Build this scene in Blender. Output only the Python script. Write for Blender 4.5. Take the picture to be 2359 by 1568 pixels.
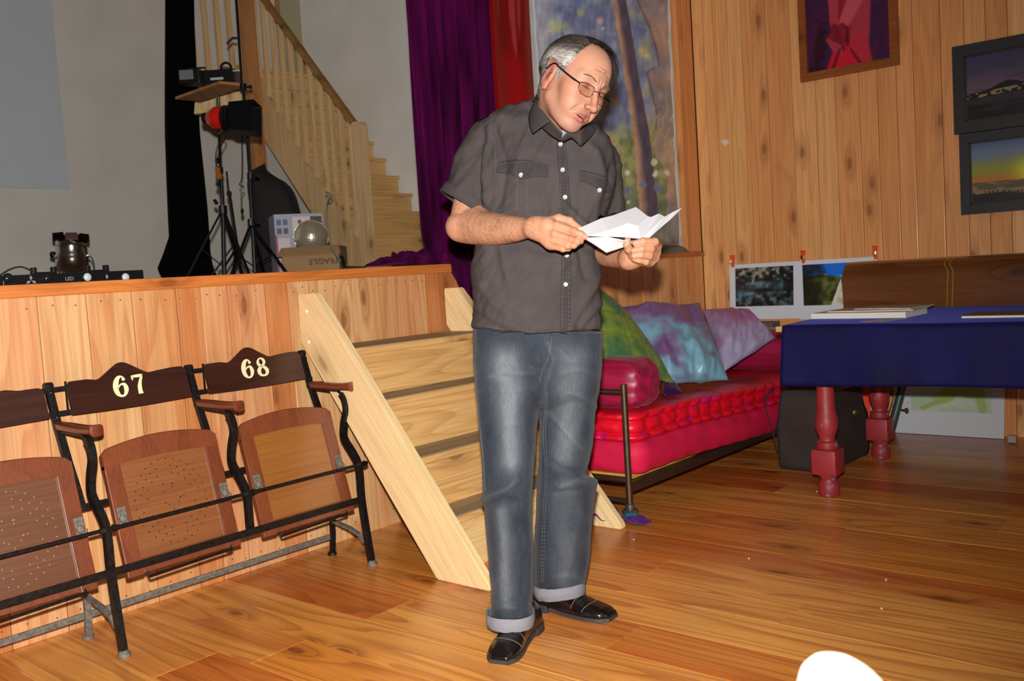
import bpy, bmesh, math, random
import numpy as np
from mathutils import Vector, Matrix
from mathutils.bvhtree import BVHTree
random.seed(7)
S = bpy.context.scene
for o in list(bpy.data.objects):
    bpy.data.objects.remove(o)
COL = S.collection

# ------------------------------------------------------------------ camera
F_PX = 2161.67
yaw, pit, roll, HC = -.704263, .0723435, -.063126, 1.1
cd_ = np.array([math.sin(yaw)*math.cos(pit), math.cos(yaw)*math.cos(pit), -math.sin(pit)])
_r = np.array([math.cos(yaw), -math.sin(yaw), 0.0]); _u = np.cross(_r, cd_)
cr_ = math.cos(roll)*_r + math.sin(roll)*_u
cu_ = -math.sin(roll)*_r + math.cos(roll)*_u
CC = np.array([0, 0, HC])
cam = bpy.data.cameras.new('camera'); camo = bpy.data.objects.new('camera', cam); COL.objects.link(camo)
cam.sensor_width = 36; cam.lens = F_PX*36/2359
m = Matrix.Identity(4)
for i in range(3):
    m[i][0] = cr_[i]; m[i][1] = cu_[i]; m[i][2] = -cd_[i]; m[i][3] = CC[i]
camo.matrix_world = m
cam.clip_start = .02
cam.dof.use_dof = True; cam.dof.focus_distance = 2.75; cam.dof.aperture_fstop = 8
S.camera = camo

# ------------------------------------------------------------------ world, flash, added ambient fill, exposure
w = bpy.data.worlds.new('world'); S.world = w; w.use_nodes = True
bg = w.node_tree.nodes['Background']; bg.inputs[0].default_value = (.9, .85, .8, 1); bg.inputs[1].default_value = .035
fl = bpy.data.lights.new('camera_flash', 'SPOT'); flo = bpy.data.objects.new('camera_flash', fl); COL.objects.link(flo)
fl.energy = 840; fl.shadow_soft_size = .022; fl.spot_size = math.radians(112); fl.spot_blend = 1.0; fl.color = (1, .96, .90)
fpos = CC + cu_*.13 - cr_*.01
fdir = cd_*1.0 - cr_*.20 + cu_*.0
flo.location = fpos; flo.rotation_euler = Vector(fdir).to_track_quat('-Z', 'Y').to_euler()
al = bpy.data.lights.new('ambient_fill_light', 'AREA'); alo = bpy.data.objects.new('ambient_fill_light', al); COL.objects.link(alo)
al.energy = 10; al.size = 2.5; al.color = (1, .85, .65); alo.location = (.3, 2.2, 3.9)  # unseen overhead area lamp, added as weak ambient fill
S.view_settings.view_transform = 'Standard'; S.view_settings.look = 'None'
S.view_settings.gamma = 1; S.view_settings.exposure = 0; S.view_settings.use_curve_mapping = False

# ------------------------------------------------------------------ helpers
def W(px, py, D):
    return CC + D*(cd_ + (px-1179.5)/F_PX*cr_ + (784-py)/F_PX*cu_)
def at(px, py, ax, v):
    q = cd_ + (px-1179.5)/F_PX*cr_ + (784-py)/F_PX*cu_
    i = 'xyz'.index(ax)
    return CC + q*(v-CC[i])/q[i]
def pj(P):
    P = np.asarray(P, float) - CC
    dd = P @ cd_
    return 1179.5+F_PX*(P@cr_)/dd, 784-F_PX*(P@cu_)/dd
def lin(c):
    return tuple((x/255/12.92 if x/255 <= .04045 else ((x/255+.055)/1.055)**2.4) for x in c)

def vn(P, seed=0):
    P = np.asarray(P, float); I = np.floor(P).astype(np.int64); f = P-I; f = f*f*(3-2*f)
    def h(ix, iy, iz):
        n = (ix*374761393 + iy*668265263 + iz*2147483647 + seed*1274126177) & 0xffffffff
        n = ((n ^ (n >> 13))*1274126177) & 0xffffffff
        return ((n ^ (n >> 16)) & 0xffff)/65535.0
    r = 0
    for dx in (0, 1):
        for dy in (0, 1):
            for dz in (0, 1):
                ww = (f[..., 0] if dx else 1-f[..., 0])*(f[..., 1] if dy else 1-f[..., 1])*(f[..., 2] if dz else 1-f[..., 2])
                r = r + ww*h(I[..., 0]+dx, I[..., 1]+dy, I[..., 2]+dz)
    return r*2-1
def fbm(P, seed=0, o=3):
    P = np.asarray(P, float); a = 1; s = 0
    for k in range(o):
        s = s + a*vn(P*(2**k)+k*7.3, seed+k); a *= .5
    return s

_mats = {}
def mat(name, rgb, rough=.5, metal=0, var=0, scale=20, bump=0, bscale=200, sheen=0, coat=0, vcol=False, trans=0, spec=None, objvar=0, stretch=(1, 1, 1), sss=0):
    if name in _mats: return _mats[name]
    M = bpy.data.materials.new(name); M.use_nodes = True; _mats[name] = M
    N = M.node_tree.nodes; Lk = M.node_tree.links; b = N['Principled BSDF']
    c = (*lin(rgb), 1)
    b.inputs['Base Color'].default_value = c
    b.inputs['Roughness'].default_value = rough; b.inputs['Metallic'].default_value = metal
    if spec is not None: b.inputs['Specular IOR Level'].default_value = spec
    b.inputs['Coat Weight'].default_value = coat; b.inputs['Coat Roughness'].default_value = .15
    b.inputs['Transmission Weight'].default_value = trans
    if sheen:
        b.inputs['Sheen Weight'].default_value = sheen; b.inputs['Sheen Roughness'].default_value = .4
    if sss:
        b.inputs['Subsurface Weight'].default_value = sss; b.inputs['Subsurface Radius'].default_value = (.012, .004, .002)
    tc = N.new('ShaderNodeTexCoord'); mp = N.new('ShaderNodeMapping'); Lk.new(tc.outputs['Object'], mp.inputs[0])
    mp.inputs['Scale'].default_value = stretch
    src = None
    if vcol:
        a = N.new('ShaderNodeVertexColor'); a.layer_name = 'Col'; src = a.outputs[0]
    if var:
        nz = N.new('ShaderNodeTexNoise'); nz.inputs['Scale'].default_value = scale; nz.inputs['Detail'].default_value = 6
        Lk.new(mp.outputs[0], nz.inputs['Vector'])
        mr = N.new('ShaderNodeMapRange'); mr.inputs['From Min'].default_value = .3; mr.inputs['From Max'].default_value = .7
        mr.inputs['To Min'].default_value = 1-var; mr.inputs['To Max'].default_value = 1+var
        Lk.new(nz.outputs[0], mr.inputs[0])
        vm = N.new('ShaderNodeVectorMath'); vm.operation = 'SCALE'
        if src is not None: Lk.new(src, vm.inputs[0])
        else: vm.inputs[0].default_value = c[:3]
        Lk.new(mr.outputs[0], vm.inputs['Scale']); src = vm.outputs[0]
    if src is not None: Lk.new(src, b.inputs['Base Color'])
    if bump:
        nb = N.new('ShaderNodeTexNoise'); nb.inputs['Scale'].default_value = bscale; nb.inputs['Detail'].default_value = 4
        Lk.new(mp.outputs[0], nb.inputs['Vector'])
        bp = N.new('ShaderNodeBump'); bp.inputs['Strength'].default_value = bump; bp.inputs['Distance'].default_value = .003
        Lk.new(nb.outputs[0], bp.inputs['Height']); Lk.new(bp.outputs[0], b.inputs['Normal'])
    return M

def wood(name, cols, axis='z', rough=.45, ring=9, knots=1.0, coat=0, contrast=.5, dark=(120, 60, 20), wobble=1.0, period=1.0, worn=None):
    """procedural softwood: per-plank tint, cathedral growth rings, fine grain, knots; grain runs along the object axis"""
    if name in _mats: return _mats[name]
    M = bpy.data.materials.new(name); M.use_nodes = True; _mats[name] = M
    N = M.node_tree.nodes; Lk = M.node_tree.links; b = N['Principled BSDF']
    def n(t, **k):
        q = N.new(t)
        for a, v in k.items(): setattr(q, a, v)
        return q
    def mth(op, a, c=None, d=None):
        q = n('ShaderNodeMath', operation=op)
        for i, v in enumerate((a, c, d)):
            if v is None: continue
            if isinstance(v, (int, float)): q.inputs[i].default_value = v
            else: Lk.new(v, q.inputs[i])
        return q.outputs[0]
    tc = n('ShaderNodeTexCoord'); oi = n('ShaderNodeObjectInfo')
    off = n('ShaderNodeVectorMath', operation='ADD')
    rnd = n('ShaderNodeVectorMath', operation='SCALE'); rnd.inputs[0].default_value = (37, 91, 53); Lk.new(oi.outputs['Random'], rnd.inputs['Scale'])
    Lk.new(tc.outputs['Object'], off.inputs[0]); Lk.new(rnd.outputs[0], off.inputs[1])
    def mapped(s, l):
        mp = n('ShaderNodeMapping'); sc = [s, s, s]; sc['xyz'.index(axis)] = l
        mp.inputs['Scale'].default_value = sc; Lk.new(off.outputs[0], mp.inputs[0]); return mp.outputs[0]
    # knots
    sx = n('ShaderNodeSeparateXYZ'); Lk.new(off.outputs[0], sx.inputs[0]); ia = 'xyz'.index(axis); tr_ = [i for i in range(3) if i != ia]
    c2 = n('ShaderNodeCombineXYZ'); Lk.new(mth('MULTIPLY', mth('ADD', sx.outputs[tr_[0]], sx.outputs[tr_[1]]), 6.5), c2.inputs[0]); Lk.new(mth('MULTIPLY', sx.outputs[ia], 2.6), c2.inputs[1])
    vo = n('ShaderNodeTexVoronoi'); vo.voronoi_dimensions = '2D'; vo.inputs['Scale'].default_value = 1; Lk.new(c2.outputs[0], vo.inputs['Vector'])
    kd = vo.outputs['Distance']
    sel = n('ShaderNodeSeparateColor'); Lk.new(vo.outputs['Color'], sel.inputs[0])
    on = mth('LESS_THAN', sel.outputs[0], .34*knots)
    near = n('ShaderNodeMapRange'); near.inputs['From Min'].default_value = .0; near.inputs['From Max'].default_value = .55
    near.inputs['To Min'].default_value = 1; near.inputs['To Max'].default_value = 0; Lk.new(kd, near.inputs[0])
    bend = mth('MULTIPLY', mth('POWER', near.outputs[0], 2.0), on)
    # rings
    nz = n('ShaderNodeTexNoise'); nz.inputs['Scale'].default_value = 1; nz.inputs['Detail'].default_value = 1.2; Lk.new(mapped(6*wobble, .55*wobble), nz.inputs['Vector'])
    ph = mth('ADD', mth('MULTIPLY', nz.outputs[0], ring*period), mth('MULTIPLY', bend, 1.6))
    saw = mth('FRACT', ph)
    rr = n('ShaderNodeMapRange'); rr.inputs['From Min'].default_value = .45; rr.inputs['From Max'].default_value = .95
    Lk.new(saw, rr.inputs[0])
    edge = n('ShaderNodeMapRange'); edge.inputs['From Min'].default_value = 1; edge.inputs['From Max'].default_value = .93; Lk.new(saw, edge.inputs[0])
    rings = mth('MULTIPLY', rr.outputs[0], edge.outputs[0])
    # fine grain
    fg = n('ShaderNodeTexNoise'); fg.inputs['Scale'].default_value = 1; fg.inputs['Detail'].default_value = 4; Lk.new(mapped(140, 3.0), fg.inputs['Vector'])
    big = n('ShaderNodeTexNoise'); big.inputs['Scale'].default_value = 1; big.inputs['Detail'].default_value = 2; Lk.new(mapped(9, .8), big.inputs['Vector'])
    cr = n('ShaderNodeValToRGB'); cr.color_ramp.interpolation = 'LINEAR'
    el = cr.color_ramp.elements
    while len(el) > 1: el.remove(el[-1])
    for i, cc in enumerate(cols):
        e = el[0] if i == 0 else el.new(i/(len(cols)-1))
        e.position = i/(len(cols)-1); e.color = (*lin(cc), 1)
    tint = mth('ADD', mth('MULTIPLY', oi.outputs['Random'], .75), mth('MULTIPLY', big.outputs[0], .35))
    Lk.new(mth('FRACT', mth('MULTIPLY', mth('ADD', tint, 0), .999)) if False else mth('MULTIPLY', tint, .92), cr.inputs[0])
    mx = n('ShaderNodeMix', data_type='RGBA'); Lk.new(mth('MULTIPLY', rings, contrast), mx.inputs[0])
    Lk.new(cr.outputs[0], mx.inputs[6]); mx.inputs[7].default_value = (*lin(dark), 1)
    mx2 = n('ShaderNodeMix', data_type='RGBA')
    kk = n('ShaderNodeMapRange'); kk.inputs['From Min'].default_value = .16; kk.inputs['From Max'].default_value = .07; Lk.new(kd, kk.inputs[0])
    halo = n('ShaderNodeMapRange'); halo.inputs['From Min'].default_value = .38; halo.inputs['From Max'].default_value = .1; halo.inputs['To Max'].default_value = .4; Lk.new(kd, halo.inputs[0])
    Lk.new(mth('MULTIPLY', mth('MAXIMUM', mth('MULTIPLY', kk.outputs[0], .75), halo.outputs[0]), on), mx2.inputs[0])
    Lk.new(mx.outputs[2], mx2.inputs[6]); dk = tuple(v*.55 for v in lin(dark)); mx2.inputs[7].default_value = (*dk, 1)
    sc = n('ShaderNodeVectorMath', operation='SCALE'); Lk.new(mx2.outputs[2], sc.inputs[0])
    g = n('ShaderNodeMapRange'); g.inputs['From Min'].default_value = .3; g.inputs['From Max'].default_value = .7; g.inputs['To Min'].default_value = .82; g.inputs['To Max'].default_value = 1.12
    Lk.new(fg.outputs[0], g.inputs[0]); Lk.new(g.outputs[0], sc.inputs['Scale'])
    out = sc.outputs[0]
    Lk.new(out, b.inputs['Base Color'])
    b.inputs['Roughness'].default_value = rough; b.inputs['Coat Weight'].default_value = coat; b.inputs['Coat Roughness'].default_value = .18
    bp = n('ShaderNodeBump'); bp.inputs['Strength'].default_value = .12; bp.inputs['Distance'].default_value = .002
    Lk.new(fg.outputs[0], bp.inputs['Height']); Lk.new(bp.outputs[0], b.inputs['Normal'])
    return M

_org = {}
def tag(o, label=None, cat=None, group=None, kind=None):
    if label: o['label'] = label
    if cat: o['category'] = cat
    if group: o['group'] = group
    if kind: o['kind'] = kind
    return o
def thing(name, label, cat, loc=(0, 0, 0), group=None):
    o = bpy.data.objects.new(name, None); COL.objects.link(o); o.location = loc; o.empty_display_size = .05
    _org[o] = np.array(loc, float)
    return tag(o, label, cat, group)
def obj(name, V, Fc, mt, parent=None, smooth=False, org=None, cols=None, label=None):
    """link vertices (world space) as one mesh object"""
    V = np.asarray(V, float)
    pb = _org[parent] if parent is not None else np.zeros(3)
    if org is None: org = V.mean(0) if parent is None else pb
    org = np.asarray(org, float)
    me = bpy.data.meshes.new(name); me.from_pydata((V-org).tolist(), [], [tuple(int(i) for i in f) for f in Fc])
    if mt: me.materials.append(mt)
    if cols is not None:
        ca = me.color_attributes.new('Col', 'FLOAT_COLOR', 'POINT')
        c4 = np.ones((len(V), 4)); c4[:, :3] = cols; ca.data.foreach_set('color', c4.ravel())
    me.update()
    bm = bmesh.new(); bm.from_mesh(me); bmesh.ops.recalc_face_normals(bm, faces=bm.faces); bm.to_mesh(me); bm.free()
    if smooth:
        me.polygons.foreach_set('use_smooth', [True]*len(me.polygons))
        if smooth != 'all':
            try: me.set_sharp_from_angle(angle=math.radians(42))
            except Exception: pass
    o = bpy.data.objects.new(name, me); COL.objects.link(o)
    _org[o] = org
    if parent is not None: o.parent = parent; o.location = org-pb
    else: o.location = org
    if label: o['label'] = label
    return o
class MB:
    def __init__(s): s.V = []; s.F = []; s.n = 0; s.C = []
    def add(s, V, Fc, c=None):
        V = np.asarray(V, float).reshape(-1, 3)
        s.V.append(V); s.F += [tuple(i+s.n for i in f) for f in Fc]; s.n += len(V)
        if c is not None: s.C.append(np.broadcast_to(np.asarray(c, float), (len(V), 3)))
        return s
    def box(s, a, b, bev=0, c=None):
        a, b2 = np.minimum(a, b).astype(float), np.maximum(a, b).astype(float)
        return s.hex([(x, y, z) for z in (a[2], b2[2]) for y in (a[1], b2[1]) for x in (a[0], b2[0])], bev, c)
    def hex(s, P, bev=0, c=None):
        P = np.asarray(P, float)
        Q = [(0, 2, 3, 1), (4, 5, 7, 6), (0, 1, 5, 4), (2, 6, 7, 3), (0, 4, 6, 2), (1, 3, 7, 5)]
        if not bev: return s.add(P, Q, c)
        bm = bmesh.new(); vs = [bm.verts.new(p) for p in P]
        for q in Q: bm.faces.new([vs[i] for i in q])
        bmesh.ops.bevel(bm, geom=bm.edges[:], offset=bev, segments=2, affect='EDGES', profile=.6)
        bm.verts.ensure_lookup_table(); V = [v.co[:] for v in bm.verts]; Fc = [[v.index for v in f.verts] for f in bm.faces]; bm.free()
        return s.add(V, Fc, c)
    def tube(s, pts, r, n=10, cap=True, closed=False, flat=1.0, up=(0, 0, 1), c=None):
        P = [np.asarray(p, float) for p in pts]; m_ = len(P)
        R = r if hasattr(r, '__len__') else [r]*m_
        V = []; prev = None
        for i, p in enumerate(P):
            t = P[(i+1) % m_]-P[i-1] if (closed or 0 < i < m_-1) else (P[1]-P[0] if i == 0 else P[-1]-P[-2])
            t = t/(np.linalg.norm(t)+1e-12)
            if prev is None:
                a = np.cross(t, up)
                if np.linalg.norm(a) < 1e-3: a = np.cross(t, (1, 0, 0))
            else: a = prev - t*(prev@t)
            a = a/(np.linalg.norm(a)+1e-12); prev = a; b = np.cross(t, a)
            for k in range(n):
                th = 2*math.pi*(k+.5)/n
                V.append(p + R[i]*(math.cos(th)*a + math.sin(th)*flat*b))
        Fc = [(i*n+k, i*n+(k+1) % n, ((i+1) % m_)*n+(k+1) % n, ((i+1) % m_)*n+k) for i in range(m_ if closed else m_-1) for k in range(n)]
        if cap and not closed: Fc += [tuple(range(n))[::-1], tuple(range((m_-1)*n, m_*n))]
        return s.add(V, Fc, c)
    def lathe(s, prof, o, ax=(0, 0, 1), n=24, ref=None, c=None):
        ax = np.asarray(ax, float); ax = ax/np.linalg.norm(ax); o = np.asarray(o, float)
        a = np.cross(ax, (1, 0, 0) if abs(ax[0]) < .9 else (0, 1, 0)) if ref is None else np.asarray(ref, float)
        a = a/np.linalg.norm(a); b = np.cross(ax, a)
        V = []
        for (r, h) in prof:
            for k in range(n):
                th = 2*math.pi*(k+.5)/n
                V.append(o+ax*h+max(r, 1e-4)*(math.cos(th)*a+math.sin(th)*b))
        L = len(prof)
        Fc = [(i*n+k, i*n+(k+1) % n, (i+1)*n+(k+1) % n, (i+1)*n+k) for i in range(L-1) for k in range(n)]
        Fc += [tuple(range(n))[::-1], tuple(range((L-1)*n, L*n))]
        return s.add(V, Fc, c)
    def prism(s, poly, vec, c=None):
        P = np.asarray(poly, float); n = len(P)
        return s.add(np.vstack([P, P+np.asarray(vec, float)]), [tuple(range(n))[::-1], tuple(range(n, 2*n))]+[(i, (i+1) % n, n+(i+1) % n, n+i) for i in range(n)], c)
    def grid(s, G, c=None, closeu=False):
        G = np.asarray(G, float); a, b = G.shape[:2]
        Fc = [(i*b+j, i*b+(j+1) % b, (i+1)*b+(j+1) % b, (i+1)*b+j) for i in range(a-1) for j in range(b if closeu else b-1)]
        return s.add(G.reshape(-1, 3), Fc, c)
    def out(s, name, mt, parent=None, smooth=False, **k):
        return obj(name, np.vstack(s.V), s.F, mt, parent, smooth, cols=(np.vstack(s.C) if s.C else None), **k)
def catmull(K, n):
    K = np.asarray(K, float); m_ = len(K); out = []
    t = np.linspace(0, m_-1, n)
    for x in t:
        i = min(int(x), m_-2); f = x-i
        p0, p1, p2, p3 = K[max(i-1, 0)], K[i], K[i+1], K[min(i+2, m_-1)]
        out.append(.5*((2*p1)+(-p0+p2)*f+(2*p0-5*p1+4*p2-p3)*f*f+(-p0+3*p1-3*p2+p3)*f**3))
    return np.array(out)
def sheet(name, P00, P10, P01, th, nu, nv, fn, mt, parent=None, disp=None, **k):
    """flat painted board: P00 lower-left, P10 lower-right, P01 upper-left; fn(u,v)->rgb (sRGB 0-255)"""
    P00, P10, P01 = (np.asarray(p, float) for p in (P00, P10, P01))
    u, v = np.meshgrid(np.linspace(0, 1, nu), np.linspace(0, 1, nv))
    G = P00+u[..., None]*(P10-P00)+v[..., None]*(P01-P00)
    nrm = np.cross(P10-P00, P01-P00); nrm /= np.linalg.norm(nrm)
    if disp is not None: G = G+nrm*disp(u, v)[..., None]
    c = np.asarray(fn(u, v), float)/255; c = np.where(c <= .04045, c/12.92, ((np.clip(c, 0, 1)+.055)/1.055)**2.4)
    mb = MB(); mb.grid(G, c.reshape(-1, 3))
    ring = [(0, j) for j in range(nu)]+[(i, nu-1) for i in range(1, nv)]+[(nv-1, j) for j in range(nu-2, -1, -1)]+[(i, 0) for i in range(nv-2, 0, -1)]
    A = np.array([G[i, j] for i, j in ring]); n = len(A)
    mb.add(np.vstack([A, A-nrm*th]), [(i, (i+1) % n, n+(i+1) % n, n+i) for i in range(n)]+[tuple(range(n, 2*n))], np.repeat(c[-1:, :1].reshape(1, 3), 2*n, 0))
    return mb.out(name, mt, parent, **k)
def mixc(a, b, t): return np.asarray(a, float)*(1-t)[..., None]+np.asarray(b, float)*t[..., None]
def sm(x, a, b): t = np.clip((x-a)/(b-a), 0, 1); return t*t*(3-2*t)
# ------------------------------------------------------------------ materials
M_stage = wood('larch_stage_planks', [(208, 178, 130), (196, 136, 92), (206, 164, 114), (180, 112, 60), (198, 146, 108)], 'z', rough=.5, ring=8, contrast=.42, dark=(166, 88, 40), coat=.1, knots=.4)
M_wall = wood('larch_wall_planks', [(238, 168, 104), (224, 150, 88), (242, 182, 118), (216, 142, 82)], 'z', rough=.5, ring=8, contrast=.25, dark=(186, 106, 52), coat=.1, knots=.75)
M_floor = wood('varnished_floor_boards', [(224, 150, 66), (206, 126, 48), (228, 160, 78), (186, 98, 38), (222, 150, 64)], 'x', rough=.36, ring=11, contrast=.5, dark=(138, 60, 18), coat=.3, knots=.45)
M_cap = wood('orange_trim_wood', [(205, 125, 60), (190, 110, 48)], 'y', rough=.45, ring=8, contrast=.35, dark=(150, 80, 30))
M_pine = wood('pale_pine', [(232, 204, 156), (226, 194, 142)], 'x', rough=.5, ring=8, contrast=.2, dark=(196, 146, 88), knots=.9, coat=.1)
M_pineY = wood('pine_riser', [(216, 172, 112), (205, 160, 100)], 'y', rough=.5, ring=12, contrast=.38, dark=(160, 105, 55), knots=1.2)
M_pineZ = wood('pine_upright', [(232, 198, 148), (224, 186, 134)], 'z', rough=.5, ring=7, contrast=.28, dark=(175, 120, 70), knots=.6)
M_post = wood('orange_post_wood', [(190, 134, 84), (180, 122, 72)], 'z', rough=.5, ring=7, contrast=.3, dark=(140, 76, 36))
M_tread = wood('grey_worn_tread', [(166, 144, 110), (144, 122, 94)], 'y', rough=.6, ring=8, contrast=.35, dark=(86, 68, 48), knots=.3)
M_plaster2 = mat('whiter_plaster', (250, 250, 246), .85, var=.05, scale=3, bump=.35, bscale=18)
M_plaster = mat('white_plaster', (214, 210, 203), .85, var=.06, scale=3, bump=.35, bscale=18)
M_screenp = mat('grey_painted_screen', (196, 202, 212), .75, var=.02, scale=5)
M_dark = mat('dark_gap', (40, 24, 14), .9)
M_nail = mat('dark_screw_steel', (60, 52, 48), .4, .7)

ZS = 1.16   # stage height
XS = -3.15  # plane of the stage front
YB = 5.78   # back wall
# ------------------------------------------------------------------ floor
fb = MB().box((-3.3, -2.2, -.06), (3.2, 5.9, -.012)).out('floor', M_dark); tag(fb, kind='structure')
random.seed(11)
k0 = -22
def plank_box(a, b, bev, face):
    """board with its long visible edges chamfered; face = axis index and sign of the visible side"""
    return MB().box(a, b, bev)
rows = {0: [-1.21], 1: [-1.80, 1.1], 4: [-1.40], 2: [-.55], 3: [-2.5, .6], -1: [-2.1, .3], -2: [-1.55, .9], -3: [-2.35, -.2], -4: [-1.3], 5: [-2.3, .2], 6: [-.9], 7: [-1.9]}
for kk in range(-9, 16):
    y0 = 2.573+.2115*kk; y1 = y0+.2115
    if y0 > YB: break
    y1 = min(y1, YB+.02)
    cuts = rows.get(kk) or [random.uniform(-2.6, -1.2), random.uniform(.2, 1.4)]
    xs = [-3.17]+cuts+[2.6]
    for a, b in zip(xs[:-1], xs[1:]):
        dz = random.uniform(-.0006, .0006)
        V = MB().box((a+.0005, y0+.0006, -.022), (b-.0005, y1-.0006, dz), .0009)
        V.out('floor_board', M_floor, fb, org=((a+b)/2, (y0+y1)/2, 0))
# ------------------------------------------------------------------ back wall (plank clad)
bw = MB().box((-3.3, YB+.02, 0), (1.5, YB+.12, 4.3)).out('wall_back', M_dark); tag(bw, kind='structure')
ed = [-3.15, -3.07, -2.997, -2.897, -2.798, -2.729, -2.631, -2.472, -2.321, -2.198, -2.051, -1.943, -1.833, -1.736, -1.584, -1.458]
while ed[-1] < 1.4: ed.append(ed[-1]+random.choice((.11, .135, .15, .125)))
for a, b in zip(ed[:-1], ed[1:]):
    d = random.uniform(0, .002)
    MB().box((a+.0012, YB-d, .0), (b-.0012, YB+.022, 4.2), .004).out('plank', M_wall, bw, org=((a+b)/2, YB, 2))
# small white marks left on the planks
h = MB()
for (dx, dz, r) in ((-.012, .004, .016), (.012, 0, .014), (-.002, -.012, .014)):
    h.lathe([(r, 0), (r*.9, .003), (r*.3, .004)], (-2.943+dx, YB-.001, 1.872+dz), (0, -1, 0), 14)
tag(h.out('paper_scrap', mat('white_scrap', (225, 215, 205), .8)), 'small white heart-shaped scrap stuck on the wooden wall', 'paper scrap')
# ------------------------------------------------------------------ stage front
sf = MB().box((XS-.12, -.5, 0), (XS-.024, YB, ZS-.02)).out('wall_stage_front', M_dark); tag(sf, kind='structure')
ed = [.2, .33, .46, .60, .74, .88, 1.02, 1.16, 1.339, 1.501, 1.664, 1.833, 1.935, 2.049, 2.218, 2.328, 2.440, 2.543, 2.665, 2.785, 2.90, 3.01, 3.112]
def screws(y0, y1, z, par, x):
    for yy in (y0+.25*(y1-y0), y0+.75*(y1-y0)):
        MB().lathe([(.0026, 0), (.0024, .0012), (.001, .0016)], (x, yy+random.uniform(-.012, .012), z+random.uniform(-.012, .012)), (1, 0, 0), 8).out('screw', M_nail, par)
for a, b in zip(ed[:-1], ed[1:]):
    p = MB().box((XS-.024, a+.0012, 0), (XS-random.uniform(0, .0025), b-.0012, ZS-.04), .003).out('plank', M_stage, sf, org=(XS, (a+b)/2, .6))
    if a > 1: screws(a, b, ZS-.075, p, XS-.002); screws(a, b, .06, p, XS-.002)
# chamfered last plank at the stage corner, paler planks beyond it
zt = ZS-.04
P = [(3.1135, 0), (3.36, 0), (3.36, 1.02), (3.285, zt), (3.1135, zt)]
MB().prism([(XS-.024, y, z) for y, z in P], (.024, 0, 0)).out('plank', M_stage, sf, org=(XS, 3.2, .6))
MB().box((XS-.034, 3.27, .9), (XS-.025, 3.37, ZS-.032), .001).out('plank', M_pineZ if False else M_stage, sf, org=(XS, 3.3, 1.0))
lw = [3.362, 3.48, 3.60, 3.74, 3.88, 4.02, 4.16, 4.30, 4.45, 4.613, 4.73, 4.847, 4.994, 5.10, 5.199, 5.31, 5.428, 5.55, 5.675, 5.775]
for i, (a, b) in enumerate(zip(lw[:-1], lw[1:])):
    x1 = XS-.012 if b < 3.75 else XS
    MB().box((XS-.03, a+.0012, 0), (x1-random.uniform(0, .002), b-.0012, ZS-.03), .002).out('plank', M_stage if b < 3.75 else M_wall, sf, org=(XS, (a+b)/2, .6))
MB().box((XS-.05, -.5, ZS-.042), (XS+.012, 3.28, ZS), .004).out('edge_board', M_cap, sf, org=(XS, 1.5, ZS))
MB().box((XS-.3, 4.10, ZS-.03), (XS+.014, YB-.001, ZS), .003).out('ledge_board', M_cap, sf, org=(XS, 5, ZS))
st = MB().box((-7.4, -1.5, ZS-.10), (XS-.05, YB, ZS-.005)).out('floor_stage', wood('stage_boards', [(150, 120, 90), (130, 100, 72)], 'y', rough=.5, contrast=.3)); tag(st, kind='structure')
# ------------------------------------------------------------------ stage walls
w1 = MB().box((-7.5, -2, 0), (-7.3, YB+.1, 4.6)).out('wall_stage_left', M_plaster); tag(w1, kind='structure')
w2 = MB().box((-7.3, YB, 0), (XS-.16, YB+.12, 4.6)).out('wall_stage_back', M_plaster2); tag(w2, kind='structure')
sc0 = at(160, 437, 'x', -7.295); 
scr = MB().box((-7.302, -1.2, sc0[2]), (-7.290, sc0[1], 4.5), .002).out('projection_screen', M_screenp)
tag(scr, 'large pale grey painted projection rectangle on the white stage wall', 'screen')
# ------------------------------------------------------------------ proscenium wall right of the curtains, mural painted on it
pw = MB().box((XS-.20, 4.10, ZS), (XS-.062, YB-.001, 4.39)).out('wall_proscenium', mat('rough_plaster', (190, 188, 180), .9, var=.1, scale=10, bump=.8, bscale=30)); tag(pw, kind='structure')
# irregular plaster edge chips beside the wooden cladding
random.seed(5)
ch = MB(); zz_ = np.linspace(ZS+.002, 3.3, 200)
e1 = fbm(np.stack([zz_*9, zz_*0, zz_*0], -1), 31, 4); e2 = fbm(np.stack([zz_*7, zz_*0+4, zz_*0], -1), 33, 4)
wl = .006+.016*np.clip(e1+.3, 0, 1.2)
ch.grid([[(XS-.062, 5.566-wl[i], z), (XS-.044, 5.568-wl[i]*.8, z), (XS-.040+.004*e2[i], 5.572, z), (XS-.044, 5.58+.005*e2[i], z), (XS-.062, 5.584, z)] for i, z in enumerate(zz_)])
ch.out('plaster_edge', mat('chipped_plaster', (205, 203, 196), .9, bump=.6, bscale=60), pw)
for i, (a, b) in enumerate(((5.585, 5.66), (5.662, 5.775))):
    MB().box((XS-.05, a, ZS+.001), (XS-.004, b, 4.4), .002).out('plank', M_wall, pw, org=(XS, (a+b)/2, 2.5))
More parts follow.
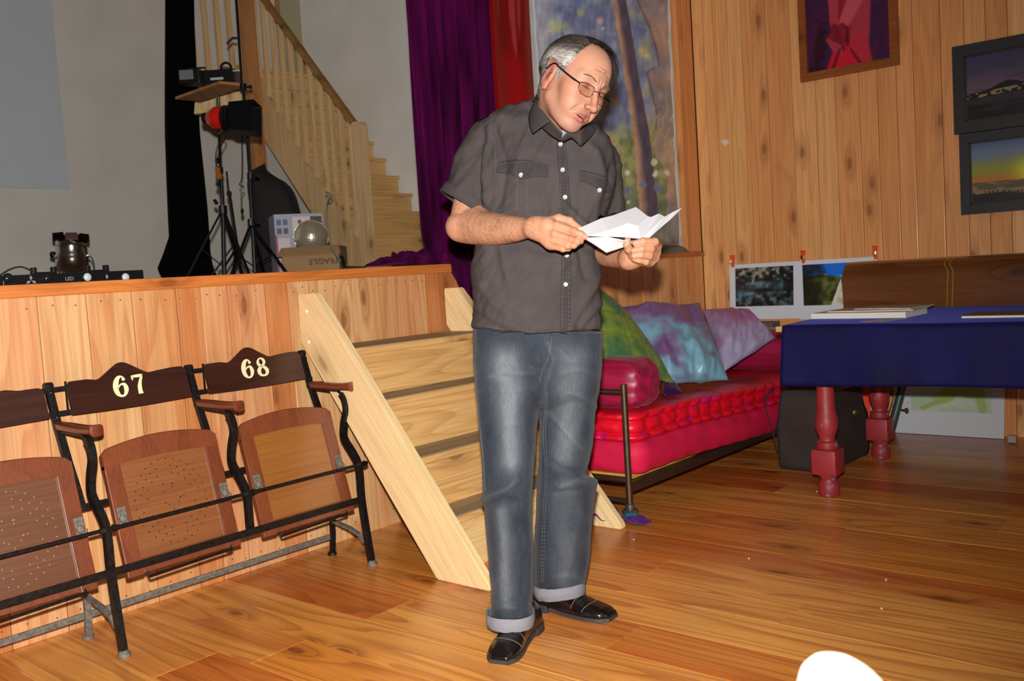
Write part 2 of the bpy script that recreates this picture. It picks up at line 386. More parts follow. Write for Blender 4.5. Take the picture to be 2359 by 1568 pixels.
# mural
def mural(u, v):
    y = 4.135+u*(5.575-4.135); z = ZS+v*(3.0-ZS)
    X, Y = pj(np.stack([np.full_like(y, XS-.045), y, z], -1))
    P = np.stack([X/60, Y/60, X*0], -1)
    n1 = fbm(P, 3); n2 = fbm(P*3.3+5, 9); n3 = fbm(P*np.array([8, 2.2, 1]), 21)
    c = mixc((72, 84, 128), (98, 104, 130), sm(n1, -.5, .6))
    c = mixc(c, (88, 108, 116), .6*sm(n2, 0, .7))
    # pale left edge
    c = mixc(c, (124, 124, 130), .6*sm(-X, -1300+20*0, -1255))
    # leaves and blossoms
    lv = sm(n2, .22, .45)*sm(n1, -.1, .3)*(Y < 300); c = mixc(c, (120, 124, 66), .6*lv)
    # meadow
    g = sm(Y+18*n1, 265, 330); c = mixc(c, mixc((92, 108, 48), (120, 122, 60), sm(n2, -.4, .5)), g*.9)
    c = mixc(c, (150, 138, 52), .55*g*sm(n3, .1, .5)*sm(-Y, -400, -320))
    g2 = sm(Y+20*n1, 400, 500); c = mixc(c, (74, 88, 66), .8*g2)
    c = mixc(c, (60, 78, 52), .5*sm(n3, .1, .5)*g)
    # right pollard trunk, salmon brown
    xl = np.interp(Y, [0, 60, 120, 150, 165, 200, 260, 300, 330, 360, 400, 480, 600], [1470, 1498, 1515, 1520, 1492, 1500, 1515, 1512, 1505, 1512, 1532, 1540, 1530])
    tr = sm(X+5*n2, xl-3, xl+5); c = mixc(c, mixc((140, 110, 90), (108, 96, 98), sm(n1+.5*n3, -.3, .6)), tr*.9)
    ln = np.exp(-((X-xl)/2.6)**2)*(Y < 300); c = mixc(c, (86, 56, 58), .7*ln)
    # tall dark leaning trunk
    cx = np.interp(Y, [0, 150, 300, 480, 560], [1428, 1452, 1478, 1496, 1500]); hw = np.interp(Y, [0, 250, 480], [15, 17, 21])
    t = (X-cx)/hw; ins = sm(-np.abs(t)+.06*n2, -1.08, -.95)
    tc = mixc((138, 102, 76), (60, 50, 66), sm(t+.15*n3, -.75, .1)); c = mixc(c, tc, ins)
    # reeds at top of meadow
    reed = sm(np.sin((X+.35*(Y-300))/3.1+3*n2), .7, .95)*(np.abs(Y-290) < 45)*sm(X, 1490, 1510); c = mixc(c, (150, 138, 66), .6*reed)
    for (fx, fy, r, col) in [(1384, 50, 12, (176, 108, 112)), (1390, 66, 8, (190, 130, 120)), (1418, 232, 11, (156, 76, 84)), (1412, 320, 12, (150, 88, 72)), (1425, 345, 9, (150, 84, 70)),
                             (1485, 118, 20, (140, 138, 82)), (1492, 128, 12, (160, 150, 80)), (1508, 374, 9, (178, 182, 160)), (1448, 398, 10, (170, 176, 160)), (1512, 400, 9, (172, 176, 158)), (1535, 398, 8, (170, 172, 158)),
                             (1448, 440, 13, (74, 84, 140)), (1484, 425, 12, (78, 86, 142)), (1518, 432, 13, (82, 88, 140)), (1436, 455, 6, (180, 178, 150)), (1450, 466, 7, (178, 178, 152)), (1300, 60, 10, (128, 130, 84)), (1340, 28, 12, (120, 126, 80)), (1270, 70, 9, (150, 130, 130))]:
        dd = np.hypot(X-fx, (Y-fy))+5*n2; c = mixc(c, col, .85*sm(-dd, -r, -r*.35))
    # bare plaster at the foot
    ft = sm(Y+10*n1, 500, 545); c = mixc(c, mixc((112, 98, 78), (92, 92, 84), sm(n1, -.3, .5)), ft*.85)
    c = c*(1+.10*n3[..., None]+.08*n2[..., None])
    g_ = c.mean(-1, keepdims=True); return np.clip(18+(g_+(c-g_)*.74)*1.46, 0, 255)
mu = sheet('mural_painting', (XS-.05, 4.135, ZS+.001), (XS-.05, 5.575, ZS+.001), (XS-.05, 4.135, 3.0), .01, 260, 300, mural, mat('mural_paint', (128, 128, 128), .8, vcol=True, bump=.5, bscale=40, spec=.2),
           disp=lambda u, v: .003*fbm(np.stack([u*9, v*11, u*0], -1), 4))
tag(mu, 'faded landscape mural with dark leaning tree, meadow flowers and blue sky on plaster', 'mural')
# plaster lump on the ledge at the foot of the mural
G = []
for i in range(9):
    t = i/8; hgt = .055*math.sin(math.pi*min(1, t*1.02))**.6+.004
    G.append([(XS-.05+.05*math.cos(a)*1.0, 5.28+.34*t, ZS+hgt*math.sin(a)*(1+.15*math.sin(9*t))) for a in np.linspace(0, math.pi/1.6, 7)])
mbp = MB(); mbp.grid(G); mbp.out('plaster_foot', mat('grey_mortar', (120, 116, 106), .95, bump=1, bscale=60), pw, smooth=True)
# red painted pillar strip
def redp(u, v):
    n = fbm(np.stack([u*5, v*5, u*0], -1), 2); n2 = fbm(np.stack([u*18, v*4, u*0], -1), 12)
    c = mixc((142, 12, 17), (116, 6, 12), sm(n, -.4, .5)); c = mixc(c, (164, 66, 76), .7*sm(n+.6*n2, .35, .9)); return c
rp = sheet('red_cloth_panel', (XS-.056, 3.775, ZS+.001), (XS-.056, 4.13, ZS+.001), (XS-.056, 3.775, 3.2), .02, 40, 90, redp, mat('red_paint_cloth', (140, 10, 14), .45, vcol=True, spec=.4),
           disp=lambda u, v: .01*np.sin(u*9+2*np.sin(v*3)))
tag(rp, 'narrow red hanging panel between the purple curtain and the mural', 'hanging')
# purple velvet curtain
M_velv = mat('purple_velvet', (62, 4, 50), .85, sheen=.08, var=.8, scale=14, spec=.05, stretch=(1, 1, .12))
_mats['purple_velvet'].node_tree.nodes['Principled BSDF'].inputs['Sheen Tint'].default_value = (.9, .08, .7, 1)
_cl = [at(a, b, 'x', XS-.115) for a, b in ((995, 600), (984, 565), (976, 530), (966, 400), (950, 200), (936, 0), (930, -120))]
_cr = [at(a, b, 'x', XS-.115) for a, b in ((1110, 600), (1128, 565), (1140, 530), (1160, 400), (1160, 200), (1152, 0), (1150, -120))]
CZ = [p[2] for p in _cl]; CL_ = [p[1] for p in _cl]; CR_ = [p[1] for p in _cr]
def curtain_pt(u, z):
    yl = np.interp(z, CZ, CL_); yr = np.interp(z, CZ, CR_)
    y = yl+(yr-yl)*u
    ph = u*62+2.2*math.sin(u*7)+.5*math.sin(z*1.7+u*9)
    x = XS-.115+.030*math.sin(ph)+.012*math.sin(ph*2.3+z)+.01*math.sin(z*2+u*20)
    return (x, y+.008*math.cos(ph), z)
mbc = MB(); mbc.grid([[curtain_pt(u, z) for u in np.linspace(0, 1, 260)] for z in np.linspace(ZS+.02, 3.4, 60)])
cu = mbc.out('velvet_curtain', M_velv, smooth='all')
md = cu.modifiers.new('thick', 'SOLIDIFY'); md.thickness = .004
tag(cu, 'dark purple velvet curtain hanging at the stage opening', 'curtain')
# puddled end of the curtain lying on and over the stage edge
def pud(u, v):
    # u along stage edge, v from back to front edge and over it
    y = 3.02+u*.56
    fr = np.interp(u, [0, .35, .62, .78, 1], [0, .02, .25, .55, .2])
    amp = .024*math.sin(u*13+v*5)+.020*math.sin(u*29-v*9)+.016*math.sin(u*53+v*17)+.010*math.sin(u*87-v*26)
    if v < .5:
        t = v/.5; x = XS-.32+.30*t; z = ZS+.008+.05*math.sin(math.pi*(.05+.6*u))*(1-t*.65)+abs(amp)*.7*min(1, 6*u)*min(1, 6*(1-u))
    else:
        t = (v-.5)/.5; fall = np.interp(u, [0, .44, .5, .62, .75, .9, 1], [0, .01, .09, .17, .26, .15, .05])
        x = XS-.02+.035*min(1, t*4)*(1 if fall > .01 else 0)+.008*math.sin(u*30); z = ZS+.03*(1-t)+.012-fall*t+abs(amp)*.3*(1-t)
    return (x, y, z)
mbp = MB(); mbp.grid([[pud(u, v) for u in np.linspace(0, 1, 150)] for v in np.linspace(0, 1, 80)])
pu = mbp.out('curtain_hem', M_velv, cu, smooth='all')
md = pu.modifiers.new('thick', 'SOLIDIFY'); md.thickness = .005
# metal bolt on the pale corner plank
mbb = MB(); c0 = at(1082, 671, 'x', XS-.01); mbb.tube([c0+np.array([0, -.012, 0]), c0+np.array([0, .05, 0])], .0045, 10); mbb.tube([c0+np.array([.0, -.014, 0]), c0+np.array([.0, -.008, 0])], .007, 6)
mbb.out('bolt', mat('zinc', (150, 150, 130), .35, .9), sf)
d1 = MB().box((-7.302, at(648, 100, 'x', -7.3)[1], 2.95), (-7.285, at(727, 100, 'x', -7.3)[1], 4.39), .003).out('door_1', mat('beige_door_paint', (176, 168, 138), .7)); tag(d1, kind='structure')
MB().box((-7.31, at(640, 100, 'x', -7.3)[1], 2.95), (-7.27, at(647, 100, 'x', -7.3)[1], 4.39), .003).out('jamb', M_post, d1)
# rest of the room (behind and beside the camera)
c_ = MB().box((-7.5, -2.4, 4.4), (3.3, 6, 4.5)).out('ceiling', mat('ceiling_boards', (150, 120, 90), .8)); tag(c_, kind='structure')
# ------------------------------------------------------------------ small stair up to the stage
t = thing('wooden_steps', 'short pale pine steps climbing to the front of the stage', 'stairs', (-2.8, 2.77, 0))
# stringers
SL = [(-2.428, 0), (-2.169, 0), (-2.169, .022), (-2.957, 1.000), (-3.012, 1.066), (-3.115, 1.066), (-3.12, .872)]
SR = [(-2.428, 0), (-2.188, 0), (-2.188, .02), (-2.955, .956), (-3.030, 1.045), (-3.124, 1.045), (-3.124, .872)]
def stringer(poly, y0, y1):
    bm = bmesh.new(); a = [bm.verts.new((x, y0, z)) for x, z in poly]; b = [bm.verts.new((x, y1, z)) for x, z in poly]; n = len(poly)
    bm.faces.new(a[::-1]); bm.faces.new(b)
    for i in range(n): bm.faces.new((a[i], a[(i+1) % n], b[(i+1) % n], b[i]))
    bmesh.ops.bevel(bm, geom=bm.edges[:], offset=.005, segments=2, affect='EDGES')
    # rotate into a local frame whose x axis runs along the board, so the grain follows it
    ang = math.atan2(.98, -.79); o0 = Vector((-2.6, y0, .5))
    R = Matrix.Rotation(-(ang-math.pi), 4, 'Y')
    V = [v.co.copy() for v in bm.verts]; Fc = [[v.index for v in f.verts] for f in bm.faces]; bm.free()
    Rm = Matrix.Rotation(math.atan2(.98, .79), 4, 'Y')      # local x -> along the slope
    inv = Rm.inverted()
    me = bpy.data.meshes.new('stringer'); me.from_pydata([(inv @ (v-o0))[:] for v in V], [], Fc); me.materials.append(M_pine)
    bm = bmesh.new(); bm.from_mesh(me); bmesh.ops.recalc_face_normals(bm, faces=bm.faces); bm.to_mesh(me); bm.free()
    o = bpy.data.objects.new('stringer', me); COL.objects.link(o); o.parent = t
    o.matrix_local = Matrix.Translation(o0-Vector(_org[t])) @ Rm
    _org[o] = np.array(o0[:]); return o
s1 = stringer(SL, 2.346, 2.386); s2 = stringer(SR, 3.2, 3.24)
M_bolt = mat('white_screw_cap', (235, 230, 220), .35)
for (px, py) in ((706, 717), (711, 788)):
    p = at(px, py, 'y', 2.345)
    mb = MB(); mb.lathe([(.007, -.001), (.0065, .002), (.003, .004)], p, (0, -1, 0), 12); o = mb.out('screw_cap', M_bolt, t)
tz = [(.842, -3.125, -2.863), (.643, -2.89, -2.713), (.430, -2.74, -2.542), (.218, -2.57, -2.395)]
zprev = None
for i, (z, xb, xf) in enumerate(tz):
    mb = MB().box((xb, 2.388, z-.026), (xf, 3.198, z), .006)
    mb.out('tread', M_tread, t, org=((xb+xf)/2, 2.79, z))
    mb = MB().box((xf-.004, 2.389, z-.030), (xf+.004, 3.197, z-.004), .003)
    mb.out('nosing', M_pineY, t, org=(xf, 2.79, z))
    zl = tz[i+1][0] if i < 3 else 0
    mb = MB().box((xf-.032, 2.388, zl+(-.01 if i < 3 else 0)), (xf-.012, 3.198, z-.026), .001)
    mb.out('riser', M_pineY if i < 3 else wood('pale_pine_riser', [(232, 196, 140), (226, 188, 130)], 'y', ring=9, contrast=.4, dark=(190, 130, 75), knots=.8), t, org=(xf, 2.79+i, z-.1))
# ------------------------------------------------------------------ tall open stair at the back of the stage
YN = 4.75
t2 = thing('staircase', 'steep pale wooden staircase with railing rising at the back of the stage', 'stairs', (-5.6, YN+.4, ZS))
def pn(px, py, y=YN): return at(px, py, 'y', y)
def slab(name, pix, y0, th, mt, par, bev=.004):
    P = [pn(a, b, y0) for a, b in pix]; mb = MB(); mb.prism(P, (0, th, 0)); return mb.out(name, mt, par, org=np.mean(P, 0))
slab('stringer', [(562, 178), (596, 190), (700, 372), (832, 563), (833, 613), (796, 612), (605, 315), (572, 262)], YN, .045, M_pineZ, t2)
slab('newel', [(808, 286), (813, 280), (829, 280), (833, 287), (855, 612), (833, 612)], YN-.02, .055, M_pineZ, t2)
# handrail
a = pn(596, -8); b = pn(812, 292)
a2 = a+(a-b)*.35
mb = MB(); mb.tube([a2+(0, .04, 0), b+(0, .04, 0)], .034, 4, flat=.8, up=(0, 1, 0)); mb.out('handrail', wood('rail_wood', [(170, 125, 66), (160, 115, 60)], 'x', contrast=.3, dark=(110, 70, 35)), t2)
for i in range(13):
    xb = -5.545-.109*i
    # handrail height and stringer top at this x
    f_ = (xb-b[0])/(a2[0]-b[0]); zt_ = b[2]+f_*(a2[2]-b[2])
    s0 = pn(832, 563); s1_ = pn(562, 178); g = (xb-s0[0])/(s1_[0]-s0[0]); zb_ = s0[2]+g*(s1_[2]-s0[2])
    mb = MB().box((xb-.017, YN+.022, zb_-.03), (xb+.017, YN+.056, zt_), .004); mb.out('baluster', M_pineZ, t2, org=(xb, YN, (zb_+zt_)/2))
# steps
n = 11; x0 = -5.47; z0 = ZS
for i in range(n):
    z = z0+.168*(i+1); xf = x0-.148*i
    MB().box((xf-.20, YN+.045, z-.03), (xf+.02, YB-.04, z), .004).out('tread', wood('stage_stair_wood', [(232, 188, 122), (222, 176, 110)], 'y', contrast=.3, dark=(180, 126, 66)), t2, org=(xf, 5.2, z))
    MB().box((xf-.025, YN+.046, z-.168), (xf-.005, YB-.041, z-.03)).out('riser', _mats['stage_stair_wood'], t2, org=(xf, 5.2, z-.1))
# far stringer against the wall
P = [pn(845, 352, YB-.045), pn(985, 578, YB-.045), pn(985, 612, YB-.045), pn(840, 612, YB-.045)]
d = (P[0]-P[1]); P[0] = P[0]+d*1.6; P[3] = P[3]+(P[0]-P[1])*.0
P4 = [P[1], P[0], P[0]+(0, 0, -.35), P[1]+(0, 0, -.12)]
P4[3] = P[1]+np.array([0, 0, -.14])
MB().prism(P4, (0, .04, 0)).out('stringer', _mats['stage_stair_wood'], t2)
# landing at the top of the stair with its guard
lz = pn(575, 175)[2]
MB().box((-8 + .72, YN+.05, lz-.06), (-6.86, YB, lz), .004).out('landing', M_pineZ, t2, org=(-7, 5.2, lz))
t3 = thing('landing_guard', 'wooden baluster guard of the upper landing left of the orange post', 'railing', (-7.0, YN, lz))
gb = [((447, 180), (447, -60)), ((478, 160), (462, -60)), ((507, 150), (488, -60)), ((536, 155), (514, -60))]
for i, px in enumerate((449, 480, 508, 535)):
    p = at(px, 150, 'x', -6.95); q_ = p.copy()
    MB().box((-6.97, q_[1]-.02, lz-.12), (-6.93, q_[1]+.02, 3.9), .004).out('baluster', M_pineZ, t3, org=q_)
p = at(440, 150, 'x', -6.95); q_ = at(556, 150, 'x', -6.95)
MB().box((-6.98, p[1], lz-.19), (-6.92, q_[1], lz-.10), .004).out('rail', M_pineZ, t3, org=(-6.95, p[1], lz))
# square timber post
tp = MB(); pA = pn(556, 0, YN-.12); pB = pn(618, 630, YN-.12)
tp.box((pn(585, 400, YN-.12)[0]-.038, YN-.12, ZS), (pn(585, 400, YN-.12)[0]+.038, YN-.01, 4.4), .004)
tag(tp.out('timber_post', M_post), 'square orange-brown timber post beside the steep staircase', 'post')
# ------------------------------------------------------------------ row of old folding theatre seats
M_iron = mat('worn_black_iron', (34, 31, 30), .42, .6, var=.5, scale=60, bump=.3, bscale=150)
M_rust = mat('dusty_grey_iron', (110, 104, 96), .7, .4, var=.4, scale=80)
M_back = wood('dark_stained_backboard', [(62, 28, 18), (46, 22, 16)], 'y', rough=.35, ring=6, contrast=.4, dark=(26, 12, 8), knots=.4, coat=.3)
M_arm = wood('worn_armrest_wood', [(112, 50, 30), (96, 42, 26)], 'x', rough=.35, ring=5, contrast=.4, dark=(50, 22, 12), coat=.4, knots=0)
M_seatf = wood('seat_frame_wood', [(116, 58, 30), (102, 50, 26)], 'z', rough=.42, ring=6, contrast=.35, dark=(80, 38, 22), coat=.3, knots=0)
M_panel = [wood('seat_panel_%s' % n_, c_, 'y', rough=.4, ring=3, contrast=.25, dark=(90, 50, 28), coat=.3, knots=0) for n_, c_ in
           (('brown', [(132, 80, 44), (112, 66, 36)]), ('amber', [(146, 90, 36), (122, 76, 32)]), ('dusty', [(110, 70, 46), (94, 58, 38)]))]
M_hole = mat('black_hole', (14, 8, 6), .9); M_hole2 = mat('filled_light_hole', (140, 108, 80), .7)
M_cream = mat('cream_number_paint', (216, 210, 164), .5, var=.05, scale=90)
FRT = [(-2.885, .668), (-2.868, .645), (-2.862, .605), (-2.880, .56), (-2.891, .515), (-2.885, .485), (-2.845, .44), (-2.818, .40), (-2.812, .35), (-2.812, .26), (-2.797, .13), (-2.780, .012)]
def bar(mb, pts, w, th, n=0):
    """flat iron bar in an x-z plane: pts (x,y,z); w = width along y, th = thickness"""
    P = [np.array(p, float) for p in pts]; V = []; up = np.array([0, 1.0, 0])
    for i, p in enumerate(P):
        tt = P[min(i+1, len(P)-1)]-P[max(i-1, 0)]; tt /= np.linalg.norm(tt); nn = np.cross(tt, up); nn /= np.linalg.norm(nn)
        V += [p+up*w/2*a+nn*th/2*b for a, b in ((-1, -1), (1, -1), (1, 1), (-1, 1))]
    m_ = len(P)
    F_ = [(i*4+k, i*4+(k+1) % 4, i*4+4+(k+1) % 4, i*4+4+k) for i in range(m_-1) for k in range(4)]+[(3, 2, 1, 0), tuple(range(m_*4-4, m_*4))]
    mb.add(V, F_)
def standard(y, legs, root):
    pts = catmull([(x, y, z) for x, z in FRT], 34)
    if not legs: pts = np.array([p for p in pts if p[2] > .225])
    mb = MB(); bar(mb, pts, .021, .024); mb.out('front_bar', M_iron, root, org=pts[0])
    mb = MB(); bar(mb, [(-3.112, y-.004, .822), (-3.072, y-.004, .70), (-3.02, y-.004, .58), (-2.975, y-.004, .49), (-2.955, y-.004, .44)], .024, .016)
    mb.lathe([(.013, -.013), (.014, 0), (.013, .013)], (-3.113, y-.004, .826), (0, 1, 0), 14)
    for (x, z) in ((-3.105, .805), (-3.078, .725)):
        mb.lathe([(.0055, 0), (.006, .012), (.0035, .013), (.003, .009)], (x+.006, y-.004, z), (1, 0, .3), 10)
    mb.out('back_post', M_iron, root, org=(-3.0, y, .5))
    mb = MB(); P = catmull([(-3.085, y, .700), (-3.00, y, .699), (-2.90, y, .697), (-2.83, y, .700), (-2.812, y, .699)], 14)
    V = []
    for i, p in enumerate(P):
        w_ = np.interp(i, [0, 2, 10, 12, 13], [.014, .017, .022, .021, .014]); h_ = np.interp(i, [0, 8, 12, 13], [.014, .015, .019, .012])
        V.append([p+np.array([0, w_*math.copysign(abs(math.cos(a))**.6, math.cos(a)), h_*math.copysign(abs(math.sin(a))**.6, math.sin(a))]) for a in np.linspace(0, 2*math.pi, 16, endpoint=False)])
    mb.grid(V, closeu=True); n0 = 0; mb.F += [tuple(range(16))[::-1], tuple(range(13*16, 14*16))]
    mb.out('armrest', M_arm, root, smooth=True, org=(-2.95, y, .7))
    mb = MB(); bar(mb, [(-3.06, y, .682), (-2.90, y, .680), (-2.885, y, .672)], .02, .006); mb.out('arm_bracket', M_iron, root, org=(-2.95, y, .68))
    if legs:
        mb = MB(); bar(mb, [(-3.02, y+.012, .15), (-3.022, y+.012, .09), (-3.032, y+.012, .012)], .022, .012); mb.lathe([(.019, 0), (.018, .010), (.010, .016)], (-3.036, y+.012, 0), n=12)
        mb.out('rear_leg', M_rust if y < 2 else M_iron, root, org=(-3.02, y, .1))
        mb = MB(); bar(mb, [(-3.022, y+.006, .148), (-2.90, y+.004, .128), (-2.84, y, .112), (-2.812, y, .085), (-2.80, y, .05)][:4], .016, .012); mb.out('leg_brace', M_rust, root, org=(-2.9, y, .12))
        mb = MB(); mb.lathe([(.020, 0), (.021, .006), (.016, .014), (.012, .02)], (-2.776, y, 0), n=16); mb.out('foot', M_rust, root, org=(-2.776, y, 0))
def digit(ch, o, ux, uz, s_):
    """serif numeral polygons as thick tapering strokes; o = centre"""
    mb = MB(); nrm = np.cross(ux, uz)
    def stroke(P, Wd):
        P = catmull(np.array(P, float), 26); Wd = np.interp(np.linspace(0, 1, 26), np.linspace(0, 1, len(Wd)), Wd)
        G = []
        for i, p in enumerate(P):
            tt = P[min(i+1, 25)]-P[max(i-1, 0)]; tt = tt/(np.linalg.norm(tt)+1e-9); nn = np.array([-tt[1], tt[0]])
            G.append([o+s_*((p+nn*Wd[i]*k)[0]*ux+(p+nn*Wd[i]*k)[1]*uz)+nrm*z for k, z in ((-1, 0), (-1, .0012), (1, .0012), (1, 0))])
        mb.grid(G, closeu=True)
    def dot(x, y, r):
        mb.prism([o+s_*((x+r*math.cos(a))*ux+(y+r*math.sin(a))*uz) for a in np.linspace(0, 2*math.pi, 14, endpoint=False)], nrm*.0013)
    if ch == '6':
        stroke([(.22, .36), (.12, .47), (-.06, .42), (-.2, .2), (-.26, -.06), (-.22, -.32), (-.06, -.47), (.12, -.42), (.24, -.18), (.2, .06), (.04, .1), (-.12, -.02), (-.17, -.16)], [.035, .04, .09, .13, .13, .11, .045, .06, .115, .09, .04, .035, .03])
        dot(.19, .33, .085)
    if ch == '8':
        stroke([(0, .03), (-.16, .12), (-.2, .28), (-.1, .44), (.04, .47), (.17, .38), (.19, .24), (.1, .1), (-.12, -.03), (-.24, -.2), (-.2, -.4), (-.02, -.48), (.18, -.43), (.27, -.24), (.17, -.06), (0, .03)], [.06, .09, .08, .04, .04, .085, .085, .06, .09, .12, .09, .04, .07, .12, .09, .06])
    if ch == '7':
        stroke([(-.26, .40), (0, .40), (.27, .41)], [.055, .075, .06]); stroke([(-.25, .45), (-.26, .36), (-.25, .22)], [.03, .05, .02])
        stroke([(.24, .4), (.12, .16), (.03, -.12), (.01, -.42)], [.05, .07, .10, .11]); stroke([(-.1, -.44), (.01, -.45), (.14, -.44)], [.03, .035, .03])
    return mb
def seat(y0, y1, num, mp, root, perf):
    """backboard and tipped-up seat between two standards"""
    ya, yb = y0+.045, y1-.03
    # backboard
    ax_ = -3.10; zt_, zb_ = .835, .728
    U = np.linspace(0, 1, 41); top = zt_+.042*np.exp(-((U-.47)/.13)**2)-.008*np.exp(-((U-.25)/.05)**2)-.006*np.exp(-((U-.68)/.05)**2)+.004*sm(U, .75, .9)-.012*sm(-U, -.03, 0)-.012*sm(U, .97, 1)
    bot = zb_-.004*np.sin(U*math.pi)
    if num is None: top = top-.012*sm(U, .72, .86)+0*U
    G = []
    for i, u in enumerate(U):
        y = ya+(yb-ya)*u
        def X(z): return ax_+(.83-z)*.28-.006*math.sin(math.pi*u)
        G.append([(X(bot[i]), y, bot[i]), (X(bot[i])+.010, y, bot[i]), (X(top[i])+.010, y, top[i]-.003), (X(top[i])+.007, y, top[i]), (X(top[i]), y, top[i])])
    mb = MB(); mb.grid(G, closeu=True); n = len(U); mb.F += [(0, 1, 2, 3, 4), tuple(range(5*n-5, 5*n))[::-1]]
    bb = mb.out('backboard', M_back, root, org=(ax_, (ya+yb)/2, .78))
    for z in (.815, .738):
        xx = ax_+(.83-z)*.28
        MB().box((xx-.004, y0-.002, z-.008), (xx+.002, ya+.03, z+.008), .001).out('back_bracket', M_iron, root, org=(ax_, ya, z)); MB().box((xx-.004, yb-.03, z-.008), (xx+.002, y1+.002, z+.008), .001).out('back_bracket', M_iron, root, org=(ax_, yb, z))
    MB().box((ax_+.004, ya-.004, .73), (ax_+.012, ya, .838)).out('edge_strip', M_iron, root, org=(ax_, ya, .78))
    if num:
        uz = np.array([-.28, 0, 1]); uz = uz/np.linalg.norm(uz); ux = np.array([0, 1.0, 0])
        for k, c_ in enumerate(num):
            yy = ya+(yb-ya)*(.42+.15*k); z = .797; xx = ax_+(.83-z)*.28+.0105-.006
            o_ = digit(c_, np.array([xx+.001, yy, z]), ux, uz, .072)
            o_.out('number', M_cream, bb, label='cream painted numeral %s' % c_)
    # tipped-up seat panel
    ys, ye = y0+.05, y1-.045
    T = np.array([-2.918, 0, .615]); B = np.array([-2.812, 0, .222]); L = np.linalg.norm(T-B); dz = (B-T)/L; nrm = np.array([dz[2]*-1, 0, dz[0]]); nrm = nrm if nrm[0] > 0 else -nrm
    def S_(u, v, h):   # u across, v from top downwards (m), h out of panel
        return T+np.array([0, ys+(ye-ys)*u+.0*v, 0])+dz*v+nrm*h
    def arc(u): return -.028*math.sin(math.pi*u)**.8+.010*(u > .985 or u < .015)
    fr = thing_part = MB()
    bw_ = .085/(ye-ys)*.62
    # outer frame: top rail (curved), two stiles, bottom rail
    n = 25
    mb = MB(); mb.grid([[S_(u, arc(u)+.004, -.012), S_(u, arc(u), .004), S_(u, arc(u)+.003, .010), S_(u, .055+.4*arc(u), .010), S_(u, .055+.4*arc(u), -.012)] for u in np.linspace(0, 1, n)], closeu=True)
    mb.F += [(0, 1, 2, 3, 4), tuple(range(5*n-5, 5*n))[::-1]]
    sp = mb.out('seat_rail', M_seatf, root, org=S_(.5, 0, 0))
    for a, b in ((0, bw_), (1-bw_, 1)):
        mb = MB().hex([S_(u, v, h) for v in (L, .045) for h in (-.012, .0095) for u in (a, b)], .003); mb.out('seat_stile', M_seatf, root, org=S_(a, .2, 0))
    mb = MB().hex([S_(u, v, h) for v in (L-.004, L-.05) for h in (-.012, .009) for u in (bw_, 1-bw_)], .002); mb.out('seat_rail', M_seatf, root, org=S_(.5, L, 0))
    mb = MB().hex([S_(u, v, h) for v in (L-.045, .035) for h in (-.006, .003) for u in (bw_-.004, 1-bw_+.004)]); pn_ = mb.out('seat_panel', mp, root, org=S_(.5, .2, 0))
    if perf:
        mb = MB(); random.seed(3)
        pts = []
        for ring_, cnt in ((.30, 30), (.25, 26), (.20, 20)):
            for k in range(cnt):
                a = 2*math.pi*k/cnt+ring_*9
                if abs(math.sin(2*a)) < .25 and ring_ < .3: continue
                pts.append((.49+ring_*1.02*math.cos(a), .20+ring_*.46*math.sin(a)*1.0))
        for k in range(14): pts.append((random.uniform(.38, .6), random.uniform(.14, .26)))
        for (u, v) in pts:
            mb.lathe([(.0024, 0), (.0024, .0006)], S_(u, v, .003), nrm, 6)
        mb.out('perforation', M_hole if perf == 1 else M_hole2, pn_)['kind'] = 'stuff'
    # under-seat stop rod, hinges
    mb = MB(); mb.tube([S_(.16, L+.012, .012), S_(.9, L+.004, .012)], .005, 8); mb.tube([S_(.16, L+.012, .012), S_(.16, L-.01, .004)], .004, 6); mb.tube([S_(.9, L+.004, .012), S_(.9, L-.014, .004)], .004, 6)
    mb.out('stop_rod', M_iron, root, org=S_(.5, L, 0))
    for u in (.055, .955):
        mb = MB(); c0 = S_(u, .215, .011); mb.hex([S_(u+a*.035, .215+b, h) for b in (-.03, .03) for h in (.010, .013) for a in (-1, 1)], .0012)
        mb.lathe([(.014, 0), (.013, .008), (.006, .011)], S_(u, .222, .012), nrm, 14)
        for b in (-.022, .025): mb.lathe([(.005, 0), (.004, .003)], S_(u, .215+b, .013), nrm, 8)
        mb.tube(catmull([S_(u-.03, .22, .014), S_(u-.01, .235, .026), S_(u+.03, .236, .026), S_(u+.045, .224, .016)], 10), .0016, 5)
        mb.out('hinge', M_rust, root, org=c0)
seats = thing('theatre_seat_row', 'row of old iron and dark wood theatre seats numbered 67 and 68', 'theatre seats', (-2.9, 1.835, 0))
YS = [.83, 1.335, 1.838, 2.345]
for y, l in zip(YS, (False, True, False, True)): standard(y, l, seats)
seat(YS[0], YS[1], None, M_panel[2], seats, 2)
seat(YS[1], YS[2], '67', M_panel[0], seats, 1)
seat(YS[2], YS[3], '68', M_panel[1], seats, 0)
mb = MB(); mb.tube([(-2.795, .7, .396), (-2.797, 2.345, .396)], .0065, 10)
for y in YS:
    for s_ in (-1, 1): mb.tube([(-2.797, y+s_*.028, .396), (-2.797, y+s_*.012, .396)], [.008, .012], 10)
mb.out('pivot_rod', M_iron, seats, org=(-2.79, 1.8, .396))
mb = MB(); bar_ = [(-2.790, .7, .262), (-2.792, 2.345, .262)]
mb.box((-2.797, .7, .250), (-2.789, 2.345, .274), .0015); mb.out('front_rail', M_iron, seats, org=(-2.79, 1.8, .26))
mb = MB().box((-3.034, .7, .066), (-3.026, 2.352, .088), .0015); mb.out('rear_rail', M_rust, seats, org=(-3.03, 1.8, .08))
mb = MB().box((-3.0, .7, .425), (-2.992, 2.345, .447), .0015); mb.out('middle_rail', M_iron, seats, org=(-3.0, 1.8, .43))
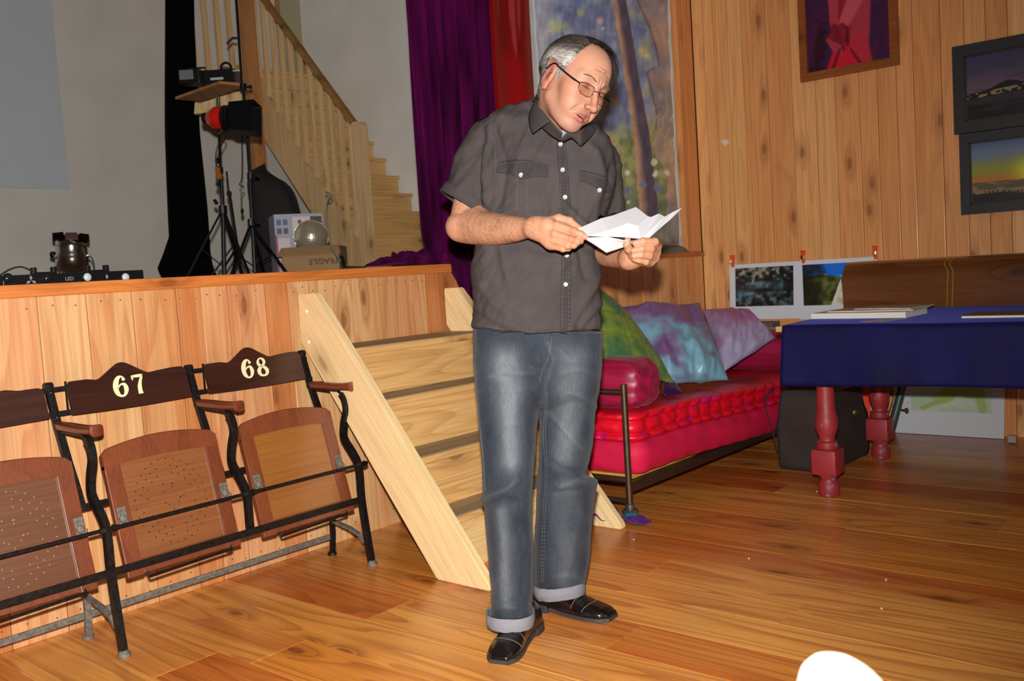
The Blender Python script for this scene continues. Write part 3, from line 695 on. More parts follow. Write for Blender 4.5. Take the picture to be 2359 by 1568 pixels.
# ------------------------------------------------------------------ things standing on the stage
M_blk = mat('black_plastic', (16, 16, 17), .35, spec=.4); M_blkc = mat('black_drape_cloth', (5, 5, 5), .95, spec=.1)
M_blkm = mat('black_tripod_metal', (20, 20, 22), .35, .5); M_chr = mat('polished_chrome', (215, 205, 200), .16, 1)
# led bar
xb = -3.62
def ls(px, py): return at(px, py, 'x', xb)
a = ls(4, 640); b = ls(330, 622)
lb = thing('led_light_bar', 'long low black stage light bar with round lenses at the stage edge', 'light bar', (xb, (a[1]+b[1])/2, ZS))
zt_ = (ls(100, 629)[2]+ls(300, 624)[2])/2
MB().box((xb-.055, ls(6, 640)[1], ZS+.004), (xb, b[1], zt_), .003).out('housing', M_blk, lb)
M_lens = mat('lens_painted_reflection', (225, 235, 240), .12, .3, coat=1); M_lensd = mat('dark_lens', (26, 28, 30), .12, coat=1)  # reflected light is painted into the pale lens colour; dark copy goes without
for i, px in enumerate((18, 109, 201, 289)):
    c0 = ls(px, 641 if i < 2 else 638)
    mb = MB(); mb.lathe([(.019, -.002), (.019, .003), (.016, .003)], c0, (1, 0, 0), 24); o = mb.out('lens_ring', M_blk, lb)
    mb = MB(); mb.lathe([(.0165, -.004), (.016, .004), (.011, .009), (.004, .011), (.001, .0112)], c0, (1, 0, 0), 24); mb.out('lens', M_lens if i > 1 else M_lensd, lb, smooth=True, label='lens with a bright reflection painted into its colour' if i > 1 else 'dark lens')
M_grey = mat('grey_print', (128, 128, 136), .5)
def diamond(cy, cz, r, ang=0, k=1.75):
    P = [(0, k*r), (r, 0), (0, -k*r), (-r, 0)]; ca, sa = math.cos(ang), math.sin(ang)
    return [(xb+.0006, cy+x*ca-z*sa, cz+x*sa+z*ca) for x, z in P]
c0 = ls(71, 641); mb = MB(); r_ = .0055
mb.prism(diamond(c0[1], c0[2]+.002, r_), (.0006, 0, 0))
for s_ in (-1, 1): mb.prism(diamond(c0[1]+s_*.010, c0[2]-.0135, r_, s_*math.radians(60)), (.0006, 0, 0))
mb.out('three_diamond_emblem', M_grey, lb)
c1 = ls(246, 637); mb = MB(); mb.prism(diamond(c1[1], c1[2], .0058), (.0006, 0, 0)); mb.out('diamond_mark', M_grey, lb)
def text(s_, loc, ux, uz, size, mt, parent, name='lettering', th=.0008, flip=1):
    cv = bpy.data.curves.new('t', 'FONT'); cv.body = s_; cv.size = size; cv.align_x = 'CENTER'; cv.align_y = 'CENTER'; cv.extrude = th/2; cv.offset = size*.012
    o_ = bpy.data.objects.new('t', cv); COL.objects.link(o_); dg = bpy.context.evaluated_depsgraph_get(); me = o_.evaluated_get(dg).to_mesh()
    V = np.array([v.co[:] for v in me.vertices]); Fc = [list(p.vertices) for p in me.polygons]
    bpy.data.objects.remove(o_)
    ux = np.asarray(ux, float); uz = np.asarray(uz, float); ux = ux/np.linalg.norm(ux); uz = uz/np.linalg.norm(uz); nn = np.cross(ux, uz)
    P = np.asarray(loc)+V[:, :1]*ux+V[:, 1:2]*uz+V[:, 2:]*nn
    return obj(name, P, Fc, mt, parent)
c2 = ls(160, 642); text('LED', c2+(.001, 0, 0), (0, 1, 0), (0, 0, 1), .019, M_grey, lb)
for px in (108, 231):
    c0 = ls(px, 628); mb = MB(); y = c0[1]; z = zt_
    mb.box((xb-.04, y-.045, z), (xb-.015, y+.045, z+.008), .001)
    for s_ in (-1, 1): mb.hex([(xb-.04+.028*dx, y+s_*(.030+.014*dy), z+.004+.022*dz) for dz in (0, 1) for dy in (0, 1) for dx in (0, 1)], .002)
    mb.out('mounting_foot', M_blk, lb)
tag(MB().tube(catmull([ls(0, 646)+(0, -.02, 0), ls(6, 633), ls(30, 619), ls(55, 614), ls(82, 626), ls(90, 631)+(-.03, 0, 0)], 30)+np.array([-.02, 0, 0]), .0035, 8).out('power_cable', mat('black_rubber', (30, 26, 24), .5)), 'black cable arching over the left end of the stage light bar', 'cable')
# chrome par can
D = 5.7
def pk(px, py, D=5.7): return W(px, py, D)
root = pk(165, 640); root[2] = ZS
pc = thing('par_can_lamp', 'polished chrome par can spotlight standing behind the light bar', 'stage lamp', root)
top = pk(163, 548); bot = pk(168, 628); ax = (top-bot); L = np.linalg.norm(ax)
sc = L/.2
prof = [(.030, -.012), (.038, 0), (.058, .012), (.072, .035), (.078, .06), (.080, .075), (.075, .08), (.084, .088), (.084, .10), (.076, .104), (.073, .15), (.075, .155), (.073, .16), (.074, .205), (.08, .21), (.07, .212)]
mb = MB(); mb.lathe([(r*sc*1.12, h*sc) for r, h in prof], bot, ax, 40); mb.out('body', M_chr, pc, smooth=True)
mb = MB(); e1 = cr_; 
for k in range(8):
    a0 = 2*math.pi*k/8+.3
    dirn = math.cos(a0)*cr_-math.sin(a0)*cd_*1.0
    b0 = bot+ax*1.0
    P = [b0+dirn*.088*sc+np.cross(ax/L, dirn)*w_*.034*sc+ax/L*h for w_, h in ((-1, -.02*sc), (1, -.02*sc), (.9, .022*sc), (-.9, .022*sc))]
    mb.prism(P, dirn*.008)
mb.out('colour_frame', mat('dark_steel', (52, 34, 34), .25, .9), pc)
mb = MB()
ym = bot+ax*.52
P = [ym-cr_*.112*sc, ym-cr_*.118*sc-cd_*.03, bot-ax*.02-cr_*.1*sc-cd_*.06]
mb.tube(catmull([ym+cr_*.095*sc, ym+cr_*.12*sc-cu_*.03, bot+cr_*.115*sc+cd_*.02, np.array([*(bot+cr_*.09*sc)[:2], ZS+.006])], 12), .007, 6, flat=.4)
mb.tube(catmull([ym-cr_*.095*sc+cd_*.02, bot-cr_*.09*sc+cd_*.05, np.array([*(bot-cr_*.05*sc+cd_*.04)[:2], ZS+.006]), np.array([*(bot+cr_*.09*sc)[:2], ZS+.006])], 14), .007, 6, flat=.4)
mb.out('yoke', mat('satin_aluminium', (190, 188, 190), .3, .9), pc)
mb = MB(); mb.lathe([(.018, 0), (.02, .006), (.018, .022), (.006, .026)], ym-cr_*.098*sc, -cr_, 12); mb.out('yoke_knob', M_blk, pc)
# black drape
_dl = [at(a, b, 'x', -6.45) for a, b in ((376, 640), (357, 618), (372, 580), (386, 545), (384, 480), (381, 300), (384, 0), (385, -150))]
_dr = [at(a, b, 'x', -6.45) for a, b in ((500, 640), (486, 618), (480, 580), (478, 545), (474, 480), (458, 300), (448, 0), (446, -150))]
DZ = [p[2] for p in _dl]; DZ[0] = ZS
def drape(u, z_):
    a = np.interp(z_, DZ, [p[1] for p in _dl]); b = np.interp(z_, DZ, [p[1] for p in _dr])
    return (-6.45+.035*math.sin(u*20+z_)+.015*math.sin(u*47), a+(b-a)*u, z_)
mb = MB(); mb.grid([[drape(u, z_) for u in np.linspace(0, 1, 90)] for z_ in np.concatenate([np.linspace(ZS+.01, 1.7, 26), np.linspace(1.75, 3.95, 30)])])
dr = mb.out('black_drape', M_blkc, smooth='all'); md = dr.modifiers.new('thick', 'SOLIDIFY'); md.thickness = .006
tag(dr, 'tall black cloth drape hanging left of the staircase', 'curtain')
# shelf with the two machines
sh = thing('corner_shelf', 'small wooden shelf fixed to the timber post above the red lamp', 'shelf', pn(560, 205, YN-.12))
zs_ = 2.42
A_, B_, C2_ = at(404, 229, 'z', zs_), at(506, 193, 'z', zs_), at(566, 199, 'z', zs_)
D4 = A_+(C2_-B_)
MB().prism([A_, B_, C2_, D4], (0, 0, .018)).out('board', M_post, sh)
q0 = W(447, 262, 7.0); q1 = W(556, 250, 7.0); q2 = W(556, 210, 7.0); q3 = W(450, 222, 7.0)
MB().prism([q0, q1, q2, q3], cd_*.04).out('support', M_pineZ, sh)
def kbox(P0, w_, dpt, h_, dirr, bev=.006):
    """box standing at P0 (front left bottom corner), dirr = unit vector along its front"""
    dirr = np.array(dirr, float); dirr[2] = 0; dirr /= np.linalg.norm(dirr); bk = np.array([-dirr[1], dirr[0], 0])
    if bk@cd_ < 0: bk = -bk
    P0 = np.asarray(P0, float)
    return [P0+dirr*w_*i+bk*dpt*j+np.array([0, 0, h_*k]) for k in (0, 1) for j in (0, 1) for i in (0, 1)], dirr, bk
Pc = at(492, 194.5, 'z', zs_+.018)
d_ = (C2_-B_)
f1 = at(462, 193, 'z', zs_+.018)
Dm = (np.asarray(f1)-CC)@cd_
e0 = W(460, 206, Dm+.05); e0[2] = zs_+.0185
P8, dr_, bk_ = kbox(e0, 85/F_PX*Dm, .16, 34/F_PX*Dm, cr_)
fm = thing('fog_machine', 'black effects machine with a carrying handle on the shelf', 'machine', e0)
mb = MB(); mb.hex(P8, .006); mb.out('case', M_blk, fm)
mb = MB(); hc = e0+dr_*.16+bk_*.08+np.array([0, 0, 34/F_PX*Dm]); mb.tube(catmull([hc-dr_*.032, hc-dr_*.030+(0, 0, .04), hc+(0, 0, .058), hc+dr_*.030+(0, 0, .04), hc+dr_*.032], 14), .008, 8); mb.out('handle', M_blk, fm)
text('Smoke', e0+dr_*.11-bk_*.001+np.array([0, 0, .032]), dr_, (0, 0, 1), .0, M_grey, fm) if False else None
mb = MB(); mb.hex([e0+dr_*(.075+.085*i)-bk_*(.0005+.001*j)+np.array([0, 0, .028+.016*k]) for k in (0, 1) for j in (0, 1) for i in (0, 1)]); mb.out('maker_plate', mat('pale_label', (170, 175, 178), .4), fm); mb = MB(); mb.hex([e0+dr_*(.225+.05*i)-bk_*(.0005+.001*j)+np.array([0, 0, .075+.010*k]) for k in (0, 1) for j in (0, 1) for i in (0, 1)])
mb.out('maker_plate', mat('pale_label', (170, 175, 178), .4), fm)
e1_ = W(414, 218, Dm-.05); e1_[2] = zs_+.0185
P8, dr_, bk_ = kbox(e1_, 48/F_PX*Dm, .14, 32/F_PX*Dm, cr_)
pm = thing('control_box', 'smaller grey-fronted black box at the left end of the shelf', 'machine', e1_)
MB().hex(P8, .006).out('case', M_blk, pm)
MB().hex([e1_+dr_*(.008+.09*i)-bk_*(.0005+.002*j)+np.array([0, 0, .02+.06*k]) for k in (0, 1) for j in (0, 1) for i in (0, 1)], .001).out('front_plate', mat('grey_plate', (105, 106, 110), .5), pm)
MB().tube([P8[6]+(0, -.02, 0), P8[6]+dr_*.03+(0, 0, .03), P8[7]+(0, 0, .03), P8[7]], .006, 8).out('handle', M_blk, pm)
# lamp tripod (near) with red lamp
D1 = 5.25
st1 = thing('lamp_tripod', 'black tripod stand under the red lamp with barn doors', 'tripod', np.array([*W(510, 600, D1)[:2], ZS]))
def gp(px, D):
    p = W(px, 630, D).copy(); p[2] = ZS+.01; return p
cb = gp(516, D1); ct = W(504, 290, D1); cm_ = W(513, 480, D1); c3 = W(507, 380, D1)
mb = MB(); mb.tube([cb+(0, 0, .02), cm_, W(509, 410, D1)], .0115, 10); mb.out('column', M_blkm, st1)
mb = MB(); mb.tube([W(509, 415, D1), ct], .008, 10); mb.tube([W(508, 400, D1), W(507.5, 385, D1)], .016, 10); mb.out('upper_tube', M_blkm, st1)
mb = MB(); mb.tube([W(514, 492, D1), W(513, 474, D1)], .024, 10); mb.tube([W(500, 470, D1), W(494, 460, D1)], .01, 8); mb.out('collar', M_blk, st1)
for (fx, fD) in ((428, D1-.12), (575, D1-.15), (560, D1+.38)):
    f_ = gp(fx, fD)+(0, 0, .004); mb = MB(); k1 = cm_; mb.tube([k1, f_], .009, 8, flat=.6)
    mid = k1*.42+f_*.58; mb.tube([mid, cb*.85+cm_*.15], .0055, 6, flat=.6); mb.out('leg', M_blkm, st1)
mb = MB(); mb.tube([W(505, 425, D1-.02), W(500, 425, D1-.03), W(503, 415, D1-.03)], .01, 8); mb.lathe([(.016, 0), (.016, .02)], W(497, 370, D1), cr_, 10); mb.out('clamp_knob', M_blk, st1)
mb = MB(); mb.box(W(501, 412, D1-.03), W(507, 398, D1), .002); mb.box(W(500, 398, D1-.03), W(506, 386, D1), .002); mb.out('dimmer', mat('orange_brown_plastic', (140, 78, 30), .4), st1, label='small orange-brown plastic clips')
mb = MB(); mb.tube(catmull([W(503, 330, D1-.02), W(497, 360, D1-.02), W(502, 400, D1-.02), W(506, 440, D1-.02), W(511, 475, D1-.02)], 24), .004, 6); mb.out('cord', M_blk, st1)
rl = thing('red_head_lamp', 'red stage lamp with black barn doors on the tripod', 'stage lamp', W(505, 285, D1))
ax = (W(540, 272, D1-.02)-W(490, 272, D1)); ax /= np.linalg.norm(ax)
u_ = D1/F_PX
mb = MB(); mb.lathe([(10*u_, 0), (14*u_, 4*u_), (18*u_, 10*u_), (25*u_, 20*u_), (27*u_, 32*u_), (27*u_, 42*u_)], W(476, 272, D1), ax, 32); mb.out('housing', mat('red_enamel', (190, 26, 16), .25, coat=.6), rl, smooth=True)
mb = MB(); mb.lathe([(11*u_, -6*u_), (12*u_, 0), (11*u_, 5*u_)], W(474, 272, D1), ax, 24); mb.out('rear_knob', M_blk, rl)
mb = MB(); mb.lathe([(28*u_, 0), (30*u_, 3*u_), (30*u_, 20*u_), (27*u_, 20*u_), (25*u_, 6*u_)], W(515, 273, D1), ax, 32); mb.out('front_ring', M_blk, rl, smooth=True)
side = np.cross(ax, cu_); side /= np.linalg.norm(side)
fc = W(535, 273, D1)
for i, (vv, ss, tw) in enumerate(((cu_, 1, 1), (-cu_, 1, 1), (-cd_, 0, 1), (cd_, 0, 1))):
    other = cu_ if i > 1 else -cd_
    hv = vv*(30*u_)
    P = [fc+hv-other*30*u_, fc+hv+other*30*u_, fc+hv*1.15+other*34*u_+ax*62*u_, fc+hv*1.15-other*34*u_+ax*62*u_]
    MB().prism(P, vv*.003).out('barn_door', M_blkm, rl)
mb = MB(); mb.tube(catmull([W(512, 300, D1-.15), W(508, 308, D1-.05), W(505, 300, D1), W(505, 290, D1)], 10), .007, 6); mb.tube([W(512, 300, D1-.15), W(513, 250, D1-.16)], .006, 6); mb.out('yoke', M_blkm, rl)
mb = MB(); mb.lathe([(.012, 0), (.012, .05), (.008, .055)], W(502, 245, D1), cu_, 10); mb.out('hook', M_chr, rl)
mb = MB(); mb.tube(catmull([W(502, 300, D1), W(520, 312, D1), W(512, 330, D1), W(505, 345, D1)], 14), .004, 6); mb.out('cord', M_blk, rl)
# second taller stand
D2 = 5.9
st2 = thing('tall_lighting_stand', 'tall thin black lighting stand reaching above the frame beside the post', 'tripod', np.array([*W(590, 600, D2)[:2], ZS]))
def gp2(px, D): p = W(px, 630, D).copy(); p[2] = ZS+.01; return p
b2 = gp2(588, D2); k2 = W(578, 515, D2)
mb = MB(); mb.tube([b2+(0, 0, .03), W(576, 405, D2)], .014, 10); mb.out('column', M_blkm, st2)
mb = MB(); mb.tube([W(576, 405, D2), W(565, 240, D2)], .011, 10); mb.tube([W(565, 240, D2), W(557, 192, D2), W(540, -60, D2)], .008, 8); mb.out('upper_tube', M_blkm, st2)
for (px, py) in ((577, 405), (560, 200), (578, 512)):
    mb = MB(); c0 = W(px, py, D2); mb.tube([c0+cu_*.02, c0-cu_*.02], .021, 10); mb.tube([c0, c0+cr_*.045], .007, 8); mb.tube([c0+cr_*.04, c0+cr_*.055], .013, 8); mb.out('clamp', M_blk, st2)
for (fx, fD) in ((665, D2-.1), (528, D2-.2), (610, D2+.5), (545, D2+.3))[:3]:
    f_ = gp2(fx, fD); mb = MB(); mb.tube([k2, f_], .011, 8, flat=.6); mb.tube([k2*.4+f_*.6, b2*.8+k2*.2], .006, 6, flat=.6); mb.out('leg', M_blkm, st2)
mb = MB(); mb.tube(catmull([W(556, 300, D2-.05), W(558, 360, D2), W(557, 410, D2), W(552, 425, D2), W(562, 432, D2), W(556, 445, D2), W(557, 492, D2)], 40), .0035, 6); mb.lathe([(.007, 0), (.011, .02), (.004, .04)], W(558, 480, D2), -cu_, 8); mb.out('hanging_cord', M_blk, st2)
mb = MB(); mb.tube(catmull([W(546, 88, D2), W(536, 88, D2), W(529, 94, D2), W(523, 102, D2)], 12), .008, 8); mb.out('tape_flag', mat('dark_blue_tape', (26, 34, 62), .5), st2)
# folded third stand leaning between them
D3 = 5.45
mb = MB(); f3 = W(524, 395, D3); mb.tube([W(522, 395, D3), W(527, 450, D3)], .006, 8); mb.tube([W(527, 440, D3), W(545, 560, D3)], .010, 8)
fs = thing('folded_light_stand', 'folded black light stand leaning between the two tripods', 'tripod', W(545, 560, D3))
mb.out('tube', M_blkm, fs); MB().tube([W(523, 446, D3), W(533, 446, D3)], .012, 8).out('knob', M_blk, fs)
for px, dd in ((480, 0), (556, -.1), (535, .1)):
    p = gp(px, D3+dd); MB().tube([W(545, 555, D3), p], .008, 8, flat=.6).out('leg', M_blkm, fs)
# speaker / black cloth bundle behind post
D5 = 7.1
def bag_pt(u, a):
    prof_ = np.interp(u, [0, .5, .8, .93, 1], [1, 1, .93, .75, .05]); h_ = u*.82
    cx_ = W(645, 600, D5); base = np.array([cx_[0], cx_[1], ZS+.002])
    ww = .185*prof_; sk = .03*math.sin(3*u)
    return base+cr_*[1, 1, 0]*(ww*math.copysign(abs(math.cos(a))**.6, math.cos(a))+sk-.05*u)+cd_*[1, 1, 0]*(.14*prof_*math.copysign(abs(math.sin(a))**.6, math.sin(a)))+np.array([0, 0, h_+.05*math.cos(a)*(-u)])
mb = MB(); mb.grid([[bag_pt(u, a) for a in np.linspace(0, 2*math.pi, 40, endpoint=False)] for u in np.linspace(0, 1, 18)], closeu=True)
tag(mb.out('covered_speaker', mat('charcoal_fabric', (20, 20, 21), .8, bump=.4, bscale=60), smooth='all'), 'black fabric-covered loudspeaker under the staircase behind the boxes', 'speaker')
# retail carton
D6 = 6.55
c0 = W(640, 620, D6); c0[2] = ZS+.002; hh = (620-474)/F_PX*D6
P8, dr_, bk_ = kbox(c0+cr_*[1, 1, 0]*0, .34, .3, hh, cr_*.9+cd_*.35)
cp = thing('printed_carton', 'white and grey printed retail carton behind the cardboard box', 'box', c0)
MB().hex(P8, .003).out('carton', mat('light_grey_card', (172, 172, 186), .6), cp)
def decal(x0, x1, z0, z1, mt, nm='printed_panel', par=cp, off=.001): return MB().hex([c0+dr_*(x0+(x1-x0)*i)-bk_*(off+.0006*j)+np.array([0, 0, z0+(z1-z0)*k]) for k in (0, 1) for j in (0, 1) for i in (0, 1)]).out(nm, mt, par)
for i, (mx_, mz_) in enumerate(((.015, .37), (.06, .37), (.015, .31), (.06, .31))):
    decal(mx_, mx_+.032, mz_-.005, mz_+.035, mat('print_blue' if i < 2 else 'print_dark', (70, 100, 150) if i < 2 else (80, 76, 90), .5), 'printed_icon')
decal(.018, .098, .17, .275, mat('print_pale', (205, 195, 205), .5)); decal(.125, .25, .30, .42, mat('print_white', (208, 206, 210), .5))
decal(.0, .012, .02, .30, mat('print_red', (150, 40, 40), .5)); decal(.25, .33, .36, .42, mat('print_navy', (50, 52, 62), .5))
mb = MB(); mb.lathe([(.015, 0), (.015, .0008)], c0+dr_*.175-bk_*.0016+np.array([0, 0, .385]), -bk_, 14); mb.out('printed_icon', mat('print_crimson', (130, 60, 80), .5), cp)
# cardboard box with mirror ball
D7 = 6.15
c0 = W(652, 625, D7); c0[2] = ZS+.002; hh = (622-556)/F_PX*D7
bx = thing('cardboard_box', 'open brown cardboard box printed FRAGILE upside down holding a mirror ball', 'box', c0)
P8, dr_, bk_ = kbox(c0, .375, .30, hh+.0, cr_)
M_card = mat('brown_cardboard', (158, 124, 84), .75, var=.06, scale=8)
P8 = np.array(P8); 
for i, (a_, b_) in enumerate(((0, 1), (1, 3), (3, 2), (2, 0))):
    nb = np.cross(P8[b_]-P8[a_], (0, 0, 1)); nb /= np.linalg.norm(nb)
    MB().prism([P8[a_], P8[b_], P8[b_+4], P8[a_+4]], -nb*.004).out('side', M_card, bx)
MB().prism([P8[0], P8[1], P8[3], P8[2]], (0, 0, .004)).out('base', M_card, bx)
for (a_, b_, dv) in ((4, 5, -bk_*.03+np.array([0, 0, -.0])), ):
    MB().prism([P8[4], P8[5], P8[5]-bk_*.05+dr_*.02-(0, 0, .055), P8[4]-bk_*.05-dr_*.02-(0, 0, .055)], (0, 0, .003)).out('flap', M_card, bx)
text('FRAGILE', c0+dr_*.27-bk_*.0015+np.array([0, 0, hh*.56-.015]), -dr_, (0, 0, -1), .052, mat('brown_print', (84, 58, 38), .7), bx)
cm2 = W(717, 546, D7+.17); rb = 39/F_PX*(D7+.17)
mbl = thing('mirror_ball', 'silver mirror ball resting in the cardboard box', 'mirror ball', cm2)
MB().lathe([(rb*.97*math.sin(a), -rb*.97*math.cos(a)) for a in np.linspace(0.01, math.pi-.01, 24)], cm2, n=32).out('core', M_blk, mbl, smooth=True)
mb = MB(); random.seed(9); nr = 22
for i in range(nr):
    a0 = math.pi*(i+.5)/nr; cnt = max(3, int(2*nr*math.sin(a0)))
    for k in range(cnt):
        b0 = 2*math.pi*(k+.5)/cnt; nn = np.array([math.sin(a0)*math.cos(b0), math.sin(a0)*math.sin(b0), math.cos(a0)]); t1 = np.array([-math.sin(b0), math.cos(b0), 0]); t2_ = np.cross(nn, t1)
        hw = math.pi/nr/2*rb*.93; jt = np.array([random.gauss(0, .02) for _ in range(3)]); nn2 = nn+jt; t1 = t1-nn2*(t1@nn2); t2_ = t2_-nn2*(t2_@nn2)
        mb.prism([cm2+nn*rb*.975+t1*hw*s1_+t2_*hw*s2_ for s1_, s2_ in ((-1, -1), (1, -1), (1, 1), (-1, 1))], nn*.004)
mb.out('mirror_tiles', mat('mirror_glass', (240, 228, 200), .25, .75), mbl)['kind'] = 'stuff'
# grey hose hanging from the stair
mb = MB(); DH = 5.85; mb.tube(catmull([W(757, 448, DH), W(752, 470, DH), W(752, 500, DH), W(757, 540, DH), W(765, 572, DH), W(785, 600, DH), W(800, 612, DH)], 40), .0055, 8)
ho = mb.out('grey_hose', mat('grey_hose_rubber', (112, 108, 98), .5)); tag(ho, 'thin grey hose looping down in front of the staircase stringer', 'hose')
mb = MB(); mb.tube(catmull([W(757, 450, DH), W(750, 442, DH), W(756, 443, DH), W(765, 452, DH), W(760, 460, DH), W(755, 456, DH)], 16), .0035, 6, closed=False); mb.out('wire_hook', M_rust, ho)
mb = MB(); mb.tube([W(786, 590, DH), W(794, 612, DH)], .012, 8); mb.out('plug', M_blk, ho)
# ------------------------------------------------------------------ iron bed with stacked mattresses
M_bedm = mat('brown_bed_steel', (92, 76, 62), .38, .8, var=.15, scale=30)
bed = thing('iron_bed', 'brown tubular iron bed with slats beside the stage', 'bed', (-2.65, 4.4, 0))
YF, YH, XR, XL = 3.334, 5.60, -2.225, -3.06
for x in (XR, XL):
    for y in (YF, YH):
        mb = MB(); mb.tube([(x, y, .045), (x, y, .594)], .0145, 16); mb.out('post', M_bedm, bed, smooth=True, org=(x, y, .3))
        mb = MB(); mb.lathe([(.018, .052), (.02, .056), (.02, .072), (.0145, .076)], (x, y, 0), n=16); mb.lathe([(.034, .040), (.036, .046), (.030, .052), (.017, .054)], (x, y, 0), n=20); mb.out('ferrule', mat('pale_ferrule', (120, 126, 122), .3, .8), bed, smooth=True, org=(x, y, .05))
        mb = MB(); mb.lathe([(.012, 0), (.020, .004), (.030, .024), (.034, .040), (.030, .041)], (x, y, 0), n=20); mb.out('caster_cup', mat('teal_glass', (18, 110, 128), .1, coat=1), bed, smooth=True, org=(x, y, .02))
for z, r in ((.560, .012), (.178, .014), (.085, .012)):
    for y in (YF, YH): MB().tube([(XL, y, z), (XR, y, z)], r, 12).out('crossbar', M_bedm, bed, smooth=True, org=(-2.6, y, z))
for x in (XR, XL): MB().box((x-.014, YF, .125), (x+.010, YH, .168), .002).out('side_rail', M_bedm, bed, org=(x, 4.4, .15))
MB().box((XL+.02, YF+.02, .168), (XR-.02, YH-.02, .196), .003).out('slat_base', wood('yellow_slat_wood', [(212, 162, 70), (200, 150, 62)], 'y', contrast=.2), bed)
def sag(y): return -.045*sm(np.array(y, float), 3.6, 4.9)
def mattress(name, x0, x1, y0, y1, z0, z1, mt, side, r=.03, nz=40, label=None):
    """rounded slab; side(t,s,h) = outward displacement of the rim, s along the rim in metres, h 0..1 height"""
    loop = []
    for (cx_, cy_, a0) in ((x1-r, y1-r, 0), (x0+r, y1-r, math.pi/2), (x0+r, y0+r, math.pi), (x1-r, y0+r, 1.5*math.pi)):
        for k in range(7): a = a0+k/6*math.pi/2; loop.append((cx_+r*math.cos(a), cy_+r*math.sin(a), math.cos(a), math.sin(a)))
    L_ = []; n = len(loop)
    for i in range(n):
        p, q = loop[i], loop[(i+1) % n]; d = math.hypot(q[0]-p[0], q[1]-p[1]); k = max(1, int(d/.012))
        for j in range(k): t_ = j/k; L_.append([p[m_]*(1-t_)+q[m_]*t_ for m_ in range(4)])
    L_ = np.array(L_); s_ = np.concatenate([[0], np.cumsum(np.hypot(*(L_[1:, :2]-L_[:-1, :2]).T))])
    G = []
    H = np.linspace(0, 1, nz)
    c = np.array([(x0+x1)/2, (y0+y1)/2])
    for h in H:
        d = side(s_, h); zz = z0+(z1-z0)*h+sag(L_[:, 1])
        G.append(np.stack([L_[:, 0]+L_[:, 2]*d, L_[:, 1]+L_[:, 3]*d, zz], -1))
    top = G[-1]
    for k in range(1, 14):
        f = k/13; sh = 1-f*.999
        xy = c+(top[:, :2]-c)*sh; zz = top[:, 2]*1+.006*math.sin(min(1, f*6)*math.pi/2)
        rel = z1+sag(xy[:, 1])+.008*fbm(np.stack([xy[:, 0]*6, xy[:, 1]*6, xy[:, 0]*0], -1), 5)*(f > .02)+.006*min(1, f*8)
        G.append(np.stack([xy[:, 0], xy[:, 1], rel], -1))
    bt = G[0].copy(); bt[:, :2] = c+(bt[:, :2]-c)*.1
    mb = MB(); mb.grid([bt]+G, closeu=True); o = mb.out(name, mt, None, smooth='all'); return o
M_low = mat('magenta_cotton', (200, 22, 66), .65, var=.08, scale=8, bump=.3, bscale=90, spec=.3)
M_silk = mat('red_pink_silk', (214, 14, 52), .4, spec=.4, vcol=True, bump=.2, bscale=60)
M_crim = mat('crimson_silk', (128, 8, 40), .4, sheen=.05, var=.2, scale=14, bump=.4, bscale=25)
def lowside(s, h): return .030*math.sin(math.pi*h)**.6+.006*np.sin(s*9+4*h)*math.sin(math.pi*h)+.003*np.sin(s*40)*(1-math.sin(math.pi*h))
lm = mattress('futon', XL, XR+.028, YF+.035, YH, .198, .338, M_low, lowside, r=.05)
tag(lm, 'plain magenta lower mattress lying on the iron bed slats', 'mattress')
def upside(s, h):
    r1 = max(0, 1-((h-.12)/.13)**2)**.5; r2 = max(0, 1-((h-.86)/.15)**2)**.5; mid = max(0, 1-((h-.49)/.24)**2)**.5
    tuft = np.abs(np.sin(s*math.pi/.115+.9*math.sin(h*3)+.5*np.sin(s*7)))**.4
    return (.030*max(r1, r2)+.026*mid)*(.35+.65*tuft)+.003*vn(np.stack([s*22, s*0+h*6, s*0], -1), 12)+.002*vn(np.stack([s*60, s*0+h*9, s*0], -1), 2)
um = mattress('tufted_mattress', XL, XR+.012, YF+.03, YH, .340, .462, M_silk, upside, r=.05, nz=46)
def colourize(o, fn):
    me = o.data; n = len(me.vertices); V = np.zeros(n*3); me.vertices.foreach_get('co', V); V = V.reshape(-1, 3)+_org[o]
    c = np.asarray(fn(V), float)/255; c = np.where(c <= .04045, c/12.92, ((np.clip(c, 0, 1)+.055)/1.055)**2.4)
    a = me.color_attributes.get('Col') or me.color_attributes.new('Col', 'FLOAT_COLOR', 'POINT')
    c4 = np.ones((n, 4)); c4[:, :3] = c; a.data.foreach_set('color', c4.ravel())
def silkc(V):
    n = fbm(V*np.array([14, 14, 30]), 4); n2 = fbm(V*45, 8)
    c = mixc((212, 14, 38), (190, 20, 92), sm(n+.4*n2, .1, .7)); topm = sm(V[:, 2]-sag(V[:, 1]), .455, .47)*sm(-V[:, 0], -XR+.02, -XR+.10)
    return mixc(c, (150, 10, 24), topm*.75)
colourize(um, silkc)
tag(um, 'shiny red and pink silk tufted mattress with rolled edges on top of the magenta one', 'mattress')
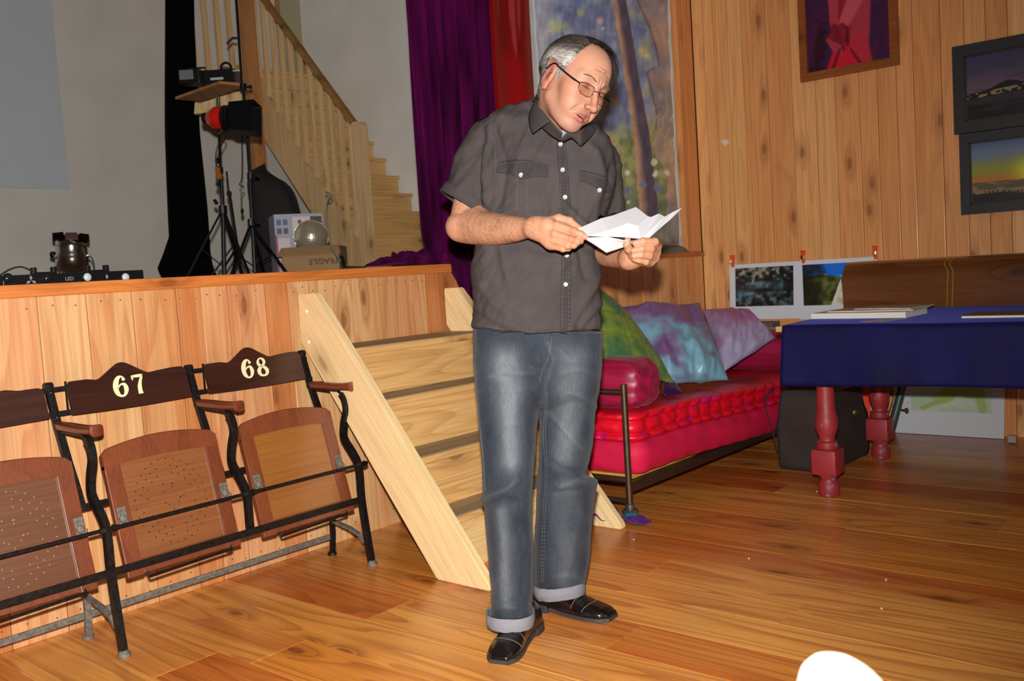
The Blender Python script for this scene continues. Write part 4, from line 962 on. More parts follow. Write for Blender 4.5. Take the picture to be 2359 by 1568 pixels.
def cushion(name, corners, th, mt, label, cat='cushion', n=44, wr=.012, seed=0, pinch=1.0, group=None, colfn=None, quilt=0):
    P = [np.asarray(c, float) for c in corners]   # TL, TR, BR, BL
    nrm = np.cross(P[1]-P[0], P[3]-P[0]); nrm /= np.linalg.norm(nrm)
    if nrm@(CC-P[0]) < 0: nrm = -nrm
    mb = MB(); sides = []
    for sgn in (1, -1):
        G = np.zeros((n, n, 3))
        u, v = np.meshgrid(np.linspace(0, 1, n), np.linspace(0, 1, n))
        uu = u+.0*v; e = (np.sin(math.pi*u)*np.sin(math.pi*v)); ed_ = 4*u*(1-u); ed2 = 4*v*(1-v)
        base = (P[0]*((1-u)*(1-v))[..., None]+P[1]*(u*(1-v))[..., None]+P[2]*(u*v)[..., None]+P[3]*((1-u)*v)[..., None])
        c_ = sum(P)/4; shrink = .045*pinch*(ed_*(1-ed2)**2+ed2*(1-ed_)**2)
        base = base+(c_-base)*shrink[..., None]
        h = th*.5*np.clip(ed_, 0, 1)**.5*np.clip(ed2, 0, 1)**.5
        nn_ = fbm(np.stack([u*5+3*v, v*2.4-u, u*0+seed+sgn], -1), seed)+.7*(1-np.abs(vn(np.stack([u*9+4*v, v*4-2*u, u*0+seed], -1), seed+3)))
        h = h+wr*nn_*np.clip(ed_*ed2*3, 0, 1)
        if quilt: h = h-quilt*(np.exp(-((np.abs((u*4) % 1-.5))/.05)**2)+np.exp(-((np.abs((v*4) % 1-.5))/.05)**2))
        G = base+nrm*sgn*h[..., None]; mb.grid(G)
    o = mb.out(name, mt, None, smooth='all')
    bm = bmesh.new(); bm.from_mesh(o.data); bmesh.ops.remove_doubles(bm, verts=bm.verts, dist=.0006); bmesh.ops.recalc_face_normals(bm, faces=bm.faces); bm.to_mesh(o.data); bm.free()
    o.data.polygons.foreach_set('use_smooth', [True]*len(o.data.polygons))
    if colfn: colourize(o, colfn)
    return tag(o, label, cat, group)
M_teal = mat('shot_silk_teal', (80, 96, 120), .38, vcol=True, sheen=.06, bump=.5, bscale=30)
def tealc(V):
    z = (V[:, 2]-.47)/.45; n = fbm(V*np.array([9, 9, 16]), 3)
    return mixc(mixc((112, 158, 178), (120, 84, 130), sm(z+.35*n, .3, .8)), (96, 66, 116), .4*sm(n, .2, .8))
def mauvec(V):
    n = fbm(V*np.array([8, 8, 14]), 8); return mixc(mixc((160, 152, 188), (160, 100, 146), sm((V[:, 2]-.55)/.3+.3*n, .1, .9)), (128, 84, 126), .3*sm(n, .1, .6))
def greenc(V):
    n = fbm(V*10, 2); return mixc((110, 130, 54), (62, 104, 66), sm(n, -.2, .7))
WB = lambda px, py, D: W(px, py, D)
cushion('cushion', [WB(1350, 640, 4.62), WB(1436, 722, 4.70), WB(1556, 884, 4.50), WB(1380, 850, 4.20)], .13, mat('green_silk', (80, 100, 40), .45, vcol=True, sheen=.05, bump=.5, bscale=40), 'olive green quilted silk cushion behind the man', seed=4, colfn=greenc, wr=.006, quilt=.006)
cushion('cushion', [WB(1398, 708, 5.0), WB(1612, 697, 5.12), WB(1680, 876, 4.82), WB(1538, 886, 4.66)], .15, M_teal, 'large teal and purple shot silk cushion standing upright on the bed', seed=1, colfn=tealc, wr=.028)
cushion('cushion', [WB(1618, 712, 5.5), WB(1728, 716, 5.5), WB(1786, 778, 5.35), WB(1668, 856, 5.15)], .13, mat('shot_silk_mauve', (110, 80, 110), .4, vcol=True, sheen=.06, bump=.4, bscale=30), 'pale mauve silk cushion leaning at the right end of the bed', seed=6, colfn=mauvec, wr=.020, pinch=.2)
cushion('cushion', [WB(1528, 868, 4.62), WB(1552, 878, 4.62), WB(1574, 906, 4.5), WB(1526, 912, 4.45)], .03, mat('dark_violet_silk', (44, 14, 66), .35, sheen=.1), 'small dark violet cloth corner lying beside the crimson bolster', 'cloth', seed=2, n=16, wr=.003)
def softbox(name, lo, hi, mt, label, cat, r=.06, rr=.006, seed=0):
    lo = np.array(lo, float); hi = np.array(hi, float); bm = bmesh.new(); bmesh.ops.create_cube(bm, size=1); bmesh.ops.subdivide_edges(bm, edges=bm.edges[:], cuts=22, use_grid_fill=True)
    V = np.array([v.co[:] for v in bm.verts])*2; h = (hi-lo)/2; c = (hi+lo)/2
    Q = V*h; inner = np.clip(Q, -(h-r), h-r); d = Q-inner; L = np.linalg.norm(d, axis=1, keepdims=True); L[L == 0] = 1
    isf = np.abs(V).max(1) > .99
    P = inner+d/L*np.minimum(r, 1e9)*1.0
    bul = .02*(1-(V[:, 0])**2)*(1-(V[:, 1])**2)+.02*(1-V[:, 2]**2)*((1-V[:, 0]**2)+(1-V[:, 1]**2))*.5
    nrm = d/L
    P = P+nrm*(bul+rr*fbm(P*np.array([6, 25, 25]), seed))[:, None]+c
    Fc = [[v.index for v in f.verts] for f in bm.faces]; bm.free()
    o = obj(name, P, Fc, mt, None, 'all'); return tag(o, label, cat)
M_bol = mat('crimson_bolster_silk', (142, 14, 58), .42, sheen=.08, var=.35, scale=9, stretch=(.3, 2.2, 3), bump=.5, bscale=18)
bo = softbox('bolster', (-3.02, 3.42, .468), (-2.225, 3.66, .675), M_bol, 'crimson striped box bolster lying across the foot of the bed', 'bolster', seed=3)
bo2 = softbox('bolster', (-3.03, 5.22, .425), (-2.19, 5.58, .64), M_bol, 'crimson bolster lying across the head of the bed under the mauve cushion', 'bolster', seed=5)
# violet scarf end on the floor by the bed foot
P0 = at(1425, 1210, 'z', 0); P1 = at(1503, 1221, 'z', 0)
u, v = np.meshgrid(np.linspace(0, 1, 40), np.linspace(0, 1, 18))
A_ = np.array([-2.335, 3.27, 0]); B_ = np.array([-2.13, 3.30, 0]); wdt = .075*(1-.6*u)
G = np.stack([A_[0]+(B_[0]-A_[0])*u, A_[1]+(B_[1]-A_[1])*u+(v-.5)*wdt*2-.02*np.sin(u*5), .004+np.abs(.030*np.sin(v*7+u*6)+.014*np.sin(u*17+v*4))*(1-u*.6)+.018*(1-u)], -1)
mb = MB(); mb.grid(G); o = mb.out('violet_scarf', mat('violet_velvet', (72, 16, 104), .5, sheen=.1), smooth='all'); md = o.modifiers.new('t', 'SOLIDIFY'); md.thickness = .003
tag(o, 'crumpled violet scarf on the floor beside the bed leg', 'scarf')
# ------------------------------------------------------------------ table with blue velvet cloth
tb = thing('table', 'long wooden table with red-painted turned legs under the blue cloth', 'table', (-.6, 4.55, 0))
M_red = mat('chipped_red_paint', (146, 40, 46), .5, var=.2, scale=14, bump=.3, bscale=60); M_bl = mat('blue_paint_under', (84, 110, 160), .7)
lp = [(.030, .0), (.044, .004), (.049, .022), (.049, .045), (.044, .06), (.034, .075), (.034, .082), (.043, .092), (.043, .10)]
lp2 = [(.047, .219), (.049, .225), (.047, .24), (.047, .25), (.036, .256), (.033, .266), (.040, .282), (.049, .31), (.051, .33), (.050, .352), (.044, .372), (.045, .376), (.042, .386), (.039, .44), (.036, .52), (.034, .60), (.036, .64), (.046, .65), (.046, .66)]
for (x, y) in ((-1.654, 4.10), (-1.714, 4.964), (.45, 4.10), (.45, 4.964)):
    mb = MB(); mb.lathe(lp, (x, y, 0), n=32); mb.lathe(lp2, (x, y, 0), n=32)
    w_ = .058
    mb.hex([(x+w_*a, y+w_*b, z) for z in (.10, .219) for b in (-1, 1) for a in (-1, 1)], .017)
    mb.hex([(x+.05*a, y+.05*b, z) for z in (.655, .765) for b in (-1, 1) for a in (-1, 1)], .004)
    lg = mb.out('leg', M_red, tb, smooth=True, org=(x, y, .3))
    mb = MB()
    for k, (aa, zz, rr_) in enumerate(((-.9, .055, .0497), (-.6, .085, .036), (-1.3, .012, .048), (-.3, .24, .0485), (-1.6, .33, .0512))):
        c_ = np.array([x, y, zz]); dv = np.array([math.cos(aa), math.sin(aa), 0]); tg = np.array([-dv[1], dv[0], 0])
        mb.prism([c_+dv*rr_*.97+tg*(.006+.004*math.sin(j*2.1+k))*math.cos(j)+np.array([0, 0, (.007+.003*math.cos(j*3+k))*math.sin(j)]) for j in np.linspace(0, 6.28, 8, endpoint=False)], dv*.002)
    mb.out('paint_chip', M_bl, lg)
MB().box((-1.80, 3.93, .762), (.62, 5.32, .786), .003).out('top', wood('table_top_wood', [(206, 168, 110), (196, 156, 100)], 'x', contrast=.2), tb)
for a, b in (((-1.68, 4.06, .68), (.5, 4.08, .762)), ((-1.68, 4.99, .68), (.5, 5.01, .762)), ((-1.70, 4.08, .68), (-1.68, 4.99, .762)), ((.47, 4.08, .68), (.49, 4.99, .762))): MB().box(a, b, .002).out('apron', M_red, tb)
M_vb = mat('blue_velvet', (10, 9, 66), .7, sheen=.22, var=.35, scale=5, spec=.2, bump=.3, bscale=120)
_mats['blue_velvet'].node_tree.nodes['Principled BSDF'].inputs['Sheen Tint'].default_value = (.15, .2, 1, 1)
xs = np.linspace(-1.765, .64, 150)
prof = [(5.335, .58), (5.335, .7), (5.332, .785), (5.32, .7895)]+[(y, .7895) for y in np.linspace(5.2, 3.98, 14)]+[(3.935, .7895), (3.924, .786), (3.920, .77)]+[(3.918, z) for z in np.linspace(.75, .523, 14)]
G = []
for (y, z) in prof:
    hang = max(0, (.77-z)/.25) if y < 4 else 0
    yy = y-hang*(.010+.007*np.sin(xs*9+1.6*np.sin(xs*4))+.003*np.sin(xs*31)); zz = z+.0012*np.sin(xs*9+y*7)*(1 if hang == 0 else 0)+hang*(.003*np.sin(xs*3)+.020*sm(xs, -1.8, -.9))
    G.append(np.stack([xs-(.012*hang)*(xs < -1.7), yy, zz], -1))
mb = MB(); mb.grid(G); o = mb.out('tablecloth', M_vb, smooth='all'); md = o.modifiers.new('t', 'SOLIDIFY'); md.thickness = .003; md.offset = 1
tag(o, 'dark blue velvet cloth draped over the long table', 'tablecloth')
ZT = .793
# books and papers
M_page = mat('white_pages', (214, 214, 208), .7, stretch=(1, 1, 60), var=.05, scale=20)
def book(P00, ux, w_, d_, h_, cover, label, name='book', cat='book', ang=0, z=ZT, page=True):
    P00 = np.asarray(P00, float).copy(); P00[2] = z; ux = np.array([math.cos(ang), math.sin(ang), 0]); uy = np.array([-ux[1], ux[0], 0])
    t_ = thing(name, label, cat, P00)
    def blk(a0, a1, b0, b1, z0, z1, bev=0): return MB().hex([P00+ux*a+uy*b+np.array([0, 0, c]) for c in (z0, z1) for b in (b0, b1) for a in (a0, a1)], bev)
    blk(.002, w_-.003, .002, d_-.002, .0015, h_-.0015).out('pages', M_page, t_)
    blk(0, w_, 0, d_, 0, .0013).out('cover_back', cover, t_); blk(0, w_, 0, d_, h_-.0013, h_).out('cover_front', cover, t_); return t_
b0 = at(1868, 744, 'y', 4.26); b1 = at(2088, 744, 'y', 4.24)
wd = np.linalg.norm(b1-b0); an = math.atan2((b1-b0)[1], (b1-b0)[0])
M_cov1 = mat('catalogue_cover', (176, 150, 128), .45, var=.35, scale=14); M_cov2 = mat('grey_magazine_cover', (170, 160, 150), .4, var=.4, scale=10)
book(b0, None, wd, .27, .026, mat('white_cover', (205, 205, 200), .5), 'thick white-paged catalogue lying on the blue cloth', ang=an)
book(b0+(.06, .05, 0), None, wd-.05, .25, .006, M_cov1, 'brown photo magazine on top of the thick catalogue', 'magazine', 'magazine', an+.04, ZT+.0262)
book(b0+(.16, .12, 0), None, wd-.17, .24, .005, M_cov2, 'grey open magazine topmost on the pile of catalogues', 'magazine', 'magazine', an-.10, ZT+.0325)
c0 = at(1982, 747, 'y', 4.05); c1 = at(2036, 747, 'y', 4.05)
o = MB().hex([np.array([x, y, z]) for z in (ZT, ZT+.001) for (x, y) in ((c0[0], c0[1]), (c1[0], c1[1]), (c0[0]+.04, c0[1]+.14), (c1[0]+.05, c1[1]+.14))]).out('leaflet', mat('beige_leaflet', (186, 168, 150), .6, var=.15, scale=20)); tag(o, 'small beige leaflet lying in front of the catalogue', 'leaflet')
c0 = at(2214, 742, 'y', 4.15)
book(c0, None, .36, .24, .011, mat('brown_book_cover', (112, 84, 62), .5, var=.3, scale=12), 'thin brown-covered book at the right end of the table', ang=.0)
# varnished chest with a rounded front standing on the back of the table
ct_ = thing('wooden_chest', 'dark brown varnished chest with rounded top edge at the back of the table', 'chest', (-.6, 5.1, ZT))
prf = [(4.94, ZT), (4.935, ZT+.10), (4.94, ZT+.17)]+[(4.94+.10*(1-math.cos(a)), ZT+.17+.075*math.sin(a)) for a in np.linspace(.15, math.pi/2, 9)]+[(5.22, ZT+.246), (5.28, ZT+.24), (5.28, ZT)]
n = len(prf); mb = MB(); mb.grid([[(x, y, z) for y, z in prf] for x in np.linspace(-1.875, .45, 3)], closeu=True); mb.F += [tuple(range(n)), tuple(range(2*n, 3*n))[::-1]]
mb.out('body', wood('dark_varnished_wood', [(96, 52, 22), (110, 62, 26)], 'x', rough=.25, ring=7, contrast=.5, dark=(48, 24, 10), coat=.6, knots=.4), ct_, smooth=True)
for px in (2180, 2192):
    q_ = at(px, 700, 'y', 4.93); P = [(q_[0]+.01*math.sin(i*.8), y-.003, z+.002) for i, (y, z) in enumerate(prf[:10])]
    MB().tube(P, .0018, 5).out('strap', mat('yellow_strap', (160, 140, 40), .5), ct_)
# ------------------------------------------------------------------ clipped photo prints on the wall
M_prt = mat('photo_print', (128, 128, 128), .35, vcol=True, coat=.2)
def bound(u, v, x0, x1, z0, z1): return (u > x0) & (u < x1) & (v > z0) & (v < z1)
def printA(u, v):
    n = fbm(np.stack([u*9, v*8, u*0], -1), 3); n2 = fbm(np.stack([u*20, v*17, u*0], -1), 5, 2)
    s = (u-.085)/(.83); t_ = (v-.235)/(.70)
    c = mixc((20, 26, 30), (120, 122, 110), sm(n2*.6+1.6*(t_-.66)-1.3*np.abs(s-.42), -.5, .7))
    rock = np.exp(-(((s-.42)/.22)**2+((t_-.52)/.13)**2)**2); c = mixc(c, (74, 98, 108), rock*.9); c = mixc(c, (12, 14, 18), np.exp(-(((s-.45)/.24)**2+((t_-.40)/.05)**2))*.9)
    wt = np.exp(-(((s-.15)/.2)**2+((t_-.32)/.09)**2)); c = mixc(c, (70, 130, 150), wt*.8)
    r2 = sm(n2+.4*n, -.7, .9)*sm(-t_, -.42, -.3); c = mixc(c, (98, 116, 118), .65*r2); c = mixc(c, (60, 92, 104), np.exp(-(((s-.76)/.09)**2+((t_-.5)/.13)**2)))
    ins = bound(s, t_, 0, 1, 0, 1); return np.where(ins[..., None], np.clip(c*(1.15+.3*n2[..., None]), 0, 255), (220, 226, 240))
def printB(u, v):
    n = fbm(np.stack([u*9, v*8, u*0], -1), 13); n2 = fbm(np.stack([u*18, v*15, u*0], -1), 15, 2)
    s = (u-.055)/(.88); t_ = (v-.235)/(.70)
    c = mixc((34, 44, 18), (104, 106, 50), sm(n2*.6+.6*n, -.9, 1.0)); hz = .68+.05*np.sin(s*6)
    sky = mixc((20, 90, 190), (190, 205, 225), sm(n2*.5+.5*n-1.2*(t_-.8), .1, 1.0)); c = np.where((t_ > hz)[..., None], sky, c)
    c = mixc(c, (16, 18, 10), sm(.34-s+.12*n, 0, .2)*.8)
    xc = .62+.0*t_; wdt = .012+.10*(.62-t_); dp = np.clip((.6-t_)/.6, 0, 1); path = (np.abs(s-(.56-.06*dp)) < .006+.085*dp)*(t_ < .6); c = np.where(path[..., None], (176, 176, 164), c)
    c = mixc(c, (130, 130, 104), .6*sm(n2, -.2, .9)*(s > .5)*(t_ < .5))
    ins = bound(s, t_, 0, 1, 0, 1); return np.where(ins[..., None], np.clip(c*1.3, 0, 255), (220, 226, 240))
yp = YB-.009
a_ = at(1682, 730, 'y', yp); b_ = at(1843, 730, 'y', yp); c_ = at(2022, 594, 'y', yp); tl_ = at(1688, 610, 'y', yp); zt_ = tl_[2]
o = sheet('photo_print', (a_[0], yp, .690), (b_[0], yp, .690), (a_[0]+.012, yp, zt_), .002, 170, 110, printA, M_prt); tag(o, 'white-bordered photo print of blue rocks clipped to the wooden wall', 'photo print')
o = sheet('photo_print', (b_[0]+.001, yp-.002, .684), (c_[0]-.004, yp-.002, .684), (b_[0]+.001, yp-.002, zt_), .002, 170, 110, printB, M_prt); tag(o, 'white-bordered photo print of a hillside path under blue sky, partly behind the chest', 'photo print')
M_or = mat('orange_plastic', (232, 84, 14), .3, coat=.3)
for i, (px, py, lb_) in enumerate(((1688, 592, 'leftmost orange clip, at the corner of the rock photo print'), (1851, 585, 'middle orange clip, between the two photo prints'), (2017, 579, 'rightmost orange clip, above the hillside photo print'))):
    c0 = at(px, py, 'y', YB-.014); c0[2] = zt_+.035
    cl = thing('spring_clip', lb_, 'clip', c0, 'orange clips holding the photo prints')
    for s_, nm in ((-1, 'rear'), (1, 'front')):
        mb = MB(); y = c0[1]-.005+.006*-s_
        mb.prism([(c0[0]+x, y, c0[2]+z) for x, z in ((-.017, .032), (.017, .030), (.011, -.005), (.009, -.050), (-.007, -.050), (-.011, -.005))], (0, -.003, 0)); mb.out('jaw', M_or, cl)
    mb = MB(); mb.lathe([(.009, -.010), (.011, -.008), (.011, .008), (.009, .010)], c0+(0, -.012, -.012), (1, 0, 0), 16)
    mb.hex([(c0[0]+.010*a, c0[1]-.018+.012*b, c0[2]-.012+.012*d) for d in (-1, 1) for b in (-1, 1) for a in (-1, 1)], .003); mb.out('spring', M_chr, cl)
# grey shelf edge below the prints
o = MB().box((a_[0]+.03, YB-.14, .64), (a_[0]+.36, YB-.02, .678), .006).out('grey_shelf', mat('grey_cloth', (90, 88, 84), .8)); tag(o, 'low grey ledge just below the left photo print', 'ledge')
# ------------------------------------------------------------------ framed pictures
def frame(x0, x1, z0, z1, fw, dep, mtf, fn, label, tilt=0, inner=.0, lower_drop=0):
    t_ = thing('picture_frame', label, 'picture', ((x0+x1)/2, YB-.02, (z0+z1)/2))
    y0, y1 = YB-.004-dep, YB-.004
    for poly in ([(x0, z0), (x1, z0), (x1-fw, z0+fw), (x0+fw, z0+fw)], [(x0, z1), (x1, z1), (x1-fw, z1-fw), (x0+fw, z1-fw)], [(x0, z0), (x0, z1), (x0+fw, z1-fw), (x0+fw, z0+fw)], [(x1, z0), (x1, z1), (x1-fw, z1-fw), (x1-fw, z0+fw)]):
        MB().prism([(x, y0, z) for x, z in poly], (0, dep, 0)).out('frame_side', mtf, t_)
    if inner:
        for poly in ([(x0+fw, z0+fw, x1-fw, z0+fw+inner)], [(x0+fw, z1-fw-inner, x1-fw, z1-fw)], [(x0+fw, z0+fw, x0+fw+inner, z1-fw)], [(x1-fw-inner, z0+fw, x1-fw, z1-fw)]):
            a, b, c, d = poly[0]; MB().box((a, y0+.008, b), (c, y0+.016, d), .001).out('inner_lip', mtf, t_)
    sheet('picture', (x0+fw*.9, y0+dep*.6, z0+fw*.9), (x1-fw*.9, y0+dep*.6, z0+fw*.9), (x0+fw*.9, y0+dep*.6, z1-fw*.9), .003, 150, 150, lambda u, v: fn(x0+fw+u*(x1-x0-2*fw), z0+fw+v*(z1-z0-2*fw)), M_prt, t_)
    return t_
def seg(X, Y, a, b, r0, r1):
    a = np.array(a, float); b = np.array(b, float); d = b-a; t_ = np.clip(((X-a[0])*d[0]+(Y-a[1])*d[1])/(d@d), 0, 1)
    return np.hypot(X-a[0]-t_*d[0], Y-a[1]-t_*d[1])/(r0+(r1-r0)*t_)
def redpic(x, z):
    X, Y = pj(np.stack([x, np.full_like(x, YB-.02), z], -1)); n = fbm(np.stack([X/12, Y/12, X*0], -1), 5)
    c = mixc((52, 22, 58), (66, 22, 52), sm(n, -.4, .4))
    sk = seg(X, Y, (1955, 175), (1945, 105), 58, 24); c = mixc(c, (176, 20, 40), sm(-sk, -1.05, -.92)*sm(Y, 88, 100))
    bk2 = seg(X, Y, (1985, -30), (1978, 95), 22, 24); c = mixc(c, (150, 46, 62), sm(-bk2, -1.1, -.8))
    hp = seg(X, Y, (1978, 95), (1990, 150), 22, 22); c = mixc(c, (160, 36, 52), sm(-hp, -1.1, -.8))
    br = seg(X, Y, (1935, -10), (1938, 70), 26, 22); c = mixc(c, (130, 24, 46), sm(-br, -1.1, -.8))
    for a, b, r0, r1, cc in (((1918, -20), (1922, 62), 13, 10, (156, 50, 66)), ((1972, -10), (1940, 62), 20, 12, (170, 70, 82)), ((1940, 62), (1908, 92), 11, 8, (120, 24, 40)), ((1922, 62), (1940, 110), 9, 7, (110, 18, 34))):
        s_ = seg(X, Y, a, b, r0, r1); c = mixc(c, np.array(cc), sm(-s_, -1.15, -.7))
    for k in range(4):
        s_ = seg(X, Y, (1908+4*k, 92+7*k), (1936+2*k, 104+7*k), 4.2, 3); c = mixc(c, (150, 48, 66), sm(-s_, -1.2, -.6))
    c = mixc(c, (30, 8, 20), .7*sm(-seg(X, Y, (1900, 60), (1880, 170), 16, 26), -1, -.4)*sm(n, -.5, .3))
    for a, b in (((1935, 112), (1918, 160)), ((1950, 60), (1952, 100)), ((1960, 112), (1985, 150))): c = mixc(c, (80, 8, 24), .7*sm(-seg(X, Y, a, b, 3, 5), -1.4, -.5))
    return np.clip(c*1.2, 0, 255)
frame(-2.397, -1.805, 2.163, 3.05, .047, .035, wood('amber_frame_wood', [(150, 82, 30), (142, 76, 28)], 'x', rough=.4, contrast=.2, dark=(100, 50, 16)), redpic, 'wood-framed picture of a red-draped figure on purple, high on the wall')
M_bf = mat('black_frame_paint', (38, 38, 40), .45)
def dusk(x, z):
    u = (x+1.45)/.6; v = (z-1.78)/.36; n = fbm(np.stack([u*7, v*20, u*0], -1), 3); n2 = fbm(np.stack([u*40, v*40, u*0], -1), 8)
    c = mixc((112, 84, 102), (60, 64, 100), sm(v, .42, .9)); c = mixc(c, (70, 60, 84), .6*sm(n, .1, .5)*(v > .45))
    hill = .42+.10*np.exp(-((u-.36)/.13)**2)+.06*np.exp(-((u-.62)/.07)**2)+.04*u; c = np.where((v < hill)[..., None], (26, 22, 30), c)
    lt = (np.abs(v-(.37+.10*u)) < .035)*(n2 > .15); c = np.where(lt[..., None], (150, 132, 92), c)
    c = np.where((v < .33+.08*u)[..., None], mixc((54, 46, 54), (24, 22, 24), sm(-v+.1*n, -.28, -.12)), c); return c
def sunset(x, z):
    u = (x+1.44)/.6; v = (z-1.31)/.35; n = fbm(np.stack([u*7, v*22, u*0], -1), 3)
    c = mixc((196, 120, 50), (150, 150, 60), sm(v, .38, .52)); c = mixc(c, (110, 128, 150), sm(v, .52, .8)); c = mixc(c, (84, 98, 140), sm(v, .8, 1))
    d = np.hypot((u-.50)*1.7, v-.47); c = mixc(c, (236, 226, 60), np.exp(-(d/.2)**2)); c = mixc(c, (235, 240, 240), np.exp(-(d/.075)**4))
    sea = v < .36; c = np.where(sea[..., None], mixc((96, 86, 70), (150, 120, 80), sm(n, 0, .4)), c); c = mixc(c, (236, 214, 90), np.exp(-((u-.5)/.03)**2)*sea*.8)
    c = np.where((v < .17+.02*np.sin(u*9)+.03*(vn(np.stack([u*60, u*0, u*0], -1), 2) > .5))[..., None], (36, 32, 34), c); return c
frame(-1.512, -.78, 1.716, 2.20, .062, .040, M_bf, dusk, 'black-framed photo of a bay at dusk with dark hills, upper of the two', inner=.008)
frame(-1.488, -.76, 1.262, 1.712, .052, .040, M_bf, sunset, 'black-framed photo of a bright sunset over the sea, lower of the two', inner=.008)
# ------------------------------------------------------------------ under the table
def greenp(u, v):
    n = fbm(np.stack([u*6, v*7, u*0], -1), 3); s = (u-.17)/.72; t_ = (v-.30)/.6; ins = bound(s, t_, 0, 1, 0, 2)
    c = mixc((176, 196, 172), (190, 206, 188), sm(n, -.3, .4))
    for a, b, r0, r1 in (((.15, .06), (.5, .32), .05, .07), ((.28, .28), (.55, .5), .05, .09), ((.55, .45), (.82, .3), .12, .03), ((.82, .7), (.9, .05), .10, .06), ((.55, .8), (.75, .45), .2, .1)):
        c = mixc(c, (150, 176, 84), .8*sm(-seg(s, t_, a, b, r0, r1)+.5*n, -1.2, -.5))
    c = np.where(ins[..., None], c, (200, 206, 214))
    dots = (np.abs(u-.135) < .006)*(np.abs((v*9) % 1-.5) < .12)*(v > .2); return np.where(dots[..., None], (120, 120, 84), c)
o = sheet('white_board', (-1.89, 5.69, .002), (-1.285, 5.69, .002), (-1.89, 5.752, .46), .006, 110, 90, greenp, M_prt); tag(o, 'white board with pale green print leaning on the wall under the table', 'board')
o = MB().hex([(x, y, z) for z, yy in ((.002, 5.60), (.45, 5.66)) for y in (yy, yy+.006) for x in (-2.24, -1.93)], .001).out('white_card', mat('white_card', (196, 200, 212), .6)); tag(o, 'white card leaning on the wall behind the dark bag', 'card')
p = at(2003, 935, 'y', 5.62)
o = MB().hex([(x, y, z) for z, dx, yy in ((.06, 0, 5.585), (.33, -.03, 5.622)) for y in (yy, yy+.003) for x in (p[0]-.03+dx, p[0]+.03+dx*1.6)]).out('orange_paper', mat('orange_card', (236, 70, 20), .6)); tag(o, 'bright orange paper strip in front of the white card beside the bag', 'paper')
tu = thing('support_tube', 'green-grey metal tube leaning under the table beside the rear leg', 'tube', at(2048, 985, 'z', 0))
q0 = at(2050, 984, 'y', 5.55); q0[2] = .02; q1 = at(2082, 880, 'y', 5.60)
MB().tube([q0, q1], .024, 16).out('tube', mat('green_grey_paint', (58, 80, 78), .4, .2), tu, smooth=True)
kb = at(2087, 945, 'y', 5.5); mb = MB(); mb.tube([kb-(.035, -.02, 0), kb], .005, 8); mb.lathe([(.014, 0), (.016, .004), (.014, .009)], kb, (1, -.3, .2), 14); mb.out('thumb_screw', mat('brass_brown', (120, 100, 84), .35, .8), tu)
mb = MB(); mb.tube([at(2070, 880, 'y', 5.5), at(2040, 975, 'y', 5.5)], .0025, 5); mb.out('wire', M_chr, tu)
p = at(2333, 1025, 'y', 5.6); p[2] = .02; o = MB().box(p-(.02, .02, .015), p+(.02, .02, .022), .004).out('white_cube', mat('white_plastic_cube', (170, 160, 155), .4)); tag(o, 'small white plastic cube on the floor by the wall', 'cube')
# bag
A0 = at(1793, 1080, 'z', 0); B0 = at(1906, 1093, 'z', 0); C0 = at(2004, 1046, 'z', 0); D0 = A0+(C0-B0)*.8
M_bag = mat('dark_brown_canvas', (46, 36, 34), .8, var=.15, scale=10, bump=.5, bscale=140)
hb = at(1795, 868, 'x', A0[0])[2]*.98
quad = [A0, B0, C0, D0]; L_ = []
for i in range(4):
    for k in range(14): t_ = k/14; L_.append(quad[i]*(1-t_)+quad[(i+1) % 4]*t_)
L_ = np.array(L_); c_ = L_.mean(0); G = []
for h in np.linspace(0, 1, 20):
    f = np.interp(h, [0, .04, .5, .85, .95, 1], [.97, 1, 1.0, .90, .62, .05])
    P = c_+(L_-c_)*f; drop = (((L_-A0)@(C0-A0))/((C0-A0)@(C0-A0)))
    P = P*1.0; P[:, 2] = .004+h*hb*(1-.25*np.clip(drop, 0, 1)*h)+.0*h
    P[:, :2] += .006*np.stack([fbm(np.stack([L_[:, 0]*9, L_[:, 1]*9, L_[:, 0]*0+h*4], -1), 1), fbm(np.stack([L_[:, 0]*9, L_[:, 1]*9, L_[:, 0]*0+h*4], -1), 2)], -1)
    G.append(P)
mb = MB(); mb.grid(G, closeu=True); mb.F += [tuple(range(56))[::-1]]; bg_ = mb.out('canvas_bag', M_bag, smooth='all'); tag(bg_, 'large dark brown canvas bag standing on the floor under the table', 'bag')
mb = MB(); mb.tube(catmull([A0+(0, 0, hb*.93), A0+(-.03, -.02, hb*.85), A0+(-.045, -.02, hb*.7), A0+(-.02, -.01, hb*.45), A0+(0, -.004, hb*.2)], 24), .012, 8, flat=.3); mb.out('strap', M_bag, bg_)
fr_ = B0*.35+C0*.65; mb = MB(); mb.lathe([(.016, 0), (.014, .004), (.004, .006)], np.array([fr_[0]+.0, fr_[1]-.0, .26])+np.array([.012, -.016, 0]), (.6, -.8, 0), 14); mb.out('snap', mat('olive_brass', (90, 80, 44), .4, .8), bg_)
mb = MB(); mb.grid([[(B0*(1-u)+C0*u)+np.array([.010, -.012, z+.03*math.sin(u*3.1)]) for u in np.linspace(-.02, .85, 20)] for z in (hb*.62, hb*.75, hb*.80)]); mb.out('flap', M_bag, bg_, smooth='all')
